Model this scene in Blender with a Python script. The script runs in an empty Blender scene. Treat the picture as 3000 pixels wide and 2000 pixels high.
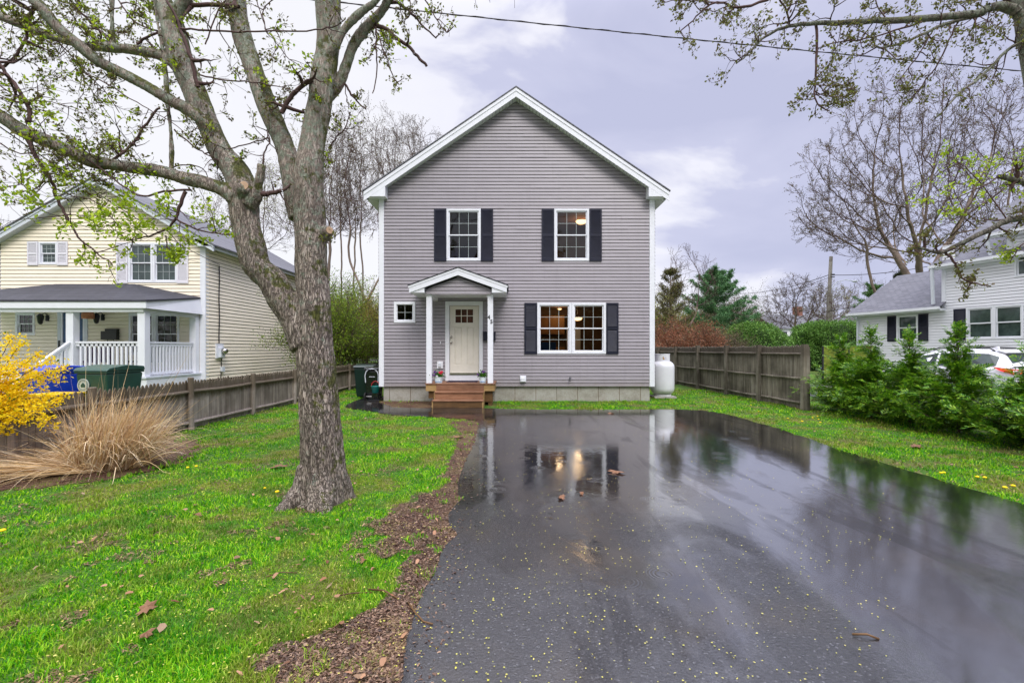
import bpy, math, random
import numpy as np
from mathutils import Vector, Matrix, noise as mnoise

# ------------------------------------------------------------------ camera, world, sun
scn = bpy.context.scene
F, CX, HY, CH = 1333.0, 1500.0, 1022.0, 1.57      # focal length in px of a 3000 px wide frame, principal column, horizon row, eye height
cam_d = bpy.data.cameras.new('camera'); cam = bpy.data.objects.new('camera', cam_d)
scn.collection.objects.link(cam); scn.camera = cam
cam.location = (0, 0, CH); cam.rotation_euler = (math.radians(90), 0, 0)
cam_d.sensor_width = 36.0; cam_d.lens = 36.0 * F / 3000.0; cam_d.shift_y = 22 / 3000.0
cam_d.clip_start = 0.05; cam_d.clip_end = 3000.0
SUN_EL, SUN_ROT = math.radians(48), math.radians(158)
world = bpy.data.worlds.new('World'); scn.world = world; world.use_nodes = True
wt = world.node_tree; wt.nodes.clear()
def wn(t, **kw):
    n = wt.nodes.new(t)
    for k, v in kw.items(): setattr(n, k, v)
    return n
sky = wn('ShaderNodeTexSky', sky_type='NISHITA', sun_disc=False, sun_elevation=SUN_EL, sun_rotation=SUN_ROT)
tc = wn('ShaderNodeTexCoord'); sep = wn('ShaderNodeSeparateXYZ'); wt.links.new(tc.outputs['Generated'], sep.inputs[0])
mp = wn('ShaderNodeMapping'); mp.inputs['Scale'].default_value = (1.0, 1.0, 2.2); mp.inputs['Location'].default_value = (0.35, 0.1, 0.2)
wt.links.new(tc.outputs['Generated'], mp.inputs[0])
nz = wn('ShaderNodeTexNoise'); nz.inputs['Scale'].default_value = 2.3; nz.inputs['Detail'].default_value = 6.0; nz.inputs['Roughness'].default_value = 0.5; nz.inputs['Distortion'].default_value = 0.4
wt.links.new(mp.outputs[0], nz.inputs['Vector'])
def wmath(op, a, b=None, clamp=False):
    n = wn('ShaderNodeMath', operation=op, use_clamp=clamp)
    for i, s in enumerate((a, b)):
        if s is None: continue
        if hasattr(s, 'is_linked'): wt.links.new(s, n.inputs[i])
        else: n.inputs[i].default_value = s
    return n.outputs[0]
# dark bank of cloud ahead to the right, brighter to the left
bank = wmath('MULTIPLY', sep.outputs['X'], 0.5)
hz_ = wn('ShaderNodeMapRange'); wt.links.new(sep.outputs['Z'], hz_.inputs[0]); hz_.inputs[1].default_value = 0.05; hz_.inputs[2].default_value = 0.42; hz_.inputs[3].default_value = 0.13; hz_.inputs[4].default_value = -0.02
dv = wmath('SUBTRACT', wmath('ADD', wmath('MULTIPLY', wmath('SUBTRACT', nz.outputs['Fac'], 0.5), 1.5), bank), hz_.outputs[0])
cr = wn('ShaderNodeValToRGB'); wt.links.new(wmath('ADD', dv, 0.5), cr.inputs[0])
cr.color_ramp.elements[0].position = 0.36; cr.color_ramp.elements[0].color = (0.95, 0.95, 1.0, 1)
cr.color_ramp.elements[1].position = 0.80; cr.color_ramp.elements[1].color = (0.55, 0.57, 0.77, 1)
e = cr.color_ramp.elements.new(0.52); e.color = (0.90, 0.90, 1.0, 1)
e = cr.color_ramp.elements.new(0.62); e.color = (0.62, 0.635, 0.83, 1)
# overcast sky: far brighter overhead than towards the horizon
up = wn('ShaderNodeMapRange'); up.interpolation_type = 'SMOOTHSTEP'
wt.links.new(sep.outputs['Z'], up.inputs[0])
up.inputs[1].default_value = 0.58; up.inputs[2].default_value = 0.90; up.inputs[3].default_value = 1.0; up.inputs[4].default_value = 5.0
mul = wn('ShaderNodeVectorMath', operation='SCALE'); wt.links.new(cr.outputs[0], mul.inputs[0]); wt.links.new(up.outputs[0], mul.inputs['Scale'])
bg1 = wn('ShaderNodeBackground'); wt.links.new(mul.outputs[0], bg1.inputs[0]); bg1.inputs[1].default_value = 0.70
bg2 = wn('ShaderNodeBackground'); wt.links.new(sky.outputs[0], bg2.inputs[0]); bg2.inputs[1].default_value = 0.06
mixw = wn('ShaderNodeMixShader'); mixw.inputs[0].default_value = 0.08
wo = wn('ShaderNodeOutputWorld')
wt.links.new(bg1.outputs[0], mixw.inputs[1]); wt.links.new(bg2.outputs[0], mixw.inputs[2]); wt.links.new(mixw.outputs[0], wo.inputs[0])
sun_d = bpy.data.lights.new('sun', 'SUN'); sun_d.energy = 1.5; sun_d.angle = math.radians(25); sun_d.color = (1.0, 0.96, 0.9)
sun = bpy.data.objects.new('sun', sun_d); scn.collection.objects.link(sun)
sd = Vector((math.sin(SUN_ROT) * math.cos(SUN_EL), math.cos(SUN_ROT) * math.cos(SUN_EL), math.sin(SUN_EL)))
sun.rotation_euler = sd.to_track_quat('Z', 'Y').to_euler()
scn.view_settings.view_transform = 'Standard'; scn.view_settings.look = 'None'; scn.view_settings.gamma = 1.0
scn.view_settings.use_curve_mapping = False; scn.view_settings.exposure = 0.6

# ------------------------------------------------------------------ helpers
COL = scn.collection
ORG = {}
rnd = random.Random(7); nr = np.random.default_rng(11)
def P3(px, py, Y): return ((px - CX) / F * Y, Y, CH + (HY - py) / F * Y)
def G2(px, py):
    Y = F * CH / (py - HY); return ((px - CX) / F * Y, Y)
def tag(o, label=None, cat=None, group=None, kind=None):
    if label: o['label'] = label
    if cat: o['category'] = cat
    if group: o['group'] = group
    if kind: o['kind'] = kind
    return o
def thing(name, label, cat, loc=(0, 0, 0), group=None, rot=(0, 0, 0)):
    o = bpy.data.objects.new(name, None); COL.objects.link(o); o.location = loc; o.rotation_euler = rot
    o.empty_display_size = 0.2
    ORG[o.name] = (tuple(loc), rot != (0, 0, 0))
    return tag(o, label, cat, group)
def finish(name, me, mat, parent, smooth=False, bevel=0.0):
    if mat is not None:
        for m in (mat if isinstance(mat, (list, tuple)) else [mat]): me.materials.append(m)
    if smooth: me.polygons.foreach_set('use_smooth', [True] * len(me.polygons))
    o = bpy.data.objects.new(name, me); COL.objects.link(o)
    if parent is not None:
        o.parent = parent; ORG[o.name] = ORG.get(parent.name, ((0, 0, 0), False))
    if bevel:
        b = o.modifiers.new('bevel', 'BEVEL'); b.width = bevel; b.segments = 2; b.limit_method = 'ANGLE'
    return o
class MB:
    def __init__(s): s.v = []; s.f = []
    def add(s, vs, fs):
        n = len(s.v); s.v.extend([tuple(p) for p in vs]); s.f.extend([tuple(i + n for i in f) for f in fs]); return s
    def box(s, x0, x1, y0, y1, z0, z1):
        return s.add([(x0,y0,z0),(x1,y0,z0),(x1,y1,z0),(x0,y1,z0),(x0,y0,z1),(x1,y0,z1),(x1,y1,z1),(x0,y1,z1)],
                     [(0,3,2,1),(4,5,6,7),(0,1,5,4),(1,2,6,5),(2,3,7,6),(3,0,4,7)])
    def bar(s, a, b, w, h, up=(0, 0, 1)):
        a = Vector(a); b = Vector(b); d = (b - a).normalized(); u = Vector(up)
        if abs(d.dot(u)) > 0.99: u = Vector((0, 1, 0))
        sx = d.cross(u).normalized() * w / 2; sz = sx.cross(d).normalized() * h / 2
        vs = [a-sx-sz, a+sx-sz, a+sx+sz, a-sx+sz, b-sx-sz, b+sx-sz, b+sx+sz, b-sx+sz]
        return s.add(vs, [(0,1,2,3),(7,6,5,4),(0,4,5,1),(1,5,6,2),(2,6,7,3),(3,7,4,0)])
    def prism(s, poly, axis, a, b):
        n = len(poly)
        f = {'y': lambda p, t: (p[0], t, p[1]), 'x': lambda p, t: (t, p[0], p[1]), 'z': lambda p, t: (p[0], p[1], t)}[axis]
        return s.add([f(p, a) for p in poly] + [f(p, b) for p in poly],
                     [tuple(range(n)), tuple(range(2*n-1, n-1, -1))] + [(i, i+n, (i+1) % n + n, (i+1) % n) for i in range(n)])
    def tube(s, pts, rad, n=8, cap=True):
        pts = [Vector(p) for p in pts]
        if not isinstance(rad, (list, tuple)): rad = [rad] * len(pts)
        rings = []; prev = None
        for i, p in enumerate(pts):
            d = (pts[min(i+1, len(pts)-1)] - pts[max(i-1, 0)])
            d = d.normalized() if d.length > 1e-9 else Vector((0, 0, 1))
            if prev is None:
                r = d.cross(Vector((0, 0, 1)))
                if r.length < 0.05: r = d.cross(Vector((1, 0, 0)))
            else: r = prev - d * prev.dot(d)
            r.normalize(); prev = r; t = d.cross(r)
            rings.append([p + (r * math.cos(2*math.pi*k/n) + t * math.sin(2*math.pi*k/n)) * rad[i] for k in range(n)])
        vs = [v for ring in rings for v in ring]; fs = []
        for i in range(len(rings)-1):
            for k in range(n):
                fs.append((i*n+k, i*n+(k+1) % n, (i+1)*n+(k+1) % n, (i+1)*n+k))
        if cap: fs += [tuple(range(n-1, -1, -1)), tuple(range((len(rings)-1)*n, len(rings)*n))]
        return s.add(vs, fs)
    def lathe(s, prof, c=(0, 0, 0), n=24):
        vs = []; fs = []
        for r, z in prof:
            for k in range(n): vs.append((c[0] + r*math.cos(2*math.pi*k/n), c[1] + r*math.sin(2*math.pi*k/n), c[2] + z))
        for i in range(len(prof)-1):
            for k in range(n): fs.append((i*n+k, i*n+(k+1) % n, (i+1)*n+(k+1) % n, (i+1)*n+k))
        fs += [tuple(range(n-1, -1, -1)), tuple(range((len(prof)-1)*n, len(prof)*n))]
        return s.add(vs, fs)
    def disc(s, c, r, nrm, n=16, t=0.004):
        nv = Vector(nrm).normalized(); return s.tube([Vector(c), Vector(c) + nv*t], r, n)
    def ball(s, c, r, n=10, m=6, sc=(1, 1, 1)):
        vs = []; fs = []
        for i in range(m+1):
            a = math.pi*i/m
            for k in range(n):
                b = 2*math.pi*k/n
                vs.append((c[0]+r*sc[0]*math.sin(a)*math.cos(b), c[1]+r*sc[1]*math.sin(a)*math.sin(b), c[2]+r*sc[2]*math.cos(a)))
        for i in range(m):
            for k in range(n): fs.append((i*n+k, (i+1)*n+k, (i+1)*n+(k+1) % n, i*n+(k+1) % n))
        return s.add(vs, fs)
    def build(s, name, mat, parent=None, smooth=False, bevel=0.0):
        off = (0, 0, 0)
        if parent is not None and parent.name in ORG and not ORG[parent.name][1]: off = ORG[parent.name][0]
        me = bpy.data.meshes.new(name)
        me.from_pydata([(x-off[0], y-off[1], z-off[2]) for x, y, z in s.v], [], s.f); me.update()
        return finish(name, me, mat, parent, smooth, bevel)
def npmesh(name, V, faces, mat, parent=None, smooth=False):
    """faces: list of integer arrays (M,k)"""
    V = np.asarray(V, dtype=np.float64).reshape(-1, 3)
    if parent is not None and parent.name in ORG and not ORG[parent.name][1]: V = V - np.array(ORG[parent.name][0])
    me = bpy.data.meshes.new(name)
    faces = [f for f in faces if len(f)]
    loops = np.concatenate([f.ravel() for f in faces]); tot = np.concatenate([np.full(len(f), f.shape[1]) for f in faces])
    me.vertices.add(len(V)); me.vertices.foreach_set('co', V.ravel().astype(np.float32))
    me.loops.add(len(loops)); me.loops.foreach_set('vertex_index', loops.astype(np.int32))
    me.polygons.add(len(tot)); me.polygons.foreach_set('loop_start', np.concatenate([[0], np.cumsum(tot)[:-1]]).astype(np.int32))
    try: me.polygons.foreach_set('loop_total', tot.astype(np.int32))
    except Exception: pass
    me.update(calc_edges=True); me.validate()
    return finish(name, me, mat, parent, smooth)
def unit(a): return a / np.maximum(np.linalg.norm(a, axis=-1, keepdims=True), 1e-9)
def seg_arrays(S, n=4):
    S = np.asarray(S, dtype=float).reshape(-1, 8); p0, r0, p1, r1 = S[:, :3], S[:, 3], S[:, 4:7], S[:, 7]
    d = unit(p1 - p0); ref = np.where(np.abs(d[:, 2:3]) > 0.9, np.array([[1., 0, 0]]), np.array([[0., 0, 1]]))
    a = unit(np.cross(d, ref)); b = np.cross(d, a)
    ang = np.arange(n) * 2*np.pi/n; c, s = np.cos(ang), np.sin(ang)
    ring = a[:, None, :]*c[None, :, None] + b[:, None, :]*s[None, :, None]
    V = np.concatenate([p0[:, None]+ring*r0[:, None, None], p1[:, None]+ring*r1[:, None, None]], axis=1).reshape(-1, 3)
    base = (np.arange(len(S))*2*n)[:, None]; k = np.arange(n); k2 = (k+1) % n
    q = np.stack([k, k2, k2+n, k+n], axis=-1)[None] + base[:, :, None]
    return V, q.reshape(-1, 4)
def leaf_arrays(C, size, up=None, aspect=0.6, jitter=1.0, rng=nr):
    """one bent diamond leaf per centre: 4 verts, 2 triangles"""
    C = np.asarray(C, dtype=float).reshape(-1, 3); n = len(C)
    d = rng.normal(size=(n, 3))
    if up is not None: d = d*jitter + np.asarray(up)
    d = unit(d); e = unit(np.cross(d, rng.normal(size=(n, 3)))); w = np.cross(d, e)
    s = (size * rng.uniform(0.6, 1.35, size=n))[:, None]
    V = np.stack([C, C + d*s*0.55 + e*s*aspect*0.5 + w*s*0.12, C + d*s, C + d*s*0.55 - e*s*aspect*0.5 + w*s*0.12], axis=1).reshape(-1, 3)
    b = (np.arange(n)*4)[:, None]
    T = np.concatenate([b + np.array([[0, 1, 2]]), b + np.array([[0, 2, 3]])], axis=0)
    return V, T
def inpoly(x, y, poly):
    x = np.asarray(x); y = np.asarray(y); r = np.zeros(x.shape, bool); n = len(poly)
    for i in range(n):
        x0, y0 = poly[i]; x1, y1 = poly[(i+1) % n]
        if y0 == y1: continue
        c = ((y0 > y) != (y1 > y)) & (x < (x1-x0)*(y-y0)/(y1-y0)+x0)
        r ^= c
    return r

# ------------------------------------------------------------------ materials
class NT:
    def __init__(s, name):
        s.m = bpy.data.materials.new(name); s.m.use_nodes = True; s.t = s.m.node_tree; s.t.nodes.clear()
        s.out = s.t.nodes.new('ShaderNodeOutputMaterial'); s._co = {}
    def n(s, typ, ins=None, **pr):
        nd = s.t.nodes.new('ShaderNode' + typ)
        for k, v in pr.items(): setattr(nd, k, v)
        for k, v in (ins or {}).items(): s.put(nd.inputs[k], v)
        return nd
    def put(s, sock, v):
        if hasattr(v, 'is_output'): s.t.links.new(v, sock)
        else:
            if isinstance(v, tuple) and len(v) == 3 and sock.type == 'RGBA': v = v + (1,)
            sock.default_value = v
    def co(s, scale=(1, 1, 1), which='Object', loc=(0, 0, 0), rot=(0, 0, 0)):
        t = s.n('TexCoord'); mpn = s.n('Mapping', {'Scale': scale, 'Location': loc, 'Rotation': rot}); s.t.links.new(t.outputs[which], mpn.inputs[0]); return mpn.outputs[0]
    def noise(s, scale, detail=3, rough=0.5, vec=None, dist=0.0):
        ins = {'Scale': scale, 'Detail': float(detail), 'Roughness': rough, 'Distortion': dist}
        nd = s.n('TexNoise', ins); s.put(nd.inputs['Vector'], vec if vec is not None else s.co()); return nd.outputs['Fac']
    def ramp(s, fac, stops, interp='LINEAR'):
        nd = s.n('ValToRGB'); s.put(nd.inputs[0], fac); cr = nd.color_ramp; cr.interpolation = interp
        while len(cr.elements) < len(stops): cr.elements.new(0.5)
        for el, (p, c) in zip(cr.elements, stops):
            el.position = p; el.color = (c, c, c, 1) if isinstance(c, (int, float)) else tuple(c) + (1,)
        return nd.outputs[0]
    def mix(s, fac, a, b, mode='MIX'):
        nd = s.n('Mix', data_type='RGBA', blend_type=mode); s.put(nd.inputs['Factor'], fac); s.put(nd.inputs['A'], a); s.put(nd.inputs['B'], b); return nd.outputs['Result']
    def math(s, op, a, b=0.0, clamp=False):
        nd = s.n('Math', operation=op, use_clamp=clamp); s.put(nd.inputs[0], a); s.put(nd.inputs[1], b); return nd.outputs[0]
    def bump(s, h, strength=0.3, dist=0.01, normal=None):
        nd = s.n('Bump', {'Strength': strength, 'Distance': dist, 'Height': h})
        if normal is not None: s.put(nd.inputs['Normal'], normal)
        return nd.outputs[0]
    def pr(s, base, rough=0.5, spec=0.5, normal=None, **kw):
        nd = s.n('BsdfPrincipled', {'Base Color': base, 'Roughness': rough, 'Specular IOR Level': spec})
        if normal is not None: s.put(nd.inputs['Normal'], normal)
        for k, v in kw.items(): s.put(nd.inputs[k.replace('_', ' ')], v)
        s.t.links.new(nd.outputs[0], s.out.inputs[0]); return s.m
def simple(name, c, rough=0.5, spec=0.5, var=0.12, scale=6.0, bump=0.0, stretch=(1, 1, 1), **kw):
    t = NT(name); v = t.co(stretch); f = t.noise(scale, 4, 0.6, v)
    d = tuple(x*(1-var) for x in c); l = tuple(min(1, x*(1+var)) for x in c)
    col = t.ramp(f, [(0.3, d), (0.7, l)])
    nm = t.bump(t.noise(scale*12, 3, 0.6, v), bump, 0.004) if bump else None
    return t.pr(col, rough, spec, nm, **kw)
MT = {}
MT['siding_grey'] = simple('grey vinyl siding', (0.30, 0.275, 0.298), 0.42, 0.4, 0.08, 1.3, 0.12, (1, 1, 6))
def streaked(name, c):
    t = NT(name); base = t.ramp(t.noise(1.3, 4, 0.6, t.co((1, 1, 6))), [(0.3, tuple(x*0.93 for x in c)), (0.7, tuple(x*1.07 for x in c))])
    st = t.noise(1.0, 5, 0.65, t.co((7, 7, 0.45))); col = t.mix(t.ramp(st, [(0.52, 0.0), (0.74, 0.35)]), base, tuple(x*0.66 for x in c))
    sx = t.n('SeparateXYZ'); t.put(sx.inputs[0], t.n('TexCoord').outputs['Object']); zz = t.math('ADD', sx.outputs['Z'], t.math('MULTIPLY', t.noise(5, 5, 0.7), 0.6))
    col = t.mix(t.ramp(zz, [(0.72, 0.40), (1.0, 0.0)]), col, (0.16, 0.125, 0.09))
    return t.pr(col, 0.42, 0.4, t.bump(t.noise(2.2, 3, 0.5, t.co((1, 1, 2))), 0.25, 0.012))
MT['siding_grey'] = streaked('grey vinyl siding with rain streaks', (0.30, 0.275, 0.298))
MT['siding_cream'] = simple('cream vinyl siding', (0.88, 0.79, 0.63), 0.45, 0.4, 0.05, 1.1, 0.1, (1, 1, 6))
MT['siding_white'] = simple('white clapboard', (0.76, 0.76, 0.80), 0.5, 0.35, 0.05, 1.1, 0.1, (1, 1, 6))
MT['white'] = simple('white trim paint', (0.74, 0.75, 0.79), 0.4, 0.45, 0.04, 3.0, 0.05)
MT['greywhite'] = simple('pale grey trim', (0.60, 0.63, 0.68), 0.45, 0.4, 0.06, 3.0, 0.05)
MT['muntin'] = simple('grille between the panes', (0.40, 0.44, 0.43), 0.5, 0.3, 0.05, 3.0)
MT['soffit'] = simple('vented soffit', (0.62, 0.65, 0.62), 0.5, 0.3, 0.08, 3.0)
MT['navy'] = simple('black-blue shutter plastic', (0.009, 0.010, 0.024), 0.40, 0.45, 0.25, 4.0)
MT['shutter_white'] = simple('white shutter', (0.72, 0.70, 0.74), 0.45, 0.4, 0.04, 4.0)
MT['door'] = simple('ivory door paint', (0.70, 0.655, 0.57), 0.45, 0.4, 0.05, 4.0, 0.05)
MT['metal'] = simple('satin nickel', (0.55, 0.53, 0.5), 0.28, 0.5, 0.1, 8, Metallic=1.0)
MT['dark'] = simple('black plastic', (0.012, 0.012, 0.014), 0.35, 0.5, 0.2, 8)
MT['tank'] = simple('white tank enamel', (0.74, 0.74, 0.77), 0.3, 0.5, 0.05, 2.5, 0.05)
MT['rubber'] = simple('rubber', (0.02, 0.02, 0.02), 0.7, 0.3, 0.2, 10)
MT['cable'] = simple('cable', (0.03, 0.025, 0.03), 0.5, 0.4, 0.2, 10)
def shingles(name, c, s=1.0):
    t = NT(name); v = t.co()
    br = t.n('TexBrick', {'Scale': 1.0, 'Color1': tuple(x*0.75 for x in c)+(1,), 'Color2': tuple(x*1.3 for x in c)+(1,), 'Mortar': tuple(x*0.35 for x in c)+(1,), 'Mortar Size': 0.012,
                          'Brick Width': 0.30*s, 'Row Height': 0.125*s}); br.offset = 0.5
    return t, br
def shingle_mat(name, c, uvec='XZ'):
    t, br = shingles(name, c); o = t.n('TexCoord'); sx = t.n('SeparateXYZ'); t.put(sx.inputs[0], o.outputs['Object'])
    cb = t.n('CombineXYZ'); a, b = {'XZ': ('X', 'Z'), 'YZ': ('Y', 'Z')}[uvec]
    t.put(cb.inputs[0], sx.outputs[a]); t.put(cb.inputs[1], t.math('MULTIPLY', sx.outputs[b], 1.6)); t.put(br.inputs['Vector'], cb.outputs[0])
    g = t.noise(90, 3, 0.6); col = t.mix(0.35, br.outputs[0], t.ramp(g, [(0.3, tuple(x*0.5 for x in c)), (0.7, tuple(min(1, x*1.8) for x in c))]))
    return t.pr(col, 0.75, 0.3, t.bump(br.outputs['Fac'], 0.5, -0.01))
MT['shingle_x'] = shingle_mat('grey shingles seen from the front', (0.13, 0.13, 0.145), 'XZ')
MT['shingle_y'] = shingle_mat('grey shingles seen from the side', (0.13, 0.13, 0.15), 'YZ')
MT['shingle_dark'] = shingle_mat('dark porch shingles', (0.045, 0.045, 0.055), 'XZ')
def concrete():
    t = NT('foundation concrete'); f = t.noise(3.0, 6, 0.65); g = t.noise(30, 4, 0.7)
    col = t.ramp(f, [(0.3, (0.24, 0.22, 0.17)), (0.5, (0.36, 0.34, 0.29)), (0.7, (0.43, 0.42, 0.38))])
    col = t.mix(0.3, col, t.ramp(g, [(0.35, (0.2, 0.19, 0.16)), (0.65, (0.5, 0.48, 0.44))]))
    return t.pr(col, 0.8, 0.3, t.bump(g, 0.3, 0.01))
MT['concrete'] = concrete()
def wood(name, c1, c2, c3, scale=(3, 3, 40), rough=0.6, spec=0.4, top=None, big=1.2):
    t = NT(name); v = t.co(scale); f = t.noise(1.0, 6, 0.65, v, 0.4); g = t.noise(big, 4, 0.6)
    col = t.ramp(f, [(0.28, c1), (0.5, c2), (0.72, c3)])
    col = t.mix(t.ramp(g, [(0.42, 0.0), (0.66, 0.65)]), col, tuple(x*0.55 for x in c1))
    isl = t.n('NewGeometry').outputs['Random Per Island']
    col = t.mix(1.0, col, t.ramp(isl, [(0.0, 0.72), (1.0, 1.12)]), 'MULTIPLY')
    if top: # weathered, algae-dark band near the top of the boards
        sx = t.n('SeparateXYZ'); t.put(sx.inputs[0], t.n('TexCoord').outputs['Object'])
        zz = t.math('ADD', sx.outputs['Z'], t.math('MULTIPLY', t.noise(9, 3), 0.25))
        col = t.mix(t.ramp(t.math('MULTIPLY', t.math('SUBTRACT', zz, top[0]), 1/(top[1]-top[0]), True), [(0.0, 0.0), (1.0, 0.75)]), col, top[2])
    return t.pr(col, rough, spec, t.bump(f, 0.35, 0.006))
MT['deck'] = wood('reddish deck boards', (0.17, 0.075, 0.035), (0.27, 0.13, 0.07), (0.36, 0.19, 0.11), (4, 4, 55))
MT['lumber'] = wood('pale pressure treated lumber', (0.26, 0.15, 0.05), (0.38, 0.24, 0.09), (0.46, 0.30, 0.14), (4, 4, 45))
MT['lumber_dark'] = wood('dark wet lumber', (0.07, 0.035, 0.012), (0.13, 0.065, 0.02), (0.19, 0.10, 0.035), (4, 4, 45))
MT['fence'] = wood('weathered grey-brown fence boards', (0.20, 0.16, 0.125), (0.33, 0.28, 0.235), (0.46, 0.41, 0.36), (30, 30, 1.6), 0.75, 0.25, (0.66, 0.80, (0.08, 0.058, 0.03)))
MT['fence_tall'] = wood('weathered dark fence boards', (0.10, 0.085, 0.06), (0.23, 0.20, 0.155), (0.40, 0.37, 0.31), (30, 30, 1.2), 0.75, 0.25, (1.35, 1.62, (0.07, 0.055, 0.04)), 1.6)
MT['pole'] = wood('grey utility pole wood', (0.22, 0.19, 0.16), (0.33, 0.30, 0.27), (0.42, 0.40, 0.37), (10, 10, 0.6), 0.8, 0.2)
def bark(name, dark, mid, light, lichen=0.5, moss=0.5, sc=1.0):
    t = NT(name)
    v = t.co((14*sc, 14*sc, 2.6*sc)); f = t.noise(2.6, 8, 0.75, v, 0.6)
    wv = t.n('VectorMath', {1: (0.25, 0.25, 0.25)}, operation='MULTIPLY_ADD'); nf = t.n('TexNoise', {'Scale': 2.0, 'Detail': 4.0}); t.put(nf.inputs['Vector'], v); t.put(wv.inputs[0], nf.outputs['Color']); wv.inputs[1].default_value = (1.3, 1.3, 1.3); t.put(wv.inputs[2], v)
    vo = t.n('TexVoronoi', {'Scale': 2.3}, feature='DISTANCE_TO_EDGE'); t.put(vo.inputs['Vector'], wv.outputs[0]); vo.inputs['Scale'].default_value = 3.1
    crack = t.ramp(vo.outputs['Distance'], [(0.0, 0.0), (0.16, 1.0)])
    big = t.noise(2.2*sc, 5, 0.6)
    col = t.ramp(f, [(0.34, dark), (0.47, mid), (0.62, light)])
    col = t.mix(t.ramp(big, [(0.38, 0.45), (0.62, 0.0)]), col, dark)
    sx = t.n('SeparateXYZ'); t.put(sx.inputs[0], t.n('TexCoord').outputs['Object'])
    hi = t.math('MULTIPLY', t.math('SUBTRACT', sx.outputs['Z'], 1.6), 0.40, True)
    col = t.mix(t.math('MULTIPLY', t.math('SUBTRACT', 1.0, crack), t.math('SUBTRACT', 0.9, t.math('MULTIPLY', hi, 0.55))), col, tuple(x*0.6 for x in dark))
    ln = t.noise(13*sc, 7, 0.75, t.co(loc=(3, 1, 5)))
    lf = t.ramp(t.math('ADD', ln, t.math('MULTIPLY', hi, 0.12)), [(0.58, 0.0), (0.66, lichen)])
    col = t.mix(lf, col, t.ramp(t.noise(34, 4), [(0.3, (0.15, 0.18, 0.12)), (0.7, (0.36, 0.40, 0.32))]))
    mn = t.noise(3.4*sc, 7, 0.75, t.co(loc=(9, 4, 2)))
    nrm = t.n('SeparateXYZ'); t.put(nrm.inputs[0], t.n('NewGeometry').outputs['Normal'])
    side = t.math('MULTIPLY', t.math('ADD', nrm.outputs['X'], t.math('MULTIPLY', nrm.outputs['Z'], 1.2)), 0.09)
    mf = t.ramp(t.math('ADD', t.math('ADD', mn, side), t.math('MULTIPLY', hi, 0.03)), [(0.60, 0.0), (0.66, moss)])
    col = t.mix(mf, col, t.ramp(t.noise(25), [(0.3, (0.035, 0.04, 0.005)), (0.7, (0.12, 0.13, 0.015))]))
    h = t.math('ADD', t.math('MULTIPLY', crack, t.math('SUBTRACT', 1.0, t.math('MULTIPLY', hi, 0.7))), t.math('MULTIPLY', f, 0.8))
    return t.pr(col, 0.8, 0.25, t.bump(h, 0.9, 0.022))
MT['bark'] = bark('grey furrowed maple bark with lichen', (0.115, 0.088, 0.070), (0.34, 0.275, 0.225), (0.56, 0.48, 0.41), 0.85, 0.9)
MT['bark2'] = bark('mossy bark of a side tree', (0.05, 0.04, 0.03), (0.16, 0.14, 0.11), (0.30, 0.27, 0.22), 0.6, 0.8)
MT['bark_far'] = simple('far tree bark', (0.20, 0.155, 0.125), 0.9, 0.1, 0.3, 2.0)
MT['twig'] = simple('thin twig bark', (0.085, 0.05, 0.045), 0.8, 0.2, 0.3, 3.0)
MT['twig_far'] = simple('far twigs', (0.105, 0.072, 0.066), 0.9, 0.1, 0.3, 1.0)
MT['cut'] = simple('fresh sawn wood', (0.46, 0.31, 0.20), 0.7, 0.2, 0.15, 20)
def leafmat(name, cols, rough=0.55, spec=0.25, patch=None, trans=0.3, pscale=1.5):
    t = NT(name); isl = t.n('NewGeometry').outputs['Random Per Island']
    n = len(cols); col = t.ramp(isl, [(i/max(1, n-1), c) for i, c in enumerate(cols)])
    if patch:
        pf = t.noise(pscale, 5, 0.6); col = t.mix(t.ramp(pf, [(0.40, 0.0), (0.62, 0.85)]), col, patch)
    p = t.n('BsdfPrincipled', {'Base Color': col, 'Roughness': rough, 'Specular IOR Level': spec})
    tr = t.n('BsdfTranslucent', {'Color': col}); mx = t.n('MixShader', {0: trans}); t.t.links.new(p.outputs[0], mx.inputs[1]); t.t.links.new(tr.outputs[0], mx.inputs[2])
    t.t.links.new(mx.outputs[0], t.out.inputs[0]); return t.m
MT['leaf_young'] = leafmat('young maple leaves', [(0.38, 0.52, 0.02), (0.24, 0.38, 0.02), (0.55, 0.68, 0.03), (0.20, 0.24, 0.03)], trans=0.4)
MT['leaf_olive'] = leafmat('opening olive buds', [(0.10, 0.11, 0.025), (0.16, 0.17, 0.04), (0.12, 0.075, 0.04), (0.24, 0.28, 0.04)], trans=0.3)
MT['bud_far'] = leafmat('far buds', [(0.13, 0.085, 0.06), (0.15, 0.14, 0.05), (0.10, 0.07, 0.065)], trans=0.2)
MT['leaf_spring'] = leafmat('spring shrub leaves', [(0.10, 0.20, 0.012), (0.22, 0.33, 0.02), (0.06, 0.12, 0.01), (0.30, 0.36, 0.03)], trans=0.3)
MT['leaf_yellowgreen'] = leafmat('yellow green far foliage', [(0.26, 0.28, 0.05), (0.34, 0.36, 0.08), (0.18, 0.20, 0.05)], trans=0.3)
MT['leaf_red'] = leafmat('rusty shrub leaves', [(0.26, 0.08, 0.04), (0.36, 0.14, 0.07), (0.20, 0.10, 0.06), (0.28, 0.19, 0.10)], trans=0.3)
MT['leaf_hedge'] = leafmat('clipped hedge leaves', [(0.06, 0.15, 0.03), (0.12, 0.25, 0.04), (0.20, 0.36, 0.07), (0.04, 0.10, 0.02)], trans=0.2)
MT['hedge_core'] = simple('hedge core', (0.02, 0.035, 0.012), 0.9, 0.1, 0.3, 5)
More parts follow.
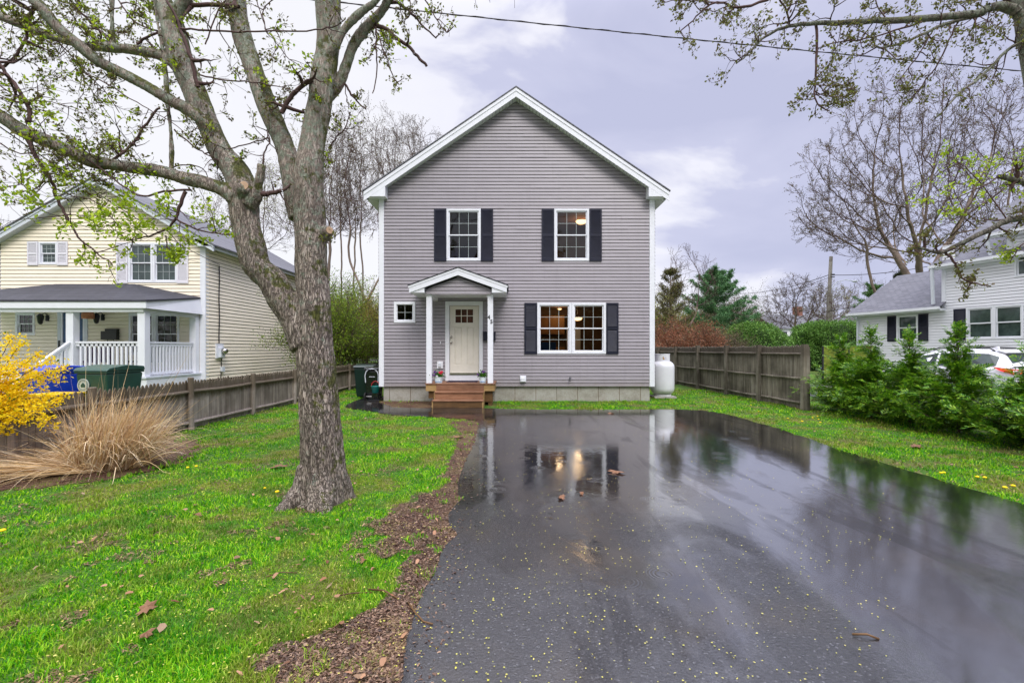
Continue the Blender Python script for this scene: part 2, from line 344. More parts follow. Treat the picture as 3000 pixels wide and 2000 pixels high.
MT['arbor'] = leafmat('arborvitae fronds', [(0.03, 0.12, 0.005), (0.10, 0.28, 0.012), (0.34, 0.52, 0.03), (0.06, 0.20, 0.01), (0.02, 0.08, 0.005)], rough=0.4, spec=0.4, trans=0.2)
MT['pine'] = leafmat('pine needles', [(0.05, 0.15, 0.055), (0.10, 0.24, 0.09), (0.18, 0.34, 0.13), (0.03, 0.10, 0.04)], trans=0.15)
MT['forsythia'] = leafmat('forsythia petals', [(0.92, 0.66, 0.005), (1.0, 0.80, 0.02), (0.88, 0.55, 0.005)], trans=0.35)
MT['straw'] = leafmat('dry ornamental grass', [(0.60, 0.39, 0.16), (0.82, 0.61, 0.34), (0.28, 0.14, 0.06), (0.90, 0.76, 0.54), (0.58, 0.39, 0.20)], rough=0.5, trans=0.2)
def grassmat():
    t = NT('lawn grass blades'); isl = t.n('NewGeometry').outputs['Random Per Island']
    col = t.ramp(isl, [(0.0, (0.022, 0.17, 0.003)), (0.35, (0.095, 0.38, 0.005)), (0.7, (0.26, 0.58, 0.008)), (1.0, (0.50, 0.68, 0.04))])
    yel = t.ramp(isl, [(0.0, (0.14, 0.22, 0.012)), (0.6, (0.27, 0.37, 0.03)), (0.88, (0.38, 0.34, 0.10)), (1.0, (0.46, 0.33, 0.17))])
    pf = t.noise(1.25, 5, 0.62); col = t.mix(t.ramp(pf, [(0.46, 0.0), (0.58, 0.9)]), col, yel); dk = t.noise(2.1, 4, 0.6, t.co(loc=(5, 2, 0))); col = t.mix(t.ramp(dk, [(0.50, 0.0), (0.62, 0.55)]), col, (0.018, 0.16, 0.012))
    p = t.n('BsdfPrincipled', {'Base Color': col, 'Roughness': 0.5, 'Specular IOR Level': 0.2})
    tr = t.n('BsdfTranslucent', {'Color': col}); mx = t.n('MixShader', {0: 0.35}); t.t.links.new(p.outputs[0], mx.inputs[1]); t.t.links.new(tr.outputs[0], mx.inputs[2])
    t.t.links.new(mx.outputs[0], t.out.inputs[0]); return t.m
MT['grass'] = grassmat()
def groundmat():
    t = NT('lawn soil and thatch'); a = t.noise(1.25, 5, 0.62); b = t.noise(22, 5, 0.7); c = t.noise(0.05, 3)
    g = t.ramp(b, [(0.3, (0.02, 0.055, 0.006)), (0.55, (0.05, 0.13, 0.012)), (0.75, (0.10, 0.20, 0.025))])
    s = t.ramp(b, [(0.3, (0.06, 0.045, 0.018)), (0.55, (0.13, 0.12, 0.03)), (0.75, (0.22, 0.17, 0.08))])
    col = t.mix(t.ramp(a, [(0.46, 0.0), (0.60, 0.8)]), g, s)
    return t.pr(col, 0.9, 0.2, t.bump(b, 0.6, 0.03))
MT['ground'] = groundmat()
def mulchmat():
    t = NT('wet bark mulch soil'); b = t.noise(45, 6, 0.75); a = t.noise(3, 4)
    col = t.ramp(b, [(0.3, (0.03, 0.014, 0.009)), (0.5, (0.09, 0.042, 0.025)), (0.7, (0.20, 0.11, 0.07))])
    col = t.mix(t.ramp(a, [(0.45, 0.0), (0.65, 0.5)]), col, (0.20, 0.16, 0.06))
    return t.pr(col, 0.75, 0.3, t.bump(b, 0.9, 0.03))
MT['mulch'] = mulchmat()
MT['chips'] = leafmat('bark chips and leaf scraps', [(0.035, 0.018, 0.012), (0.085, 0.042, 0.025), (0.13, 0.070, 0.042), (0.30, 0.19, 0.12), (0.05, 0.027, 0.018), (0.09, 0.06, 0.03)], trans=0.0, rough=0.5, spec=0.4)
MT['thatch'] = leafmat('thatch and soil crumbs', [(0.10, 0.055, 0.03), (0.20, 0.12, 0.06), (0.36, 0.25, 0.14), (0.06, 0.03, 0.018), (0.24, 0.20, 0.07)], trans=0.0)
MT['deadleaf'] = leafmat('fallen oak and maple leaves', [(0.26, 0.12, 0.06), (0.42, 0.24, 0.14), (0.16, 0.07, 0.035), (0.34, 0.24, 0.15)], trans=0.1)
MT['blossom'] = leafmat('fallen yellow maple flowers', [(0.50, 0.46, 0.05), (0.62, 0.56, 0.16), (0.34, 0.36, 0.05)], trans=0.2)
def asphalt():
    t = NT('wet asphalt')
    g1 = t.noise(62, 4, 0.8); g2 = t.noise(170, 3, 0.7)
    big = t.noise(0.75, 6, 0.62, t.co((1, 0.5, 1), loc=(2.3, 0.4, 0)), 0.6)
    sx = t.n('SeparateXYZ'); t.put(sx.inputs[0], t.n('TexCoord').outputs['Object'])
    right = t.math('MINIMUM', t.math('MAXIMUM', t.math('MULTIPLY', t.math('SUBTRACT', sx.outputs['X'], 1.4), 0.07), -0.08), 0.10)
    near = t.math('MINIMUM', t.math('MAXIMUM', t.math('MULTIPLY', t.math('SUBTRACT', sx.outputs['Y'], 3.4), 0.07), -0.13), 0.06)
    pf = t.math('ADD', t.math('ADD', big, right), near)
    wet = t.ramp(pf, [(0.40, 0.0), (0.56, 1.0)], 'EASE')
    # strips of thinner film: sharper edged, drier, running with the drive
    st = t.noise(1.1, 6, 0.6, t.co((1.6, 0.30, 1), loc=(5, 1, 0), rot=(0, 0, 0.16)), 0.8)
    dry = t.ramp(st, [(0.55, 0.0), (0.61, 0.8)])
    sv = t.n('TexVoronoi', {'Scale': 105.0, 'Randomness': 1.0}, feature='F1'); t.put(sv.inputs['Vector'], t.co()); sc_ = t.n('SeparateXYZ'); t.put(sc_.inputs[0], sv.outputs['Color'])
    col = t.mix(0.55, t.ramp(g1, [(0.36, (0.006, 0.006, 0.007)), (0.55, (0.020, 0.019, 0.021)), (0.68, (0.06, 0.058, 0.062))]), t.ramp(sc_.outputs['X'], [(0.0, (0.005, 0.005, 0.006)), (0.7, (0.020, 0.018, 0.020)), (0.95, (0.045, 0.043, 0.046)), (1.0, (0.14, 0.14, 0.15))]))
    col = t.mix(wet, col, (0.012, 0.011, 0.012))
    tan = t.noise(0.8, 5, 0.6, t.co(loc=(7, 7, 0)))
    col = t.mix(t.ramp(tan, [(0.5, 0.0), (0.68, 0.5)]), col, (0.05, 0.038, 0.027))
    rough = t.math('ADD', t.ramp(wet, [(0.0, 0.13), (0.5, 0.08), (1.0, 0.06)]), t.math('MULTIPLY', dry, 0.07))
    vr = t.n('TexVoronoi', {'Scale': 2.6, 'Randomness': 1.0}, feature='F1'); t.put(vr.inputs['Vector'], t.co())
    d = vr.outputs['Distance']; rc = t.n('SeparateXYZ'); t.put(rc.inputs[0], vr.outputs['Color'])
    on = t.math('GREATER_THAN', rc.outputs['X'], 0.40)
    ring = t.math('MULTIPLY', t.math('SINE', t.math('MULTIPLY', d, 120.0)), t.math('MULTIPLY', on, t.ramp(d, [(0.0, 1.0), (0.22, 0.7), (0.34, 0.0)])))
    rip = t.noise(6, 4, 0.6)
    cz = t.math('MINIMUM', t.math('MAXIMUM', t.math('MULTIPLY', t.math('SUBTRACT', 5.6, sx.outputs['Y']), 0.36), 0.12), 1.0)
    n1 = t.bump(t.math('MULTIPLY', cz, t.math('ADD', t.math('MULTIPLY', g1, t.ramp(wet, [(0.0, 1.0), (1.0, 0.06)])), t.math('MULTIPLY', sv.outputs['Distance'], t.ramp(wet, [(0.0, -0.6), (1.0, 0.0)])))), 0.8, 0.006)
    n2 = t.bump(t.math('MULTIPLY', t.math('ADD', t.math('MULTIPLY', ring, 0.25), rip), t.math('ADD', 0.35, t.math('MULTIPLY', wet, 0.65))), 0.30, 0.006, n1)
    spec = t.math('SUBTRACT', t.ramp(wet, [(0.0, 0.38), (0.6, 0.8), (1.0, 1.0)]), t.math('MULTIPLY', dry, 0.2))
    # deeper standing water over the right half of the drive, broken by the drier strips
    pool = t.math('MULTIPLY', t.math('MULTIPLY', t.math('SUBTRACT', sx.outputs['X'], 0.9), 0.9, True), t.math('SUBTRACT', 1.0, t.math('MULTIPLY', dry, 0.9)))
    cw = t.math('MULTIPLY', pool, t.ramp(pf, [(0.36, 0.0), (0.50, 1.0)]))
    return t.pr(col, rough, spec, n2, IOR=2.15, Coat_Weight=cw, Coat_IOR=1.9, Coat_Roughness=0.085)
MT['asphalt'] = asphalt()
MT['path'] = simple('wet pale pavement', (0.18, 0.18, 0.19), 0.15, 0.6, 0.2, 2)
def glassmat():
    t = NT('window glass'); fr = t.n('Fresnel', {'IOR': 1.55}); tr = t.n('BsdfTransparent', {'Color': (0.86, 0.88, 0.88)})
    gl = t.n('BsdfGlossy', {'Roughness': 0.02, 'Color': (0.9, 0.92, 0.95)}); mx = t.n('MixShader', {0: t.math('MULTIPLY', fr.outputs[0], 1.1, True)})
    t.t.links.new(tr.outputs[0], mx.inputs[1]); t.t.links.new(gl.outputs[0], mx.inputs[2]); t.t.links.new(mx.outputs[0], t.out.inputs[0]); return t.m
MT['glass'] = glassmat()
def darkglass(name, c, c2):
    t = NT(name); w = t.n('TexWave', {'Scale': 14.0, 'Distortion': 0.3}, bands_direction='Z'); t.put(w.inputs['Vector'], t.co())
    return t.pr(t.mix(t.ramp(t.noise(2.5, 4, 0.6), [(0.35, 0.0), (0.65, 1.0)]), c, t.mix(w.outputs['Fac'], c2, c)), 0.04, 0.7)
MT['pane_green'] = darkglass('dark glass over blinds', (0.02, 0.035, 0.035), (0.09, 0.13, 0.12))
MT['pane_dark'] = darkglass('dark glass', (0.012, 0.014, 0.018), (0.035, 0.04, 0.045))
MT['pane_brown'] = darkglass('dark glass over a brown room', (0.045, 0.016, 0.01), (0.14, 0.06, 0.035))
def emit(name, c, s):
    t = NT(name); e_ = t.n('Emission', {'Color': c, 'Strength': s}); t.t.links.new(e_.outputs[0], t.out.inputs[0]); return t.m
MT['lamp'] = emit('warm lamp glass', (1.0, 0.55, 0.22), 3.0)

# ------------------------------------------------------------------ ground, driveway, mulch
g = MB(); g.add([(-600, -200, 0), (600, -200, 0), (600, 900, 0), (-600, 900, 0)], [(0, 1, 2, 3)])
tag(g.build('ground', MT['ground']), kind='structure')
edge_px = [(1173,1995),(1185,1882),(1201,1837),(1226,1768),(1243,1730),(1266,1687),(1289,1626),(1308,1599),(1338,1573),(1319,1546),(1310,1518),(1328,1492),(1347,1463),(1337,1432),(1353,1377),(1372,1335),(1390,1297),(1400,1262),(1403,1242)]
DL = [(-0.62, -4.0), (-0.55, 0.0), (-0.54, 1.5)] + [G2(*p) for p in edge_px]
walk = [(-0.73, 9.87), (-1.14, 10.16), (-2.05, 10.47), (-2.87, 10.78), (-3.44, 11.3), (-4.1, 11.8), (-4.5, 12.25), (-4.66, 12.9), (-4.72, 13.6), (-4.75, 14.9), (-3.98, 14.9), (-3.95, 13.5), (-3.5, 12.7), (-3.2, 12.25), (-2.64, 12.03), (-2.15, 11.98)]
far = [(-2.1, 12.3), (-0.75, 12.3), (-0.74, 11.98), (0.5, 11.74), (2.5, 11.72), (4.2, 11.75), (4.85, 11.55), (5.12, 11.0)]
def jag(pts, amp, step, sd=1):
    r = random.Random(sd); out = []
    for a, b in zip(pts[:-1], pts[1:]):
        n = max(1, int(math.dist(a, b)/step))
        for i in range(n):
            f = i/n; out.append((a[0]+(b[0]-a[0])*f + r.gauss(0, amp), a[1]+(b[1]-a[1])*f + r.gauss(0, amp)))
    out.append(pts[-1]); return out
right = jag([(5.12, 11.0), (5.24, 8.9), (5.07, 6.8), (5.08, 5.5), (5.14, 4.6), (5.2, 2.0), (5.3, -4.0)], 0.018, 0.16, 3)
DRIVE = jag(DL, 0.012, 0.10, 4) + jag(walk, 0.015, 0.2, 5) + far + right[1:]
def sheet(name, poly, z, mat, kind='structure', h=0.0):
    me = bpy.data.meshes.new(name)
    import bmesh
    bm = bmesh.new(); vs = [bm.verts.new((x, y, z)) for x, y in poly]; f = bm.faces.new(vs)
    if f.normal.z < 0: f.normal_flip()
    bmesh.ops.triangulate(bm, faces=[f]); bm.normal_update(); bm.to_mesh(me); bm.free()
    return tag(finish(name, me, mat, None), kind=kind)
sheet('driveway', DRIVE, 0.014, MT['asphalt'])
MUL = [G2(*p) for p in [(1173,1995),(800,1995),(860,1900),(960,1862),(1040,1800),(1130,1770),(1185,1700),(1200,1655),(1150,1610),(1115,1560),(1130,1505),(1185,1475),(1265,1440),(1305,1395),(1318,1350),(1338,1300),(1345,1262),(1310,1236),(1395,1231)]] 
MUL0 = None
MUL = [(-0.3, -0.5), (-1.3, -0.5), (-1.25, 1.6)] + MUL[1:] + [(-0.4, 9.9), (-0.2, 8.0), (-0.3, 2.0)]
MUL = jag(MUL, 0.035, 0.09, 12)
sheet('mulch_bed', MUL, 0.005, MT['mulch'])
BED2 = [(-4.0, 13.66), (-3.9, 13.3), (-3.3, 12.1), (-2.5, 12.0), (-2.16, 12.1), (-2.16, 13.66)]
sheet('leaf_bed', BED2, 0.006, MT['mulch'])
BED3_ = None
BED3 = jag([(-8.0, 5.25), (-6.0, 4.95), (-5.2, 5.15), (-4.75, 5.6), (-4.55, 6.3), (-4.75, 7.1), (-5.5, 7.9), (-6.2, 8.3), (-6.25, 5.6)], 0.05, 0.12, 8)
sheet('grass_bed', BED3, 0.007, MT['mulch'])
sheet('side_path', [(8.0, 15.3), (14, 14.6), (14, 16.2), (7.9, 16.8)], 0.006, MT['path'])
sheet('neighbor_driveway', [(10.3, 3), (19, 3), (18.3, 20), (13.0, 20), (10.6, 14)], 0.004, MT['path'])
sheet('road', [(-90, 62), (120, 58), (120, 66), (-90, 70)], 0.008, MT['path'])
sheet('street', [(-90, -4.1), (90, -4.1), (90, -11), (-90, -11)], 0.008, MT['asphalt'])

# ------------------------------------------------------------------ house building blocks
class Wall:
    """flat wall: origin o, direction u along it, outward normal n; maps (u, z, d) to world"""
    def __init__(s, o, u, n): s.o = Vector(o); s.u = Vector(u).normalized(); s.n = Vector(n).normalized()
    def __call__(s, u, z, d=0.0): return tuple(s.o + s.u*u + s.n*d + Vector((0, 0, z)))
    def box(s, mb, u0, u1, z0, z1, d0, d1):
        vs = [s(u0,z0,d0), s(u1,z0,d0), s(u1,z0,d1), s(u0,z0,d1), s(u0,z1,d0), s(u1,z1,d0), s(u1,z1,d1), s(u0,z1,d1)]
        mb.add(vs, [(0,3,2,1),(4,5,6,7),(0,1,5,4),(1,2,6,5),(2,3,7,6),(3,0,4,7)])
    def prism(s, mb, poly, d0, d1):
        n = len(poly)
        mb.add([s(u, z, d0) for u, z in poly] + [s(u, z, d1) for u, z in poly],
               [tuple(range(n)), tuple(range(2*n-1, n-1, -1))] + [(i, i+n, (i+1) % n + n, (i+1) % n) for i in range(n)])
def siding(name, W, z0, z1, L, R, holes, mat, parent, expo=0.1025, depth=0.02, slot=0.012, seams=False):
    sr = random.Random(4)
    mb = MB(); n = int(math.ceil((z1-z0)/expo)); Lf = L if callable(L) else (lambda z: L); Rf = R if callable(R) else (lambda z: R)
    kinks = sorted({z for h in holes for z in (h[2], h[3])})
    for i in range(n):
        za, zb = z0+i*expo, min(z1, z0+(i+1)*expo)
        cuts = sorted([za, zb] + [k for k in kinks if za+1e-4 < k < zb-1e-4] + ([zb-slot] if zb-slot > za+1e-3 else []))
        for a, b in zip(cuts[:-1], cuts[1:]):
            m = (a+b)/2; iv = [(None, None)]
            spans = []; cur = Lf(m); first = True
            for h in sorted([h for h in holes if h[2] < m < h[3]]):
                spans.append((cur, first, h[0], False)); cur = h[1]; first = False
            spans.append((cur, first, Rf(m), True))
            for x0, e0, x1, e1 in spans:
                if x1-x0 < 1e-3: continue
                xa0 = Lf(a) if e0 else x0; xb0 = Lf(b) if e0 else x0; xa1 = Rf(a) if e1 else x1; xb1 = Rf(b) if e1 else x1
                rec = a >= zb-slot-1e-5 and zb < z1-1e-4
                da = -0.022 if rec else depth*(1-(a-za)/expo)+0.004; db = -0.022 if rec else depth*(1-(b-za)/expo)+0.004
                if seams and i % 3 == 1 and not rec and x1-x0 > 1.2 and a == za:
                    sxx = x0+(x1-x0)*sr.uniform(0.1, 0.9); mb.add([W(sxx, a, da+0.0035), W(min(sxx+0.9, x1-0.02), a, da+0.0035), W(min(sxx+0.9, x1-0.02), b, db+0.0035), W(sxx, b, db+0.0035), W(sxx, a, da-0.01), W(sxx, b, db-0.01)], [(0, 1, 2, 3), (4, 0, 3, 5)]) if b-a < expo else None
                vs = [W(xa0, a, da), W(xa1, a, da), W(xb1, b, db), W(xb0, b, db)]; fs = [(0, 1, 2, 3)]
                if a == za:
                    vs += [W(xa0, a, 0.0), W(xa1, a, 0.0)]; fs.append((4, 5, 1, 0)); vs[4] = W(xa0, a, -0.022); vs[5] = W(xa1, a, -0.022)
                mb.add(vs, fs)
    return mb.build(name, mat, parent)
def ring(W, mb, u0, u1, z0, z1, w, d0, d1, wb=None):
    wb = w if wb is None else wb
    W.box(mb, u0, u1, z1-w, z1, d0, d1); W.box(mb, u0, u1, z0, z0+wb, d0, d1)
    W.box(mb, u0, u0+w, z0+wb, z1-w, d0, d1); W.box(mb, u1-w, u1, z0+wb, z1-w, d0, d1)
def window(W, parent, u0, u1, z0, z1, cols=3, rows=2, cas=0.065, sash=0.035, pane='glass', frame='white', hung=True, grid=True, label=None):
    m = MB(); ring(W, m, u0, u1, z0, z1, cas, 0.0, 0.036); ring(W, m, u0+cas*0.55, u1-cas*0.55, z0+cas*0.55, z1-cas*0.55, cas*0.45+0.004, -0.05, 0.022)
    f = m.build('window', MT[frame], parent, bevel=0.003)
    if label: f['label'] = label
    a0, a1, b0, b1 = u0+cas, u1-cas, z0+cas, z1-cas; mid = (b0+b1)/2
    parts = [(b0, mid+sash/2, -0.035), (mid-sash/2, b1, -0.012)] if hung else [(b0, b1, -0.02)]
    sm = MB(); gm = MB(); pm = MB()
    for c0, c1, d in parts:
        ring(W, sm, a0, a1, c0, c1, sash, d-0.014, d+0.012)
        if grid:
            for i in range(1, cols):
                u = a0+sash + (a1-a0-2*sash)*i/cols; W.box(gm, u-0.0055, u+0.0055, c0+sash, c1-sash, d-0.004, d+0.006)
            for i in range(1, rows):
                z = c0+sash + (c1-c0-2*sash)*i/rows; W.box(gm, a0+sash, a1-sash, z-0.0055, z+0.0055, d-0.003, d+0.005)
        pm.add([W(a0+sash*0.5, c0+sash*0.5, d-0.006), W(a1-sash*0.5, c0+sash*0.5, d-0.006), W(a1-sash*0.5, c1-sash*0.5, d-0.006), W(a0+sash*0.5, c1-sash*0.5, d-0.006)], [(0, 1, 2, 3)])
    sm.build('sash', MT[frame], f); pm.build('pane', MT[pane], f)
    if grid: gm.build('muntin', MT['muntin'], f)
    return f
def shutter(W, parent, u0, u1, z0, z1, mat, label=None):
    m = MB(); st = 0.045; zm = (z0+z1)/2+ (z1-z0)*0.0
    W.box(m, u0, u0+st, z0, z1, 0.022, 0.052); W.box(m, u1-st, u1, z0, z1, 0.022, 0.052)
    for a, b in ((z0, z0+0.085), (zm-0.04, zm+0.04), (z1-0.06, z1)): W.box(m, u0+st, u1-st, a, b, 0.022, 0.050)
    W.box(m, u0+st, u1-st, z0+0.02, z1-0.02, 0.020, 0.026)
    z = z0+0.09
    while z < z1-0.075:
        if not (zm-0.06 < z < zm+0.04):
            m.add([W(u0+st, z, 0.047), W(u1-st, z, 0.047), W(u1-st, z+0.024, 0.030), W(u0+st, z+0.024, 0.030), W(u0+st, z-0.004, 0.040), W(u1-st, z-0.004, 0.040)], [(0,1,2,3), (4,5,1,0)])
        z += 0.031
    o = m.build('shutter', mat, parent)
    if label: o['label'] = label
    return o
def roof_slab(mb, W, pts, d0, d1, th):
    """pts: polyline (u,z) of the upper surface, extruded from depth d0 to d1, thickness th vertical"""
    poly = list(pts) + [(u, z-th) for u, z in reversed(pts)]; W.prism(mb, poly, d0, d1)

# ------------------------------------------------------------------ the grey house
D = 13.67
H = thing('house', 'grey clapboard two-storey gabled house with black shutters and number 45 on its porch', 'house', (0.14, D, 0))
W = Wall((0, D, 0), (1, 0, 0), (0, -1, 0))
XL, XR, XC, ZB = -3.99, 4.28, 0.12, 0.452
SL = 0.668
def rl(z): return XL+0.12 if z < 6.2 else max(XL+0.12, XC-(8.99-z)/SL)
def rr(z): return XR-0.12 if z < 6.2 else min(XR-0.12, XC+(8.99-z)/SL)
holes = [(-1.90, -1.00, 4.27, 5.71), (1.33, 2.25, 4.27, 5.71), (0.82, 2.75, 1.49, 2.89), (-3.48, -2.96, 2.42, 2.93), (-1.95, -0.92, 0.63, 2.95)]
siding('front_wall', W, ZB, 8.99, rl, rr, holes, MT['siding_grey'], H, seams=True)
m = MB(); m.prism([(XL+0.03, ZB-0.04), (XR-0.03, ZB-0.04), (XR-0.03, 6.1), (XC, 8.9), (XL+0.03, 6.1)], 'y', D+9.0, D+9.1)
m.build('back_wall', MT['siding_grey'], H)
for nm, x, sgn in (('side_wall', XL, -1), ('side_wall', XR, 1)):
    Ws = Wall((x, D, 0), (0, 1, 0), (sgn, 0, 0)); siding(nm, Ws, ZB, 6.2, 0.0, 9.1, [], MT['siding_grey'], H)
m = MB(); m.box(XL+0.12, XR-0.13, D+0.05, D+9.0, -0.1, ZB-0.006); 
m.build('foundation', MT['concrete'], H)
for i in range(13):
    m = MB(); x = XL+0.3+i*0.63; m.box(x-0.006, x+0.006, D+0.046, D+0.052, 0.0, ZB-0.01)
    m.build('foundation_joint', MT['lumber_dark'], H)
# corner boards
for a, b in ((XL, XL+0.15), (XR-0.155, XR)):
    m = MB(); m.box(a, b, D-0.034, D+0.10, ZB-0.01, 6.05); m.build('corner_board', MT['white'], H, bevel=0.004)
# roof: shingles, rake boards, soffit, eave returns
o_ = 0.30; XE0, XE1, ZE, ZR = -4.36, 4.62, 6.225, 9.265
Wf = Wall((0, D, 0), (1, 0, 0), (0, -1, 0))
m = MB(); roof_slab(m, Wf, [(XE0-0.03, ZE), (XC, ZR+0.02), (XE1+0.03, ZE)], -9.3, o_+0.03, 0.035); m.build('roof', MT['shingle_x'], H)
m = MB(); roof_slab(m, Wf, [(XE0, ZE-0.04), (XC, ZR-0.02), (XE1, ZE-0.04)], o_-0.02, o_+0.015, 0.10)
roof_slab(m, Wf, [(XE0, ZE-0.14), (XC, ZR-0.12), (XE1, ZE-0.14)], o_-0.02, o_, 0.165); m.build('rake_board', MT['white'], H, bevel=0.003)
m = MB(); roof_slab(m, Wf, [(XE0+0.1, ZE-0.18+0.03), (XC, ZR-0.255), (XE1-0.1, ZE-0.15)], 0.0, o_-0.022, 0.012)
so = m.build('soffit', MT['soffit'], H)
gL, gR = MB(), MB()
for i in range(-44, 45):
    if i == 0: continue
    m = gL if i < 0 else gR
    x = XC + i*0.10
    if not (XE0+0.55 < x < XE1-0.5): continue
    z = ZR-0.268-abs(x-XC)*SL*0.997; m.box(x-0.004, x+0.004, D-o_+0.03, D-0.03, z-0.004, z+0.002)
gL.build('vent_groove', MT['navy'], so); gR.build('vent_groove', MT['navy'], so)
for a, b, t in ((XE0+0.08, XL+0.26, -1), (XR-0.26, XE1-0.08, 1)):
    m = MB()
    zt = lambda x: ZR-0.27-abs(x-XC)*SL
    inner = b if t < 0 else a; outer = a if t < 0 else b
    poly = [(outer, 6.05), (inner, 6.05), (inner, zt(inner)+0.06), (outer, zt(outer)+0.10)]
    m.prism(poly, 'y', D-o_+0.002, D-0.0)
    m.build('eave_return', MT['white'], H, bevel=0.004)
for x0, x1 in ((XE0, XL), (XR, XE1)):
    m = MB(); m.box(min(x0, x1)+0.02, max(x0, x1)-0.003, D+0.002, D+9.2, 6.04, 6.06)
    xx = XE0+0.0 if x0 == XE0 else XE1-0.02; m.box(xx, xx+0.02, D-o_+0.02, D+9.2, 6.05, 6.19)
    m.build('fascia', MT['white'], H)
# windows and shutters
window(W, H, -1.965, -0.935, 4.21, 5.77, cas=0.062)
window(W, H, 1.265, 2.315, 4.21, 5.77, cas=0.062)
window(W, H, 0.755, 1.785, 1.425, 2.955, cas=0.07); window(W, H, 1.79, 2.82, 1.425, 2.955, cas=0.07)
window(W, H, -3.54, -2.90, 2.355, 2.985, cols=2, rows=2, cas=0.075, sash=0.02, hung=False)
for a, b, c, d in ((-2.335, -1.968, 4.20, 5.765), (-0.932, -0.565, 4.20, 5.765), (0.889, 1.262, 4.20, 5.765), (2.318, 2.69, 4.20, 5.765), (0.373, 0.752, 1.42, 2.95), (2.823, 3.19, 1.42, 2.95)):
    shutter(W, H, a, b, c, d, MT['navy'])
# door
m = MB(); W.box(m, -2.0, -1.875, 0.60, 2.995, 0.0, 0.045); W.box(m, -0.985, -0.875, 0.60, 2.995, 0.0, 0.045); W.box(m, -1.875, -0.985, 2.875, 2.995, 0.0, 0.045)
W.box(m, -1.875, -0.985, 0.62, 0.80, 0.0, 0.03)
m.build('door_frame', MT['white'], H, bevel=0.004)
m = MB(); W.box(m, -1.875, -0.985, 0.80, 0.838, -0.03, 0.05); m.build('threshold', MT['metal'], H)
dm = MB(); a, b = -1.868, -0.99
W.box(dm, a, b, 2.76, 2.868, -0.05, -0.01); W.box(dm, a, -1.70, 2.36, 2.76, -0.05, -0.01); W.box(dm, -1.172, b, 2.36, 2.76, -0.05, -0.01)
for u0, u1, z0, z1 in ((a, b, 2.23, 2.36), (a, b, 0.85, 1.10), (a, -1.72, 1.10, 2.23), (-1.50, -1.35, 1.10, 2.23), (-1.14, b, 1.10, 2.23)): W.box(dm, u0, u1, z0, z1, -0.05, -0.01)
for u0, u1 in ((-1.72, -1.50), (-1.35, -1.14)):
    W.box(dm, u0, u1, 1.10, 2.23, -0.05, -0.026); W.box(dm, u0+0.03, u1-0.03, 1.13, 2.20, -0.03, -0.016)
for i in range(1, 3): W.box(dm, -1.70+0.176*i-0.011, -1.70+0.176*i+0.011, 2.36, 2.76, -0.04, -0.012)
W.box(dm, -1.70, -1.172, 2.553, 2.577, -0.04, -0.013)
door = dm.build('door', MT['door'], H, bevel=0.003)
m = MB(); W.box(m, -1.70, -1.172, 2.36, 2.76, -0.035, -0.028); m.build('door_glass', MT['pane_brown'], door)
for z, r, nm in ((1.93, 0.028, 'deadbolt'), (1.775, 0.03, 'door_knob')):
    m = MB(); m.tube([W(-1.82, z, -0.012), W(-1.82, z, 0.03), W(-1.82, z, 0.032), W(-1.82, z, 0.06)], [r*1.1, r, r*0.7, r*0.9], 14); m.build(nm, MT['metal'], door, smooth=True)
m = MB(); W.box(m, -2.25, -2.07, 0.985, 1.20, 0.018, 0.045); dbx = m.build('meter_plate', MT['white'], H, bevel=0.006)
m = MB(); W.box(m, -2.20, -2.125, 1.03, 1.15, 0.046, 0.085); m.build('outlet_cover', MT['greywhite'], dbx, bevel=0.012)
m = MB(); W.box(m, -2.155, -2.135, 1.72, 1.79, 0.02, 0.045); m.build('doorbell', MT['white'], H)
m = MB(); W.box(m, -0.86, -0.49, 1.82, 2.08, 0.02, 0.12); W.box(m, -0.87, -0.48, 2.06, 2.09, 0.02, 0.14); m.build('mailbox', MT['navy'], H, bevel=0.01)
m = MB(); W.box(m, 0.235, 0.425, 0.575, 0.77, 0.02, 0.05); W.box(m, 0.265, 0.395, 0.59, 0.71, 0.05, 0.11); m.build('dryer_vent', MT['white'], H, bevel=0.012)
m = MB(); m.tube([W(1.74, 0.67, 0.0), W(1.74, 0.67, 0.08), W(1.73, 0.62, 0.11)], [0.022, 0.022, 0.016], 10); m.tube([W(1.74, 0.70, 0.06), W(1.74, 0.705, 0.065)], 0.035, 8); m.build('faucet', MT['dark'], H)
# interior shell: two dark rooms upstairs, one long room and a hall downstairs
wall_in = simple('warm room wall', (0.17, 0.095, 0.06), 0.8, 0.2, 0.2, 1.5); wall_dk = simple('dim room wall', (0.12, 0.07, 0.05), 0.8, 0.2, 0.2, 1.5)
oak = simple('oak cabinet', (0.33, 0.15, 0.04), 0.5, 0.4, 0.15, 3); blue = simple('blue sofa cloth', (0.05, 0.09, 0.20), 0.8, 0.2, 0.2, 6)
def room(x0, x1, y1, z0, z1, mat):
    m = MB(); m.box(x0, x1, D+0.10, y1, z0, z1); r = m.build('room', mat, H)
    me = r.data; fs = [p.index for p in me.polygons if abs(p.normal.y + 1) < 0.01]
    import bmesh
    bm = bmesh.new(); bm.from_mesh(me); bm.faces.ensure_lookup_table(); bmesh.ops.delete(bm, geom=[bm.faces[i] for i in fs], context='FACES_ONLY'); bm.to_mesh(me); bm.free(); return r
room(-3.8, -0.1, D+4.0, 3.5, 6.02, wall_dk); room(0.0, 4.1, D+4.0, 3.5, 6.02, wall_in); room(-0.5, 4.1, D+5.0, 0.7, 3.2, wall_in); room(-3.8, -2.3, D+3.0, 0.7, 3.2, wall_dk)
m = MB(); m.box(0.75, 2.1, D+4.5, D+4.98, 2.15, 2.9); m.box(0.75, 2.1, D+4.4, D+4.98, 0.75, 1.65)
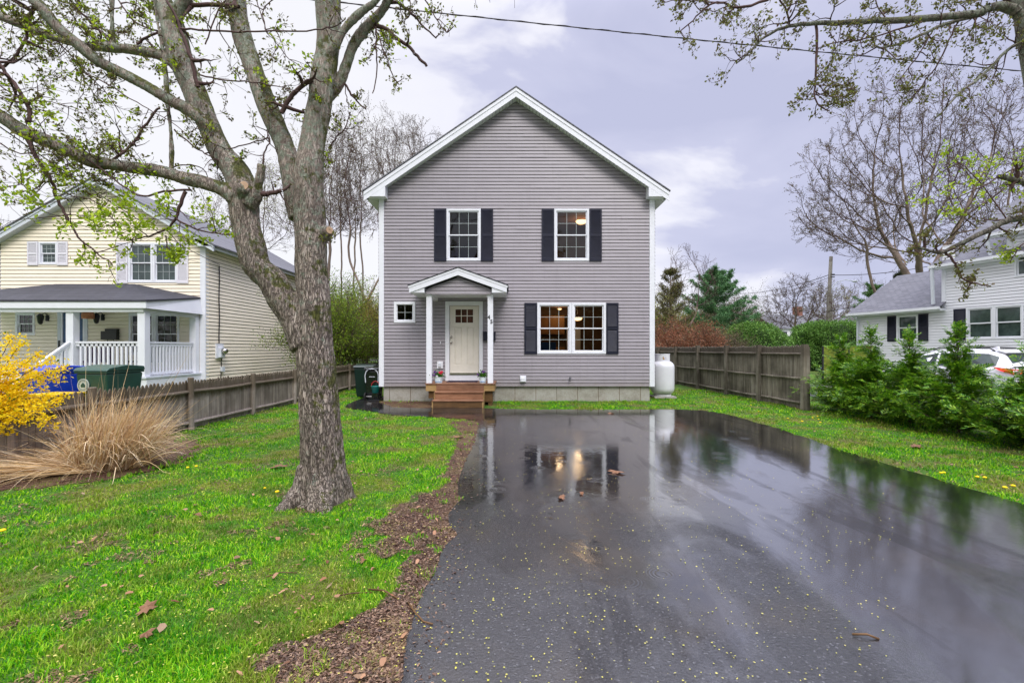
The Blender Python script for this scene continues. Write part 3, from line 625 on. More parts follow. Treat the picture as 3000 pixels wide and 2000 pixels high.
for i in range(4): m.box(0.78+i*0.34, 1.06+i*0.34, D+4.47, D+4.5, 2.2, 2.85)
m.build('kitchen_cabinet', oak, H)
m = MB(); m.box(2.2, 2.75, D+4.6, D+4.98, 0.75, 2.45); m.build('inner_door', MT['white'], H)
m = MB(); m.box(0.7, 1.5, D+1.2, D+2.0, 0.75, 1.55); m.box(0.7, 1.5, D+1.9, D+2.1, 0.75, 1.8); m.build('sofa', blue, H)
m = MB(); m.box(1.9, 2.9, D+1.6, D+2.4, 1.42, 1.47)
for x in (1.95, 2.85): m.box(x-0.03, x+0.03, D+1.7, D+1.76, 0.75, 1.42)
m.build('table', MT['lumber_dark'], H)
def indoor_lamp(x, y, z, r, label, watt, drop):
    t = thing('ceiling_lamp', label, 'lamp', (x, y, z), 'lamps lit inside the grey house')
    m = MB(); m.lathe([(0.02, -r*0.45), (r*0.7, -r*0.35), (r, 0.0), (r*0.95, 0.02)], (x, y, z), 20); m.build('lamp_shade', MT['lamp'], t, smooth=True)
    m = MB(); m.lathe([(r*0.5, 0.02), (r*0.5, 0.05)], (x, y, z), 12)
    if drop: m.tube([(x, y, z+0.05), (x, y, z+drop)], 0.012, 6)
    m.build('lamp_mount', MT['metal'], t)
    l = bpy.data.lights.new('bulb', 'POINT'); l.energy = watt; l.color = (1.0, 0.66, 0.36); l.shadow_soft_size = 0.12
    lo = bpy.data.objects.new('bulb', l); COL.objects.link(lo); lo.parent = t; lo.location = (0, 0, -r*0.6-0.1)
indoor_lamp(2.37, D+1.9, 5.93, 0.19, 'round warm ceiling light glowing in the upper right window', 7, 0)
indoor_lamp(2.34, D+2.6, 2.66, 0.17, 'orange pendant lamp glowing in the right half of the lower double window', 9, 0.5)
indoor_lamp(1.85, D+4.0, 3.12, 0.07, 'tiny warm ceiling light seen through the left half of the lower double window', 4, 0)
# porch
YD = 12.56
PW = Wall((0, YD, 0), (1, 0, 0), (0, -1, 0))
pr_ = MB(); roof_slab(pr_, PW, [(-2.85, 3.315), (-1.475, 3.81), (-0.10, 3.325)], -(D-YD)+0.02, 0.17, 0.022); proof = pr_.build('porch_roof', MT['shingle_dark'], H)
m = MB(); roof_slab(m, PW, [(-2.83, 3.293), (-1.475, 3.786), (-0.12, 3.303)], 0.12, 0.155, 0.065); roof_slab(m, PW, [(-2.81, 3.236), (-1.475, 3.72), (-0.14, 3.246)], 0.12, 0.145, 0.135)
m.build('porch_rake', MT['white'], proof, bevel=0.003)
for x0, x1 in ((-2.80, -2.40), (-0.55, -0.15)):
    xo = x0 if x0 < -1 else x1; s = 1 if x0 < -1 else -1
    m = MB(); m.prism([(xo, 3.11), (x1 if s > 0 else x0, 3.11), (x1 if s > 0 else x0, 3.26), (xo, 3.14)], 'y', YD-0.12, D-0.01); m.build('porch_eave', MT['white'], proof)
siding('porch_pediment', PW, 3.085, 3.62, lambda z: -2.38+max(0, (z-3.22))/0.358, lambda z: -0.56-max(0, (z-3.22))/0.358, [], MT['siding_grey'], proof)
m = MB(); m.box(-2.34, -2.22, YD+0.05, D-0.01, 3.0, 3.10); m.box(-0.70, -0.58, YD+0.05, D-0.01, 3.0, 3.10); m.box(-2.38, -0.56, YD+0.02, D-0.01, 3.10, 3.13); m.build('porch_ceiling', MT['white'], proof)
def post(x):
    m = MB(); m.box(x-0.075, x+0.075, YD+0.04, YD+0.19, 0.62, 3.085); return m.build('porch_post', MT['white'], H, bevel=0.006)
post(-2.30); pp = post(-0.60)
def text(s, size, loc, mat, parent, depth=0.004, rot=(math.radians(90), 0, 0)):
    c = bpy.data.curves.new('t', 'FONT'); c.body = s; c.size = size; c.extrude = depth; c.offset = 0.002; c.align_x = 'CENTER'
    o = bpy.data.objects.new('t', c); COL.objects.link(o); o.rotation_euler = rot
    bpy.context.view_layer.update(); me = bpy.data.meshes.new_from_object(o.evaluated_get(bpy.context.evaluated_depsgraph_get()))
    M_ = Matrix.Translation(Vector(loc)-Vector(ORG[parent.name][0] if parent else (0, 0, 0))) @ Matrix.Rotation(rot[2], 4, 'Z') @ Matrix.Rotation(rot[0], 4, 'X'); me.transform(M_)
    bpy.data.objects.remove(o); return finish('house_number' if parent is pp else 'lettering', me, mat, parent)
text('4', 0.155, (-0.640, YD+0.034, 2.40), MT['dark'], pp); text('5', 0.155, (-0.570, YD+0.034, 2.275), MT['dark'], pp)
m = MB()
for i in range(8): m.box(-2.40, -0.46, YD-0.02+i*0.141, YD-0.02+i*0.141+0.136, 0.588, 0.62)
deck = m.build('porch_deck', MT['deck'], H, bevel=0.003)
m = MB(); m.box(-2.38, -2.09, YD, YD+0.04, 0.41, 0.586); m.box(-2.38, -2.34, YD+0.04, D-0.02, 0.41, 0.586); m.build('rim_joist', MT['lumber'], H)
m = MB(); m.box(-0.775, -0.48, YD, YD+0.04, 0.41, 0.586); m.box(-0.52, -0.48, YD+0.04, D-0.02, 0.41, 0.586); m.build('rim_joist', MT['lumber'], H)
m = MB(); m.box(-2.32, -2.10, YD+0.08, YD+0.2, 0.20, 0.405); m.box(-2.20, -2.10, YD+0.1, YD+0.2, 0.0, 0.2); m.build('porch_footing', MT['lumber_dark'], H)
m = MB(); m.box(-0.76, -0.54, YD+0.08, YD+0.2, 0.10, 0.405); m.box(-0.66, -0.56, YD+0.1, D-0.1, 0.0, 0.2); m.build('porch_footing', MT['lumber_dark'], H)
m = MB()
m.box(-2.085, -0.78, YD-0.012, YD+0.03, 0.42, 0.585)
m.box(-2.10, -0.765, YD-0.30, YD-0.014, 0.385, 0.415); m.box(-2.08, -0.79, YD-0.27, YD-0.24, 0.215, 0.383)
m.box(-2.12, -0.75, YD-0.57, YD-0.272, 0.185, 0.213)
st = m.build('step', MT['deck'], H, bevel=0.004)
m = MB(); m.box(-2.08, -0.79, YD-0.54, YD-0.50, 0.016, 0.183); m.build('step_riser', MT['lumber_dark'], H)
for x in (-2.12, -0.79):
    m = MB(); m.prism([(YD-0.55, 0.016), (YD, 0.016), (YD, 0.41), (YD-0.23, 0.383), (YD-0.23, 0.18), (YD-0.55, 0.18)], 'x', x, x+0.035)
    m.build('step_side', MT['lumber'], H)

# ------------------------------------------------------------------ cream house on the left
LH = thing('house', 'cream clapboard house with white railed porch behind the left fence', 'house', (-13.7, 15.2, 0))
YL = 15.2; LW = Wall((0, YL, 0), (1, 0, 0), (0, -1, 0)); LX0, LX1, LXC = -17.17, -10.23, -13.7
lz = lambda x: 7.10-abs(x-LXC)*0.575
lrl = lambda z: LX0+0.1 if z < 5.2 else max(LX0+0.1, LXC-(7.10-z)/0.575); lrr = lambda z: LX1-0.1 if z < 5.2 else min(LX1-0.1, LXC+(7.10-z)/0.575)
siding('front_wall', LW, 0.55, 7.08, lrl, lrr, [(-15.73, -15.23, 4.44, 5.08), (-12.74, -12.0, 3.84, 5.05), (-11.97, -11.23, 3.84, 5.05), (-16.5, -15.98, 2.09, 2.73), (-12.7, -12.0, 1.42, 2.7), (-11.95, -11.2, 1.42, 2.7), (-15.05, -14.25, 0.8, 2.78)], MT['siding_cream'], LH, expo=0.122, slot=0.016)
LS = Wall((LX1, YL, 0), (0, 1, 0), (1, 0, 0)); siding('side_wall', LS, 0.55, 5.2, 0.0, 8.2, [], MT['siding_cream'], LH, expo=0.122, slot=0.016)
m = MB(); m.prism([(LX0, 0.0), (LX1-0.02, 0.0), (LX1-0.02, 5.0), (LXC, 7.0), (LX0, 5.0)], 'y', YL+0.06, YL+8.2); m.build('inner_wall', MT['pane_dark'], LH)
m = MB(); m.box(LX0+0.1, LX1-0.06, YL+0.02, YL+8.1, 0, 0.55); m.build('foundation', MT['concrete'], LH)
for a, b in ((LX1-0.17, LX1+0.012),):
    m = MB(); m.box(a, b, YL-0.035, YL+0.14, 0.54, 5.05); m.build('corner_board', MT['white'], LH, bevel=0.004)
m = MB(); roof_slab(m, LW, [(LXC-3.93, 7.26-3.93*0.575), (LXC, 7.26), (LXC+3.93, 7.26-3.93*0.575)], -8.5, 0.30, 0.04); m.build('roof', MT['shingle_x'], LH)
m = MB(); roof_slab(m, LW, [(LXC-3.9, 7.22-3.9*0.575), (LXC, 7.22), (LXC+3.9, 7.22-3.9*0.575)], 0.2, 0.27, 0.08); roof_slab(m, LW, [(LXC-3.88, 7.15-3.88*0.575), (LXC, 7.15), (LXC+3.88, 7.15-3.88*0.575)], 0.2, 0.25, 0.14)
roof_slab(m, LW, [(LXC-3.8, 7.05-3.8*0.575), (LXC, 7.05), (LXC+3.8, 7.05-3.8*0.575)], 0.0, 0.2, 0.02); m.build('rake_board', MT['greywhite'], LH)
m = MB(); m.prism([(LX1-0.2, 4.95), (LX1+0.36, 4.95), (LX1+0.36, 5.02), (LX1-0.2, 5.2)], 'y', YL-0.25, YL); m.box(LX1+0.30, LX1+0.36, YL-0.2, YL+8.4, 4.87, 5.0); m.box(LX1+0.01, LX1+0.30, YL, YL+8.4, 4.95, 4.965); m.build('eave_return', MT['greywhite'], LH)
window(LW, LH, -15.79, -15.17, 4.38, 5.14, cas=0.06, pane='pane_green')
window(LW, LH, -12.80, -11.985, 3.78, 5.11, pane='pane_green'); window(LW, LH, -11.98, -11.17, 3.78, 5.11, pane='pane_green')
window(LW, LH, -16.56, -15.92, 2.03, 2.79, pane='pane_dark'); window(LW, LH, -12.78, -11.95, 1.37, 2.77, pane='pane_dark'); window(LW, LH, -11.94, -11.1, 1.37, 2.77, pane='pane_dark')
for a, b, c, d in ((-16.15, -15.80, 4.36, 5.15), (-15.16, -14.81, 4.36, 5.15), (-13.19, -12.81, 3.76, 5.13), (-11.16, -10.79, 3.76, 5.13)): shutter(LW, LH, a, b, c, d, MT['shutter_white'])
m = MB(); ring(LW, m, -15.15, -14.15, 0.78, 2.9, 0.1, 0.0, 0.04); m.build('door_frame', MT['greywhite'], LH)
m = MB(); LW.box(m, -15.05, -14.25, 0.8, 2.8, -0.02, 0.0); dd = m.build('door', simple('blue storm door', (0.04, 0.09, 0.20), 0.3, 0.5, 0.3, 3), LH)
m = MB(); LW.box(m, -15.05, -14.25, 0.8, 1.0, 0.0, 0.03); LW.box(m, -15.05, -14.25, 1.72, 1.78, 0.0, 0.03); LW.box(m, -15.05, -14.99, 0.8, 2.8, 0.0, 0.032); LW.box(m, -14.31, -14.25, 0.8, 2.8, 0.0, 0.032); m.build('door_rail', MT['white'], dd)
m = MB(); LW.box(m, -15.10, -15.06, 1.62, 1.85, 0.03, 0.07); m.build('door_handle', MT['dark'], dd)
def lantern(x, z, mat='dark'):
    m = MB(); LW.box(m, x-0.06, x+0.06, z-0.1, z+0.1, 0.0, 0.03); m.tube([LW(x, z+0.1, 0.02), LW(x, z+0.16, 0.1), LW(x-0.05, z+0.1, 0.18)], 0.012, 6)
    m.lathe([(0.02, 0.12), (0.10, 0.04), (0.09, 0.0), (0.06, -0.2), (0.02, -0.24)], LW(x-0.06, z+0.02, 0.19), 8); return m.build('wall_lantern', MT[mat], LH)
lantern(-15.5, 2.6); lantern(-13.65, 2.62)
m = MB(); m.lathe([(0.02, 0.16), (0.12, 0.12), (0.17, 0.0), (0.16, -0.13)], LW(-13.75, 2.68, 0.45), 12); m.tube([LW(-13.75, 2.84, 0.45), LW(-13.75, 2.95, 0.45)], 0.01, 5)
tag(m.build('wind_chime', simple('copper bell', (0.42, 0.17, 0.08), 0.5, 0.4, 0.3, 5)), 'copper coloured bell shape hanging from the cream house porch ceiling', 'wind chime')
m = MB(); LW.box(m, -13.62, -13.1, 1.88, 2.16, 0.0, 0.14); LW.box(m, -13.5, -13.1, 2.16, 2.24, 0.0, 0.12)
for x in (-13.45, -13.25): m.tube([LW(x, 1.88, 0.07), LW(x, 1.76, 0.07), LW(x-0.05, 1.72, 0.07)], 0.01, 5)
m.build('mailbox', MT['dark'], LH, bevel=0.012)
m = MB(); LS.box(m, 0.45, 0.85, 1.25, 1.75, 0.02, 0.06); mp_ = m.build('meter_panel', MT['white'], LH)
m = MB(); LS.box(m, 0.55, 0.78, 1.28, 1.62, 0.06, 0.16); m.build('electric_meter', MT['greywhite'], mp_, bevel=0.01)
m = MB(); m.tube([LS(0.66, 1.5, 0.16), LS(0.66, 1.5, 0.24), LS(0.66, 1.5, 0.30)], [0.10, 0.10, 0.07], 14); m.build('meter_dome', MT['metal'], mp_, smooth=True)
m = MB(); m.tube([LS(0.62, 4.45, 0.05)]+[LS(0.62+0.012*math.sin(i), 4.4-i*0.22, 0.05) for i in range(13)], 0.018, 6); m.tube([LS(0.75, 1.28, 0.05), LS(0.74, 0.9, 0.05), LS(0.7, 0.55, 0.05)], 0.014, 6); m.build('service_cable', MT['cable'], LH)
m = MB(); LS.box(m, 0.72, 0.88, 0.78, 0.95, 0.02, 0.09); m.build('cable_box', MT['greywhite'], LH)
# porch of the cream house
m = MB(); A = (-10.28, 12.78, 2.95); B = (-17.3, 12.78, 2.95); Cc = (-17.2, YL, 3.29); Dd = (-10.38, YL-0.01, 3.29); E = (-12.6, YL-0.01, 3.74); Ff = (-15.2, YL-0.01, 3.74)
th = 0.05; up_ = [A, Dd, E, Ff, Cc, B]; dn = [(x, y, z-th) for x, y, z in up_]
m.add(up_+dn, [(5, 0, 2, 3), (0, 1, 2), (5, 3, 4), (6, 11, 9, 8), (6, 8, 7), (11, 10, 9), (0, 5, 11, 6), (1, 0, 6, 7)]); proof2 = m.build('porch_roof', MT['shingle_dark'], LH)
m = MB(); m.box(-17.3, -10.30, 12.80, 12.84, 2.72, 2.898); m.box(-17.3, -10.42, 12.86, 13.02, 2.62, 2.80)
m.add([(-10.31, 12.80, 2.72), (-10.31, YL-0.04, 2.72), (-10.40, YL-0.04, 3.235), (-10.31, 12.80, 2.9)], [(0, 1, 2, 3)])
m.box(-10.60, -10.44, 13.02, YL-0.02, 2.60, 2.78); m.box(-17.2, -10.6, 12.9, YL-0.02, 2.80, 2.82); m.build('porch_fascia', MT['white'], proof2)
for x, y in ((-10.52, 13.0), (-12.55, 13.0), (-16.9, 13.0), (-10.52, YL-0.12)):
    m = MB(); m.box(x-0.105, x+0.105, y-0.1, y+0.1, 0.78, 2.62); m.build('porch_post', MT['white'], LH, bevel=0.006)
m = MB(); m.box(-17.2, -10.34, 12.86, YL-0.02, 0.73, 0.78); m.build('porch_deck', MT['greywhite'], LH)
m = MB(); m.box(-17.2, -10.36, 12.9, 12.94, 0.47, 0.73); m.box(-10.40, -10.36, 12.94, YL-0.02, 0.47, 0.73); m.build('porch_skirt', MT['white'], LH)
def railing(a, b, parent, step=0.125, zb=0.86, zt=1.76):
    a = Vector(a); b = Vector(b); m = MB(); d = b-a; n = int(d.length/step)
    m.bar(a+Vector((0, 0, zt)), b+Vector((0, 0, zt)), 0.08, 0.05); m.bar(a+Vector((0, 0, zt-0.07)), b+Vector((0, 0, zt-0.07)), 0.04, 0.07); m.bar(a+Vector((0, 0, zb)), b+Vector((0, 0, zb)), 0.045, 0.07)
    for i in range(1, n):
        p = a+d*i/n; m.bar(p+Vector((0, 0, zb-0.05)), p+Vector((0, 0, zt-0.04)), 0.05, 0.04)
    return m.build('railing', MT['white'], parent)
railing((-12.44, 13.0, 0), (-10.63, 13.0, 0), LH); railing((-10.52, 13.1, 0), (-10.52, YL-0.22, 0), LH)
railing((-12.55, 12.9, 0), (-12.58, 12.12, -0.56), LH, 0.13)
m = MB(); m.box(-12.64, -12.52, 12.06, 12.16, 0.1, 1.2); m.build('newel_post', MT['white'], LH)
m = MB()
for i in range(3): m.box(-16.2, -13.6, 12.0+i*0.28, 12.9, 0.0+i*0.2, 0.18+i*0.2); m.box(-16.2, -13.55, 11.97+i*0.28, 12.9, 0.184+i*0.2, 0.205+i*0.2)
m.build('porch_step', MT['white'], LH)
def porch_chair(x, y, mat, label, w=0.55):
    t = thing('porch_chair', label, 'chair', (x, y, 0.78)); m = MB()
    m.box(x-w/2, x+w/2, y, y+0.5, 1.15, 1.20); m.build('seat', mat, t)
    m = MB(); m.box(x-w/2, x+w/2, y+0.47, y+0.52, 1.20, 1.62); m.build('backrest', mat, t, bevel=0.02)
    for sx in (-w/2, w/2-0.04):
        for sy in (0, 0.46):
            m = MB(); m.box(x+sx, x+sx+0.04, y+sy, y+sy+0.04, 0.78, 1.15); m.build('leg', MT['dark'], t)
porch_chair(-13.2, 14.0, simple('dark patterned cushion', (0.06, 0.03, 0.08), 0.8, 0.2, 0.8, 9), 'dark patterned chair behind the railing, nearest the cream house door', 0.85)
porch_chair(-11.6, 14.2, MT['navy'], 'navy porch chair behind the railing below the lower double window', 0.9)

# ------------------------------------------------------------------ white house on the right
RH = thing('house', 'white clapboard house with grey shingle roofs and navy shutters beyond the shrubs', 'house', (19, 25, 0))
tdir = Vector((0.212, -0.977, 0)).normalized(); ndir = Vector((-0.977, -0.212, 0)).normalized()
RW = Wall((19, 25, 0), tdir, ndir)
siding('front_wall', RW, 0.3, 6.3, 0.05, 15.0, [(4.6, 6.45, 5.40, 6.3), (0.0, 4.1, 3.42, 6.3), (2.13, 3.01, 2.03, 3.21), (5.09, 5.95, 2.04, 3.32), (6.05, 6.9, 2.04, 3.32), (6.73, 7.85, 4.53, 5.72)], MT['siding_white'], RH, expo=0.13, slot=0.018)
m = MB(); RW.box(m, 0.02, 15.0, 0.0, 0.3, -0.1, -0.02); m.build('foundation', MT['concrete'], RH)
m = MB(); RW.box(m, 0.0, 15.0, 0.3, 3.4, -6.0, -0.06); RW.box(m, 4.1, 15.0, 3.4, 5.3, -12.0, -0.06); m.build('inner_wall', MT['siding_white'], RH)
def gable_roof(u0, u1, ze, run, name, slope=0.636, ov=0.38, th=0.06):
    m = MB(); a, b, c = ov, -run, -2*run-ov
    z0 = ze; zr = ze+(run+ov)*slope
    P_ = lambda u, d, z: RW(u, z, d)
    vs = [P_(u0, a, z0), P_(u1, a, z0), P_(u1, b, zr), P_(u0, b, zr), P_(u1, c, z0), P_(u0, c, z0)]; vs += [(x, y, z-th) for x, y, z in vs]
    m.add(vs, [(0,1,2,3), (3,2,4,5), (6,9,8,7), (9,11,10,8), (0,6,7,1), (0,3,9,6), (3,5,11,9), (1,7,8,2), (2,8,10,4)]); r = m.build(name, MT['shingle_y'], RH)
    m = MB(); m.bar(RW(u0, ze-0.07, a+0.03), RW(u1, ze-0.07, a+0.03), 0.11, 0.12); RW.box(m, u0+0.02, u1-0.02, ze-0.2, ze-0.08, 0.0, a-0.03); m.build('gutter', MT['white'], r)
    m = MB(); m.bar(RW(u0+0.02, z0-0.13, a), RW(u0+0.02, zr-0.13, b), 0.04, 0.16); m.build('rake_board', MT['white'], r)
    g_ = MB(); RW.prism(g_, [(0, 0)], 0, 0) if False else None
    return r
gable_roof(-0.3, 4.25, 3.52, 3.1, 'wing_roof'); gable_roof(3.8, 15.2, 5.43, 6.2, 'main_roof'); gable_roof(6.0, 15.2, 6.38, 6.2, 'upper_roof')
m = MB(); m.add([RW(0.0, 3.3, 0.0), RW(0.0, 3.3, -6.2), RW(0.0, 5.3, -3.1), RW(0.0, 0.2, 0.0), RW(0.0, 0.2, -6.2)], [(0, 1, 2), (3, 4, 1, 0)])
m.add([RW(4.1, 3.3, 0.0), RW(4.1, 3.3, -12.0), RW(4.1, 9.0, -6.2), RW(4.1, 5.2, 0)], [(0, 1, 2, 3)]); m.add([RW(6.45, 5.3, 0), RW(6.45, 6.2, 0), RW(6.45, 10.0, -6.2), RW(6.45, 5.3, -6.2)], [(0, 1, 2, 3)]); m.build('gable_wall', MT['siding_white'], RH)
for u0, u1, z0, z1 in ((0.0, 0.14, 0.3, 3.3), (4.1, 4.24, 3.45, 5.25), (6.45, 6.6, 5.3, 6.2)):
    m = MB(); RW.box(m, u0-0.02, u1, z0, z1, -0.1, 0.035); m.build('corner_board', MT['white'], RH)
for pp_, rr_ in (([RW(3.92, 5.35, 0.38), RW(3.92, 3.65, 0.30)], 0.07), ([RW(5.98, 6.3, 0.38), RW(6.05, 5.47, 0.25)], 0.07), ([RW(-0.05, 3.4, 0.36), RW(0.06, 3.1, 0.08), RW(0.06, 0.3, 0.08)], 0.055)):
    m = MB(); m.tube(pp_, rr_, 8); m.build('downspout', MT['greywhite'], RH)
window(RW, RH, 2.07, 3.07, 1.97, 3.27, grid=False, pane='pane_green', sash=0.05)
window(RW, RH, 5.03, 6.0, 1.98, 3.38, grid=False, pane='pane_green', sash=0.05); window(RW, RH, 6.0, 6.96, 1.98, 3.38, grid=False, pane='pane_green', sash=0.05)
window(RW, RH, 6.67, 7.9, 4.47, 5.78, grid=False, pane='pane_green', sash=0.05)
for a, b, c, d in ((1.62, 2.05, 1.95, 3.25), (3.09, 3.52, 1.95, 3.25), (4.56, 5.01, 1.97, 3.36)): shutter(RW, RH, a, b, c, d, MT['navy'])

# ------------------------------------------------------------------ fences
def fence(name, label, p0, p1, posts, h, hp, rails, side, pw, mat, postmat, rail_r, seed, tip=0.05, postw=0.11, posth=0.03):
    """pickets from p0 to p1; rails and posts stand on the given side (+1 right of travel)"""
    r = random.Random(seed); a = Vector((*p0, 0)); b = Vector((*p1, 0)); d = (b-a).normalized(); n = d.cross(Vector((0, 0, 1)))*side
    t = thing(name, label, 'fence', (*p0, 0)); cuts = [0.0] + posts + [(b-a).length]
    for c0, c1 in zip(cuts[:-1], cuts[1:]):
        if c1-c0 < 0.1: continue
        m = MB(); u = c0
        while u < c1-pw*0.5:
            w = pw*r.uniform(0.94, 1.04); hh = h+r.gauss(0, 0.012); le = r.gauss(0, 0.004); z0 = 0.0+r.uniform(0, 0.02)
            pts = [(u, z0), (u+w-0.004, z0), (u+w-0.004+le, hh-tip*1.6), (u+w*0.68+le, hh-tip*0.35), (u+w/2+le, hh), (u+w*0.32+le, hh-tip*0.35), (u+le, hh-tip*1.6)]
            jo = r.uniform(-0.004, 0.004)
            v0 = [a+d*x+n*jo+Vector((0, 0, z)) for x, z in pts]; v1 = [p+n*0.018 for p in v0]; k = len(pts)
            m.add(v0+v1, [tuple(range(k)), tuple(range(2*k-1, k-1, -1))]+[(i, i+k, (i+1) % k+k, (i+1) % k) for i in range(k)])
            u += w
        m.build('picket_panel', mat, t)
        for z in rails:
            m = MB(); sag = r.uniform(-0.02, 0.0); k = 5
            pts = [a+d*(c0+(c1-c0)*i/k)+n*(0.018+rail_r*0.8)+Vector((0, 0, z+sag*math.sin(math.pi*i/k)+r.gauss(0, 0.003))) for i in range(k+1)]
            m.tube(pts, rail_r, 7); m.build('rail', mat, t)
    for c in posts:
        m = MB(); p = a+d*c+n*(0.02+postw/2); hh = hp+r.uniform(-0.02, 0.02); le = Vector((r.gauss(0, 0.006), r.gauss(0, 0.006), 0))
        if postw > 0.12: m.bar(p, p+Vector((0, 0, hh))+le, postw, postw, (0, 1, 0))
        else: m.tube([p, p+Vector((0, 0, hh*0.6))+le*0.6, p+Vector((0, 0, hh-0.01))+le, p+Vector((0, 0, hh))+le], [postw/2, postw/2, postw/2, postw/2.6], 10)
        m.build('post', postmat, t)
    return t
fence('picket_fence', 'low weathered picket fence between the left lawn and the cream house', (-6.33, 2.0), (-6.33, 26.0), [0.55, 2.65, 4.77, 6.87, 8.99, 11.1, 13.2, 15.5, 17.7, 19.9, 22.0], 0.955, 1.0, (0.13, 0.74), 1, 0.088, MT['fence'], MT['fence'], 0.035, 3)
fence('board_fence', 'tall weathered grey board fence right of the grey house', (7.62, 11.66), (7.25, 24.5), [0.07, 2.12, 4.1, 6.35, 8.6, 10.8], 1.66, 1.70, (0.16, 0.80, 1.44), -1, 0.075, MT['fence_tall'], MT['fence_tall'], 0.032, 5, 0.035, 0.125)
t = fence('board_fence', 'short return panel of the tall fence running away to the right behind its end post', (7.70, 11.72), (7.78, 13.2), [0.06], 1.62, 1.64, (0.2, 1.40), -1, 0.075, MT['fence_tall'], MT['fence_tall'], 0.03, 6, 0.035, 0.125)
fence('board_fence', 'grey board fence across the back yard behind the grey house', (7.2, 24.5), (-2.5, 26.0), [2.4, 4.8, 7.2], 1.5, 1.55, (0.2, 1.2), -1, 0.09, MT['fence_tall'], MT['fence_tall'], 0.03, 8)

# ------------------------------------------------------------------ bins, tank, pots, small things near the house
def cart(x, y, rz, mat, label, w=0.6, d=0.72, h=1.08, z=0.0, front=True, mark=None, group=None):
    t = thing('wheeled_bin', label, 'wheeled bin', (x, y, z), group, (0, 0, rz))
    m = MB(); w2, d2 = w/2, d/2; wb, db = w2*0.80, d2*0.72
    m.add([(-wb,-db,0.05),(wb,-db,0.05),(wb,db,0.05),(-wb,db,0.05),(-w2*0.97,-d2*0.95,h*0.88),(w2*0.97,-d2*0.95,h*0.88),(w2*0.97,d2*0.95,h*0.88),(-w2*0.97,d2*0.95,h*0.88)],
          [(0,3,2,1),(4,5,6,7),(0,1,5,4),(1,2,6,5),(2,3,7,6),(3,0,4,7)]); m.build('bin_body', mat, t, bevel=0.03)
    m = MB(); m.box(-w2, w2, -d2, d2, h*0.88, h*0.915); m.build('rim', mat, t, bevel=0.01)
    m = MB(); m.prism([(-d2*1.06, h*0.915), (d2*1.02, h*0.915), (d2*0.95, h*0.975), (0, h), (-d2*0.9, h*0.96)], 'x', -w2*1.04, w2*1.04); m.build('lid', mat, t, bevel=0.015)
    m = MB(); m.tube([(-w2*0.7, d2*1.0, h*0.9), (-w2*0.7, d2*1.16, h*0.93), (w2*0.7, d2*1.16, h*0.93), (w2*0.7, d2*1.0, h*0.9)], 0.014, 8); m.build('handle', mat, t)
    for sx in (-1, 1):
        m = MB(); m.tube([(sx*(w2*0.82), db+0.03, 0.12), (sx*(w2*0.95), db+0.03, 0.12)], 0.12, 18); wl = m.build('wheel', MT['rubber'], t, bevel=0.01)
    m = MB(); m.tube([(-w2*0.98, db+0.03, 0.12), (w2*0.98, db+0.03, 0.12)], 0.014, 8); m.build('axle', MT['metal'], t)
    return t
green = simple('dark green bin plastic', (0.012, 0.055, 0.038), 0.4, 0.5, 0.15, 3); bluep = simple('blue bin plastic', (0.01, 0.045, 0.42), 0.38, 0.5, 0.12, 3)
blk = simple('wet black plastic', (0.008, 0.009, 0.011), 0.12, 0.6, 0.2, 3); teal = simple('teal plastic', (0.0, 0.18, 0.16), 0.35, 0.5, 0.1, 4)
cart(-4.72, 14.75, math.radians(2), simple('green black bin plastic', (0.004, 0.018, 0.016), 0.35, 0.5, 0.15, 3), 'dark green wheeled bin half hidden behind the glossy black cart by the house corner', 0.62, 0.7, 1.08)
bc = cart(-4.27, 14.12, math.radians(180), blk, 'glossy black wheeled cart beside the left corner of the grey house, its wheels in front', 0.48, 0.5, 1.02)
m = MB(); m.tube([(0.19, 0.262, 0.55), (0.205, 0.275, 0.76), (0.17, 0.28, 0.88), (0.09, 0.285, 0.95), (0, 0.285, 0.965), (-0.09, 0.285, 0.95), (-0.17, 0.28, 0.88), (-0.205, 0.275, 0.76), (-0.19, 0.262, 0.55)], 0.014, 8); m.build('arched_rim', MT['greywhite'], bc)
m = MB()
for i in range(7): m.box(-0.09+i*0.026, -0.075+i*0.026, 0.262, 0.266, 0.71, 0.735)
m.build('worn_lettering', MT['greywhite'], bc)
t = thing('bucket', 'teal bucket with a red handle in front of the black cart', 'bucket', (-4.12, 13.72, 0.35))
m = MB(); m.lathe([(0.09, -0.12), (0.125, 0.07), (0.135, 0.075), (0.135, 0.085), (0.115, 0.085), (0.08, -0.1)], (-4.12, 13.72, 0.37), 20); m.build('bucket_body', teal, t, smooth=True)
m = MB(); m.tube([(-4.12+0.12*math.cos(a), 13.72, 0.45+0.15*math.sin(a)) for a in np.linspace(0, math.pi, 11)], 0.008, 6); m.build('handle', simple('red plastic', (0.55, 0.02, 0.03), 0.4), t)
m = MB(); m.box(-4.3, -3.98, 13.62, 13.84, 0.016, 0.05); m.box(-4.22, -4.02, 13.66, 13.8, 0.05, 0.249); tag(m.build('crate', blk, None, bevel=0.01), 'small black crate under the teal bucket', 'crate')
cart(-8.75, 8.75, math.radians(-14), bluep, 'blue wheeled recycling bin behind the picket fence, left of the green one', 0.66, 0.78, 1.26)
gb = cart(-7.72, 8.75, math.radians(-6), green, 'green wheeled bin with a round pale seal behind the picket fence', 0.68, 0.76, 1.27)
m = MB(); m.tube([(-0.17, -0.352, 0.90), (-0.17, -0.362, 0.90)], 0.12, 28); s_ = m.build('town_seal', simple('pale seal print', (0.42, 0.47, 0.45), 0.5), gb)
m = MB()
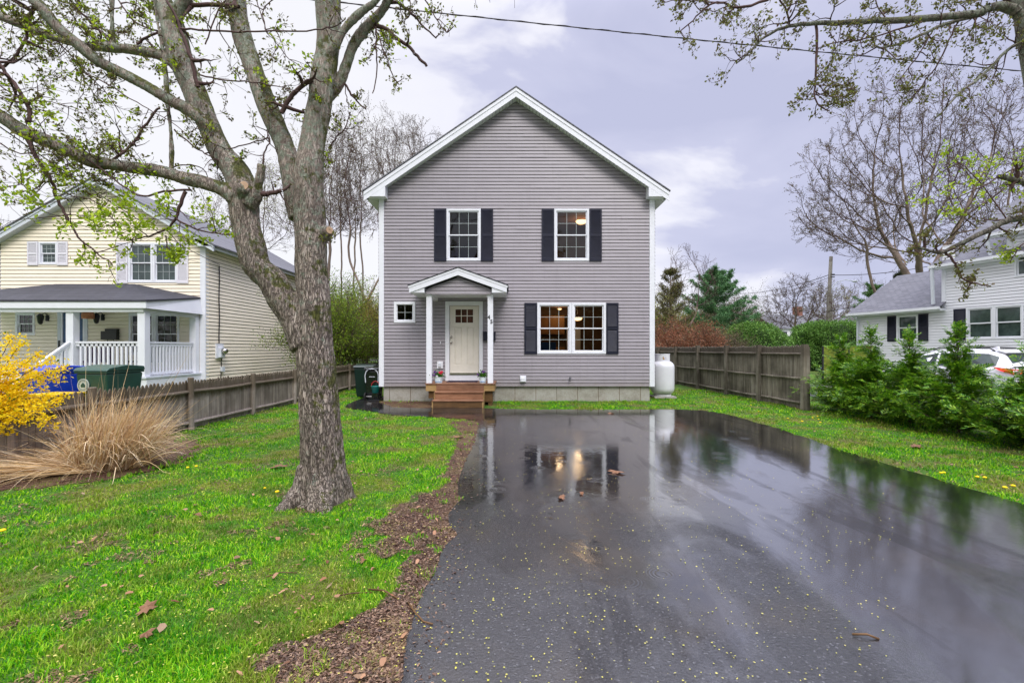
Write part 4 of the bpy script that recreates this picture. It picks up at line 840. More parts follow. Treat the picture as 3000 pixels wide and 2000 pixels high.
for a in np.linspace(0, 2*math.pi, 24, endpoint=False):
    m.box(-0.17+0.097*math.cos(a)-0.006, -0.17+0.097*math.cos(a)+0.006, -0.366, -0.362, 0.90+0.097*math.sin(a)-0.008, 0.90+0.097*math.sin(a)+0.008)
m.tube([(-0.17+0.078*math.cos(a), -0.364, 0.90+0.078*math.sin(a)) for a in np.linspace(0, 2*math.pi, 20)], 0.003, 4)
m.prism([(-0.21, 0.86), (-0.13, 0.86), (-0.12, 0.90), (-0.17, 0.95), (-0.22, 0.90)], 'y', -0.366, -0.362); m.build('seal_print', green, s_)
t = thing('storage_tub', 'yellow tub with dark print between the blue and green bins', 'tub', (-8.15, 8.25, 0.55))
m = MB(); m.add([(-8.42,8.0,0.0),(-7.95,8.0,0.0),(-7.95,8.4,0.0),(-8.42,8.4,0.0),(-8.47,7.97,0.74),(-7.90,7.97,0.74),(-7.90,8.43,0.74),(-8.47,8.43,0.74)], [(0,3,2,1),(4,5,6,7),(0,1,5,4),(1,2,6,5),(2,3,7,6),(3,0,4,7)]); m.build('tub_body', simple('yellow plastic', (0.80, 0.52, 0.01), 0.4, 0.5, 0.1, 4), t, bevel=0.015)
m = MB(); m.prism([(7.96, 0.745), (8.44, 0.745), (8.44, 0.78), (7.96, 0.78)], 'x', -8.49, -7.88); m.build('tub_lid', simple('yellow lid plastic', (0.75, 0.48, 0.01), 0.4), t, bevel=0.01)
m = MB()
for i in range(9):
    if i != 4: m.box(-8.36+i*0.042, -8.335+i*0.042, 7.966, 7.972, 0.62, 0.655)
m.build('worn_print', MT['dark'], t)
# propane tank
TX, TY = 4.86, 14.72
t = thing('propane_tank', 'white upright propane tank beside the right corner of the grey house', 'propane tank', (TX, TY, 0))
m = MB(); R = 0.375
prof = [(0.03, 0.10), (0.20, 0.115), (0.31, 0.16), (0.36, 0.23), (R, 0.31), (R, 0.5), (R, 0.7), (R, 0.9), (R, 1.0), (0.365, 1.05), (0.33, 1.11), (0.26, 1.165), (0.15, 1.20), (0.03, 1.21)]
m.lathe(prof, (TX, TY, 0), 40); m.build('tank_body', MT['tank'], t, smooth=True)
m = MB(); n = 40; th0 = 0.5
for k in range(n):
    a0 = -math.pi/2-2.6+5.2*k/n; a1 = -math.pi/2-2.6+5.2*(k+1)/n
    for z0, z1 in ((1.17, 1.23), (1.23, 1.33), (1.33, 1.40)):
        mid = (a0+a1)/2+math.pi/2
        if z0 == 1.23 and abs(mid) < 0.22: continue
        for r0 in (0.225, 0.235): m.add([(TX+r0*math.cos(a0), TY+r0*math.sin(a0), z0), (TX+r0*math.cos(a1), TY+r0*math.sin(a1), z0), (TX+r0*math.cos(a1), TY+r0*math.sin(a1), z1), (TX+r0*math.cos(a0), TY+r0*math.sin(a0), z1)], [(0, 1, 2, 3)])
m.tube([(TX+0.232*math.cos(a), TY+0.232*math.sin(a), 1.40) for a in np.linspace(-math.pi/2-2.6, -math.pi/2+2.6, 30)], 0.012, 6)
m.build('collar', MT['tank'], t)
m = MB(); m.tube([(TX, TY, 1.2), (TX, TY, 1.27), (TX, TY, 1.28), (TX, TY, 1.33)], [0.03, 0.03, 0.05, 0.05], 10); m.tube([(TX, TY, 1.28), (TX, TY-0.14, 1.28), (TX, TY-0.2, 1.24)], 0.015, 6); m.build('valve', simple('brass', (0.5, 0.30, 0.08), 0.35, 0.5, 0.1, 8, Metallic=0.8), t)
m = MB(); m.tube([(TX-0.23, TY+0.1, 1.25), (TX-0.42, TY+0.1, 1.28), (TX-0.56, TY+0.1, 1.1), (TX-0.58, TY+0.1, 0.6)], 0.012, 6); m.build('gas_line', MT['cable'], t)
m = MB(); m.lathe([(0.27, 0.06), (0.28, 0.12)], (TX, TY, 0), 28); m.build('foot_ring', MT['tank'], t)
m = MB(); m.box(TX-0.34, TX+0.02, TY-0.3, TY+0.3, 0.0, 0.06); m.box(TX+0.03, TX+0.36, TY-0.29, TY+0.28, 0.0, 0.058); tag(m.build('paving_slab', MT['concrete'], None, bevel=0.006), 'concrete slab under the white propane tank', 'slab')
# flower pots and mat on the porch
zinc = simple('whitewashed tin', (0.66, 0.74, 0.76), 0.4, 0.5, 0.12, 12); leafg = leafmat('pansy leaves', [(0.04, 0.14, 0.01), (0.09, 0.26, 0.02), (0.03, 0.09, 0.01)], trans=0.2)
pet = {'purple': simple('purple petals', (0.09, 0.012, 0.16), 0.6), 'white': simple('white petals', (0.82, 0.80, 0.84), 0.6), 'red': simple('crimson petals', (0.55, 0.01, 0.04), 0.6)}
def pot(x, y, r, cols, label, seed):
    t = thing('flower_pot', label, 'flower pot', (x, y, 0.62)); q = np.random.default_rng(seed)
    m = MB(); m.lathe([(r*0.84, 0.0), (r, 0.15), (r*1.05, 0.155), (r*1.05, 0.165), (r*0.95, 0.165), (r*0.92, 0.13)], (x, y, 0.622), 24); p = m.build('pot', zinc, t, smooth=False)
    m = MB(); m.lathe([(r*0.872, 0.03), (r*0.885, 0.04)], (x, y, 0.622), 24)
    for k in range(5): m.ball((x-r*0.5+k*r*0.25, y-r*0.93*math.cos((k-2)*0.28), 0.665), 0.012, 6, 4)
    m.build('painted_band', simple('blue print '+name_c(seed), (0.12, 0.25, 0.50), 0.5), p)
    C = q.normal(size=(260, 3))*np.array([r*0.55, r*0.5, 0.05])+np.array([x, y, 0.85]); V, T = leaf_arrays(C, 0.05, up=(0, -0.2, 0.5), rng=q); npmesh('leaves', V, [T], leafg, t)
    for c, k, cx_, cz in cols:
        m = MB()
        for i in range(k):
            px_, py_, pz = x+cx_*r+q.normal()*r*0.28, y-r*0.5+q.normal()*r*0.3, 0.622+cz+q.normal()*0.022
            for a in range(5): m.ball((px_+0.014*math.cos(a*1.257), py_-0.004, pz+0.014*math.sin(a*1.257)), 0.015, 6, 4, (1, 0.35, 1))
        m.build('blossom', pet[c], t)
def name_c(s): return {1: 'band', 2: 'rim'}[s]
pot(-2.05, 12.72, 0.115, [('purple', 5, -0.9, 0.27), ('white', 4, -0.5, 0.20), ('red', 9, 0.55, 0.29)], 'white tin pot of red, white and purple flowers at the left porch post', 1)
pot(-0.82, 12.72, 0.098, [('purple', 11, 0.0, 0.29), ('purple', 4, -1.1, 0.24), ('white', 2, -0.1, 0.29)], 'smaller white tin pot of purple pansies by the right porch post', 2)
m = MB(); m.box(-1.88, -1.0, 13.0, 13.5, 0.622, 0.636); tag(m.build('door_mat', simple('dark mat', (0.02, 0.015, 0.04), 0.9, 0.1, 0.3, 60), None), 'dark doormat at the ivory front door', 'doormat')

# ------------------------------------------------------------------ big maple in the front lawn
YT = 4.72
def limb(m, pts, n=14):
    P = [P3(x, y, YT+dy) for x, y, w, dy in pts]; Rr = [w/2*0.85*(YT+dy)/F for x, y, w, dy in pts]
    # smooth resample
    P = np.array(P); Rr = np.array(Rr); k = len(P); tt = np.linspace(0, k-1, (k-1)*4+1); Q = []; RR = []
    for u in tt:
        i = min(int(u), k-2); f = u-i; p0 = P[max(i-1, 0)]; p1 = P[i]; p2 = P[i+1]; p3 = P[min(i+2, k-1)]
        Q.append(tuple(0.5*((2*p1)+(-p0+p2)*f+(2*p0-5*p1+4*p2-p3)*f*f+(-p0+3*p1-3*p2+p3)*f**3))); RR.append(Rr[i]*(1-f)+Rr[i+1]*f)
    m.tube(Q, RR, n)
    return Q, RR
mt = MB()
LIMBS = []
L_ = [
 [(935,1505,205,0),(940,1475,180,0),(945,1440,158,0),(948,1400,148,0),(946,1330,141,0),(940,1250,134,0),(933,1150,128,0),(925,1050,122,0),(920,960,120,0),(919,886,113,0),(912,783,106,0),(909,668,102,0),(905,560,100,0),(907,480,92,0),(917,400,80,0.03),(936,312,78,0.05),(944,240,80,0.06),(958,156,74,0.06),(962,80,78,0.05),(960,0,84,0.03),(965,-90,72,0.0),(985,-220,56,0.0)],
 [(905,1010,120,0),(868,930,106,0.0),(832,880,96,-0.02),(795,820,92,-0.02),(755,783,88,-0.03),(736,725,92,-0.03),(722,668,90,-0.03),(716,610,92,-0.03),(712,560,94,-0.03),(690,500,84,0),(648,446,74,0.03),(607,357,70,0.06),(570,268,74,0.08),(532,179,74,0.1),(512,100,74,0.12),(500,55,66,0.13),(470,-20,52,0.15),(430,-160,40,0.2)],
 [(500,60,50,0.13),(530,20,40,0.13),(545,-30,44,0.1),(560,-160,34,0.05)],
 [(880,640,70,0.06),(862,560,72,0.08),(850,490,66,0.1),(832,424,62,0.12),(788,318,66,0.16),(750,223,62,0.2),(718,134,60,0.24),(700,60,62,0.26),(690,0,62,0.27),(670,-120,46,0.3)],
 [(690,580,60,-0.1),(655,556,50,-0.12),(600,536,44,-0.14),(536,522,43,-0.16),(470,503,42,-0.18),(402,492,40,-0.2),(312,480,38,-0.22),(265,470,44,-0.24),(223,451,42,-0.25),(134,411,42,-0.3),(67,384,44,-0.35),(0,340,44,-0.4),(-90,300,38,-0.5),(-240,270,30,-0.7)],
 [(620,380,44,0.0),(598,357,42,-0.05),(545,318,38,-0.08),(491,290,36,-0.1),(425,250,36,-0.12),(357,214,35,-0.15),(290,180,35,-0.2),(232,134,34,-0.25),(190,100,34,-0.28),(156,67,33,-0.3),(120,20,32,-0.35),(98,0,30,-0.36),(50,-80,26,-0.45)],
 [(520,200,34,0.1),(495,174,36,0.12),(446,156,30,0.15),(379,145,32,0.18),(321,140,30,0.2),(250,134,26,0.22),(200,122,26,0.24),(178,116,24,0.25),(120,95,26,0.28),(67,72,27,0.3),(0,49,26,0.33),(-100,10,22,0.4)],
 [(940,300,40,0.15),(975,268,40,0.15),(1000,232,34,0.14),(1019,179,33,0.12),(1035,134,32,0.1),(1070,85,33,0.08),(1112,41,30,0.05),(1140,-5,26,0.0),(1180,-90,20,0)],
 [(950,170,30,0.0),(985,128,27,-0.03),(1000,99,24,-0.04),(1019,73,23,-0.05),(1064,32,22,-0.06),(1096,8,22,-0.08),(1130,-40,18,-0.1)],
 [(730,600,48,-0.10),(748,575,44,-0.12),(755,545,30,-0.13),(764,505,26,-0.14),(766,483,28,-0.14)],
 [(330,140,22,0.2),(331,110,15,0.2),(329,60,13,0.22),(328,0,13,0.25),(330,-60,10,0.3)],
 [(500,515,16,-0.15),(503,480,14,-0.1),(502,420,13,-0.05),(498,357,13,0.0),(490,300,12,0.03),(486,223,12,0.05),(476,140,10,0.08),(460,60,9,0.1),(452,0,8,0.1)],
]
for l in L_:
    Q, RR = limb(mt, l); LIMBS.append((Q, RR))
for ang, ln, rr_ in ((2.9, 0.50, 0.12), (3.9, 0.48, 0.10), (5.2, 0.46, 0.11), (0.3, 0.36, 0.10), (1.5, 0.4, 0.1), (-1.4, 0.36, 0.09)):
    bx, by = P3(940, 1467, YT)[0], YT; c, s = math.cos(ang), math.sin(ang)
    mt.tube([(bx+c*0.10, by+s*0.10, 0.34), (bx+c*0.2, by+s*0.2, 0.12), (bx+c*ln*0.75, by+s*ln*0.75, -0.01), (bx+c*ln, by+s*ln, -0.09)], [0.13, rr_, 0.07, 0.03], 10)
mt.tube([P3(715, 585, YT-0.05), P3(715, 546, YT-0.212)], [0.085, 0.052], 12); mt.tube([P3(940, 690, YT), P3(964, 675, YT-0.10)], [0.09, 0.05], 12)
def remeshed(name, mb, mat, parent, voxel, disp, freq, off):
    me = bpy.data.meshes.new('tmp'); me.from_pydata(mb.v, [], mb.f); ob = bpy.data.objects.new('tmp', me); COL.objects.link(ob)
    md = ob.modifiers.new('r', 'REMESH'); md.mode = 'VOXEL'; md.voxel_size = voxel; md2 = ob.modifiers.new('s', 'SMOOTH'); md2.iterations = 3; md2.factor = 0.5
    bpy.context.view_layer.update(); out = bpy.data.meshes.new_from_object(ob.evaluated_get(bpy.context.evaluated_depsgraph_get())); bpy.data.objects.remove(ob)
    n = len(out.vertices); co = np.empty(n*3, np.float32); out.vertices.foreach_get('co', co); co = co.reshape(-1, 3); no = np.empty(n*3, np.float32); out.vertices.foreach_get('normal', no); no = no.reshape(-1, 3)
    d = np.empty(n)
    for i in range(n):
        x, y, z = co[i]
        a = mnoise.noise((x*freq, y*freq, z*freq*0.16)); b = mnoise.noise((x*4+9, y*4, z*3)); a2 = mnoise.noise((x*freq*2.1, y*freq*2.1+5, z*freq*0.4))
        d[i] = disp*((1-abs(a)*2.6)*0.6 + a2*0.5)*(1.0 if z < 3.2 else 0.55) + b*0.012
    co = co + no*d[:, None].astype(np.float32) - np.array(off, np.float32)
    out.vertices.foreach_set('co', co.ravel()); out.update()
    return finish(name, out, mat, parent, smooth=True)
BX = P3(940, 1467, YT)[0]
TREE = thing('maple_tree', 'big forked grey-barked maple in the left lawn with young leaves', 'tree', (BX, YT, 0))
trunk = remeshed('trunk', mt, MT['bark'], TREE, 0.0105, 0.010, 26, (BX, YT, 0))
for c, r, n_, nm in (((715, 545, YT-0.208), 0.044, (0.05, -1, 0.1), 'cut_stub'), ((965, 675, YT-0.105), 0.034, (0.8, -0.8, 0.0), 'cut_stub')):
    m = MB(); m.disc(P3(*c), r, n_, 18, 0.012); m.build(nm, MT['cut'], TREE)

# ---- twig growth
def grow(p, d, L, r, depth, q, segs, tips, P):
    """recursive bough: curved, forking; collects segments and tips"""
    n = P.get('n', 5); p = np.array(p, float); d = np.array(d, float); d /= np.linalg.norm(d); step = L/n; kids = []
    for i in range(n):
        d = d + q.normal(size=3)*P['wob'] + np.array([0, 0, P['up']]); d /= np.linalg.norm(d)
        p2 = p+d*step; r0 = r*(1-0.75*i/n); r1 = r*(1-0.75*(i+1)/n); segs.append((*p, max(r0, P['rmin']), *p2, max(r1, P['rmin'])))
        if depth > 0 and i >= P.get('bare', 1):
            for _ in range(P['kids'] if q.random() < 0.85 else 0): kids.append((p2.copy(), d.copy(), r1))
        elif depth == 0 and q.random() < P.get('leafp', 0.5): tips.append(tuple(p2))
        p = p2
    tips.append(tuple(p))
    for kp, kd, kr in kids:
        a = q.normal(size=3); a -= kd*a.dot(kd); a /= max(np.linalg.norm(a), 1e-6); sp = P['spread']*q.uniform(0.7, 1.3)
        grow(kp, kd*math.cos(sp)+a*math.sin(sp), L*P['lf']*q.uniform(0.7, 1.25), max(kr*0.62, P['rmin']), depth-1, q, segs, tips, P)
def along(Q, RR, q, n, segs, tips, P, L, rtw, t0=0.15, drop=0.0, depth=2, ymax=None):
    Q = np.array(Q)
    for _ in range(n):
        u = q.uniform(t0, 1.0)*(len(Q)-1.001); i = int(u); p = Q[i]+(Q[i+1]-Q[i])*(u-i); d = unit((Q[i+1]-Q[i])[None])[0]
        a = q.normal(size=3); a[1] *= 0.8; a -= d*a.dot(d); a = a/np.linalg.norm(a); dd = a+d*0.35+np.array([0, 0, drop])
        grow(p, dd, L*q.uniform(0.5, 1.3), rtw, depth, q, segs, tips, P)
q = np.random.default_rng(5); segs = []; tipsG = []; tipsO = []
PT = dict(wob=0.22, up=0.02, rmin=0.0016, kids=1, spread=0.75, lf=0.52, leafp=0.25, n=5, bare=1)
def poly_branch(pts, wpx, Y, segs, q, kidn=0, tips=None, L=0.35, dy=0.0, P=PT, up=0.0, depth=1, big_=None):
    """explicit small branch given as points seen from the drive, placed at its own distance"""
    k = len(pts); Pp = [P3(x, y, Y+dy*i/(k-1)) for i, (x, y) in enumerate(pts)]
    Pp = np.array(Pp); tt = np.linspace(0, k-1, (k-1)*4+1); Q = []
    for u in tt:
        i = min(int(u), k-2); f = u-i; p0 = Pp[max(i-1, 0)]; p1 = Pp[i]; p2 = Pp[i+1]; p3 = Pp[min(i+2, k-1)]
        Q.append(0.5*((2*p1)+(-p0+p2)*f+(2*p0-5*p1+4*p2-p3)*f*f+(-p0+3*p1-3*p2+p3)*f**3))
    Q = np.array(Q)+q.normal(size=(len(Q), 3))*0.004; n = len(Q)
    R = [max(0.0016, (wpx[0]+(wpx[1]-wpx[0])*i/(n-1))/2*Y/F) for i in range(n)]
    for i in range(n-1): (big_ if big_ is not None and max(wpx) > 10 else segs).append((*Q[i], R[i], *Q[i+1], R[i+1]))
    if kidn: along(Q, R, q, kidn, segs, tips, P, L, R[-1]*1.1, 0.1, up, depth)
    if tips is not None: tips.append(tuple(Q[-1]))
    return Q
# explicit boughs of the maple
B = [
 ([(531,85),(600,88),(700,93),(800,92),(925,88),(980,76),(1010,60)], (6,3), YT-0.5, 10, 'O', 0.28, 0.2),
 ([(485,0),(520,60),(545,130),(565,190),(580,255)], (7,12), YT-0.25, 3, 'O', 0.25, 0.0),
 ([(590,222),(660,235),(740,240),(830,257),(900,275)], (5,2), YT-0.1, 6, 'O', 0.3, 0.0),
 ([(80,398),(100,450),(125,490),(150,530),(165,575),(190,620),(210,660),(240,705),(290,745),(330,775)], (13,3), YT-0.4, 16, 'G', 0.38, 0.05),
 ([(165,555),(215,575),(275,590),(330,640),(360,690)], (4,2), YT-0.42, 10, 'G', 0.28, 0.05),
 ([(130,530),(90,560),(60,540),(20,550)], (4,2), YT-0.42, 5, 'O', 0.25, 0.05),
 ([(545,560),(525,610),(515,640),(490,670),(440,690),(380,705)], (11,3), YT-0.2, 12, 'G', 0.3, 0.05),
 ([(515,640),(560,665),(620,682),(680,688)], (6,3), YT-0.2, 5, 'G', 0.28, 0.0),
 ([(485,690),(490,740),(520,770)], (4,2), YT-0.2, 6, 'G', 0.22, 0.0),
 ([(560,555),(480,560),(420,575),(350,540),(290,490),(240,455),(190,400)], (7,3), YT-0.3, 8, 'O', 0.3, 0.1),
 ([(330,470),(380,430),(430,360),(468,315)], (8,6), YT-0.2, 5, 'O', 0.3, 0.0),
 ([(85,365),(85,320),(60,270),(20,220),(0,190),(-60,140)], (12,8), YT-0.35, 9, 'O', 0.35, 0.05),
 ([(0,200),(50,160),(75,110),(90,50),(100,20)], (8,8), YT-0.1, 6, 'O', 0.3, 0.0),
 ([(330,130),(290,90),(240,40),(195,-10)], (8,6), YT+0.2, 6, 'O', 0.3, 0.0),
 ([(460,90),(400,70),(365,30),(340,-10)], (5,4), YT+0.1, 6, 'O', 0.28, 0.0),
 ([(400,130),(440,105),(485,95),(500,110)], (8,4), YT+0.1, 4, 'O', 0.25, 0.0),
 ([(700,20),(640,15),(580,15),(545,20)], (12,12), YT+0.15, 5, 'G', 0.22, 0.0),
 ([(600,130),(620,80),(640,30),(660,0)], (4,4), YT+0.1, 4, 'O', 0.28, 0.0),
 ([(825,330),(850,290),(880,255),(915,235)], (14,12), YT-0.05, 4, 'O', 0.3, 0.0),
 ([(750,0),(765,40),(780,90),(770,30),(800,0)], (3,3), YT-0.1, 5, 'O', 0.28, 0.0),
 ([(780,90),(810,125),(850,175),(900,205)], (3,2), YT-0.1, 6, 'O', 0.28, 0.0),
 ([(765,570),(800,565),(830,558),(850,540)], (18,5), YT-0.12, 2, 'O', 0.2, 0.0),
 ([(600,450),(650,440),(700,430),(760,412),(790,405)], (4,3), YT-0.05, 5, 'O', 0.28, 0.0),
 ([(770,485),(775,450),(790,410),(780,380)], (5,3), YT-0.12, 4, 'O', 0.25, 0.0),
 ([(505,490),(560,482),(600,500),(610,540)], (4,2), YT+0.05, 4, 'O', 0.25, 0.0),
 ([(510,380),(560,425),(600,450),(640,470)], (5,3), YT-0.1, 6, 'O', 0.3, 0.0),
 ([(1096,78),(1128,83),(1160,112),(1198,137),(1223,166),(1250,196)], (13,8), YT+0.08, 3, 'O', 0.2, 0.0),
 ([(1120,10),(1147,8),(1166,10),(1204,38),(1236,73),(1277,112)], (13,4), YT+0.02, 6, 'O', 0.2, 0.0),
 ([(1100,70),(1102,86),(1100,143),(1105,207),(1092,274)], (6,3), YT+0.05, 7, 'O', 0.18, -0.1),
 ([(1100,80),(1105,96),(1128,160),(1150,223),(1172,249)], (4,3), YT, 6, 'O', 0.16, -0.1),
 ([(1240,-10),(1275,50),(1308,94),(1328,76)], (4,3), YT-0.1, 5, 'O', 0.16, 0.0),
 ([(1008,240),(1025,270),(1045,297),(1072,320)], (7,4), YT+0.15, 3, 'O', 0.14, 0.0),
 ([(1010,240),(1016,285),(1022,320)], (3,2), YT+0.15, 2, 'O', 0.14, 0.0),
 ([(965,430),(985,400),(1010,380),(1025,330)], (5,3), YT+0.4, 3, 'O', 0.2, 0.0),
 ([(1190,-30),(1200,0),(1205,30),(1225,55)], (4,2), YT, 3, 'O', 0.14, 0.0),
 ([(240,210),(320,250),(400,300),(470,340),(560,400)], (4,2), YT-0.3, 7, 'O', 0.3, 0.05),
 ([(0,250),(60,290),(150,300),(230,320)], (4,2), YT-0.5, 8, 'O', 0.32, 0.05),
 ([(180,130),(230,190),(300,260),(350,330)], (4,2), YT-0.1, 8, 'O', 0.32, 0.05),
 ([(0,420),(60,450),(130,440),(200,470)], (4,2), YT-0.5, 8, 'O', 0.32, 0.0),
]
for pts, w, Y, kn, typ, L, up in B: poly_branch(pts, w, Y, segs, q, kn, tipsG if typ == 'G' else tipsO, L, 0.0, PT, up, 1)
for idx, n_, L in ((4, 30, 0.34), (5, 20, 0.30), (6, 22, 0.32), (3, 10, 0.3), (1, 10, 0.3), (0, 8, 0.25), (7, 6, 0.22), (11, 14, 0.32), (10, 6, 0.3)):
    Q, RR = LIMBS[idx]; along(Q, RR, q, n_, segs, tipsO, PT, L, 0.005, 0.35, 0.0, 2)
# crown above the frame, seen from elsewhere and in reflections
PC = dict(wob=0.16, up=0.03, rmin=0.003, kids=2, spread=0.6, lf=0.62, leafp=0.4, n=5, bare=2)
for idx in (0, 1, 2, 3, 4, 5, 7):
    Q, RR = LIMBS[idx]; d = np.array(Q[-1])-np.array(Q[-4]); grow(Q[-1], d+np.array([0, 0.1, 0.1]), 1.9, RR[-1], 3, q, segs, tipsO, PC)
V, Fq = seg_arrays(segs, 5); npmesh('twigs', V, [Fq], MT['twig'], TREE, True)
def cluster(tips, per, rad, size, q, up=(0, 0, 0.3)):
    T = np.repeat(np.array(tips), per, axis=0); T = T+q.normal(size=T.shape)*rad; return leaf_arrays(T, size, up=up, aspect=0.55, rng=q)
V, T = cluster([t_ for t_ in tipsO if q.random() < 0.48], 4, 0.014, 0.034, q); npmesh('opening_buds', V, [T], MT['leaf_olive'], TREE)
yt = [t_ for t_ in tipsO if q.random() < 0.05]
V, T = cluster([t_ for t_ in tipsG if q.random() < 0.6]+yt, 9, 0.024, 0.042, q); npmesh('young_leaves', V, [T], MT['leaf_young'], TREE)

# ------------------------------------------------------------------ side tree whose boughs hang in from the right
YR = 5.3; RTX, RTY = 7.3, 5.5
t = thing('maple_tree', 'maple standing just off the right edge whose budding boughs hang into the sky', 'tree', (RTX, RTY, 0)); segs = []; tips = []; tg = []
m = MB(); m.tube([(RTX, RTY, -0.1), (RTX-0.05, RTY, 0.8), (RTX-0.2, RTY, 2.2), (RTX-0.55, RTY-0.05, 3.6), (RTX-1.0, RTY-0.1, 4.6), (RTX-1.32, YR, 5.3), (RTX-1.42, YR, 6.0), (RTX-1.2, YR, 7.4)], [0.34, 0.26, 0.23, 0.2, 0.14, 0.085, 0.08, 0.05], 14)
m.tube([(RTX-0.2, RTY, 2.6), (RTX+0.3, RTY+0.3, 4.2), (RTX+0.6, RTY+0.6, 6.5)], [0.16, 0.13, 0.07], 10)
rt = m.build('trunk', MT['bark2'], t, smooth=True)
RB = [([(3040,90),(2985,45),(2950,22),(2900,22),(2860,40),(2750,52),(2600,60),(2480,66),(2390,70),(2313,77),(2245,105),(2200,150),(2160,186)], (30,3), 26, 0.34, 0.0, 'O'),
 ([(2392,72),(2394,150),(2390,200),(2389,250),(2385,275),(2400,310),(2428,325)], (8,3), 12, 0.26, -0.05, 'O'),
 ([(2388,240),(2410,262),(2440,285),(2490,285)], (3,2), 5, 0.2, 0, 'O'), ([(2389,235),(2430,235),(2470,255),(2515,265)], (3,2), 7, 0.18, 0, 'O'),
 ([(2313,76),(2305,35),(2285,0),(2262,-40)], (5,5), 6, 0.25, 0, 'O'), ([(2330,-60),(2247,0),(2160,23),(2110,8),(2070,20),(2030,60),(1985,100)], (9,3), 16, 0.24, -0.05, 'O'),
 ([(2110,8),(2040,5),(1985,0),(1930,12)], (4,2), 9, 0.18, 0, 'O'),
 ([(2880,42),(2864,46),(2767,71),(2665,117),(2589,140),(2560,135)], (12,4), 14, 0.3, 0, 'O'), ([(2700,65),(2620,90),(2540,112),(2420,130)], (6,3), 14, 0.26, 0, 'O'),
 ([(2810,60),(2780,120),(2740,200),(2700,250),(2670,300)], (5,3), 8, 0.26, 0, 'O'), ([(2725,100),(2700,150),(2670,190),(2630,240)], (4,3), 6, 0.24, 0, 'O'),
 ([(3060,100),(3000,122),(2951,148),(2869,230),(2808,276),(2742,347)], (12,4), 12, 0.3, 0, 'O'),
 ([(3080,560),(3000,536),(2966,525),(2925,515)], (20,13), 3, 0.22, 0, 'G'),
 ([(3100,620),(3000,637),(2949,647),(2896,675),(2826,707),(2766,738),(2721,733),(2675,719)], (22,6), 14, 0.24, 0, 'O'),
 ([(2768,738),(2800,775),(2808,800),(2830,822),(2870,832),(2900,838)], (7,3), 8, 0.14, -0.02, 'O'),
 ([(2950,645),(2890,560),(2840,500),(2800,470)], (4,2), 8, 0.26, 0, 'G'), ([(3050,480),(2960,500),(2880,545),(2800,580),(2720,598)], (5,2), 12, 0.26, 0, 'G'),
 ([(3060,720),(3000,715),(2975,740),(2960,770)], (5,2), 8, 0.14, 0, 'G'), ([(3080,-30),(2990,0),(2900,-5),(2800,10)], (8,3), 12, 0.3, 0, 'O'), ([(2600,58),(2570,20),(2560,-20)], (4,3), 5, 0.25, 0, 'O'), ([(2430,68),(2440,30),(2460,-10)], (4,3), 5, 0.22, 0, 'O')]
for pts, w, kn, L, up, typ in RB:
    bs_ = []; poly_branch(pts, w, YR, segs, q, kn, tg if typ == 'G' else tips, L, q.normal()*0.12, PT, up, 1, bs_)
    if bs_: V, Fq = seg_arrays(bs_, 8); npmesh('bough', V, [Fq], MT['bark2'], t, True)
for p_, d_ in (((RTX-1.2, YR, 7.4), (-0.2, 0, 1)), ((RTX+0.6, RTY+0.6, 6.5), (0.4, 0.2, 1)), ((RTX-0.5, RTY, 3.6), (0.2, -0.8, 0.7)), ((RTX, RTY, 3.0), (0.8, 0.5, 0.5))): grow(p_, d_, 2.2, 0.05, 3, q, segs, tips, PC)
V, Fq = seg_arrays(segs, 5); npmesh('twigs', V, [Fq], MT['twig'], t, True)

V, T = cluster(tips, 5, 0.016, 0.036, q); npmesh('opening_buds', V, [T], MT['leaf_olive'], t)
V, T = cluster([t_ for t_ in tg if q.random() < 0.4], 8, 0.03, 0.042, q); npmesh('young_leaves', V, [T], MT['leaf_young'], t)

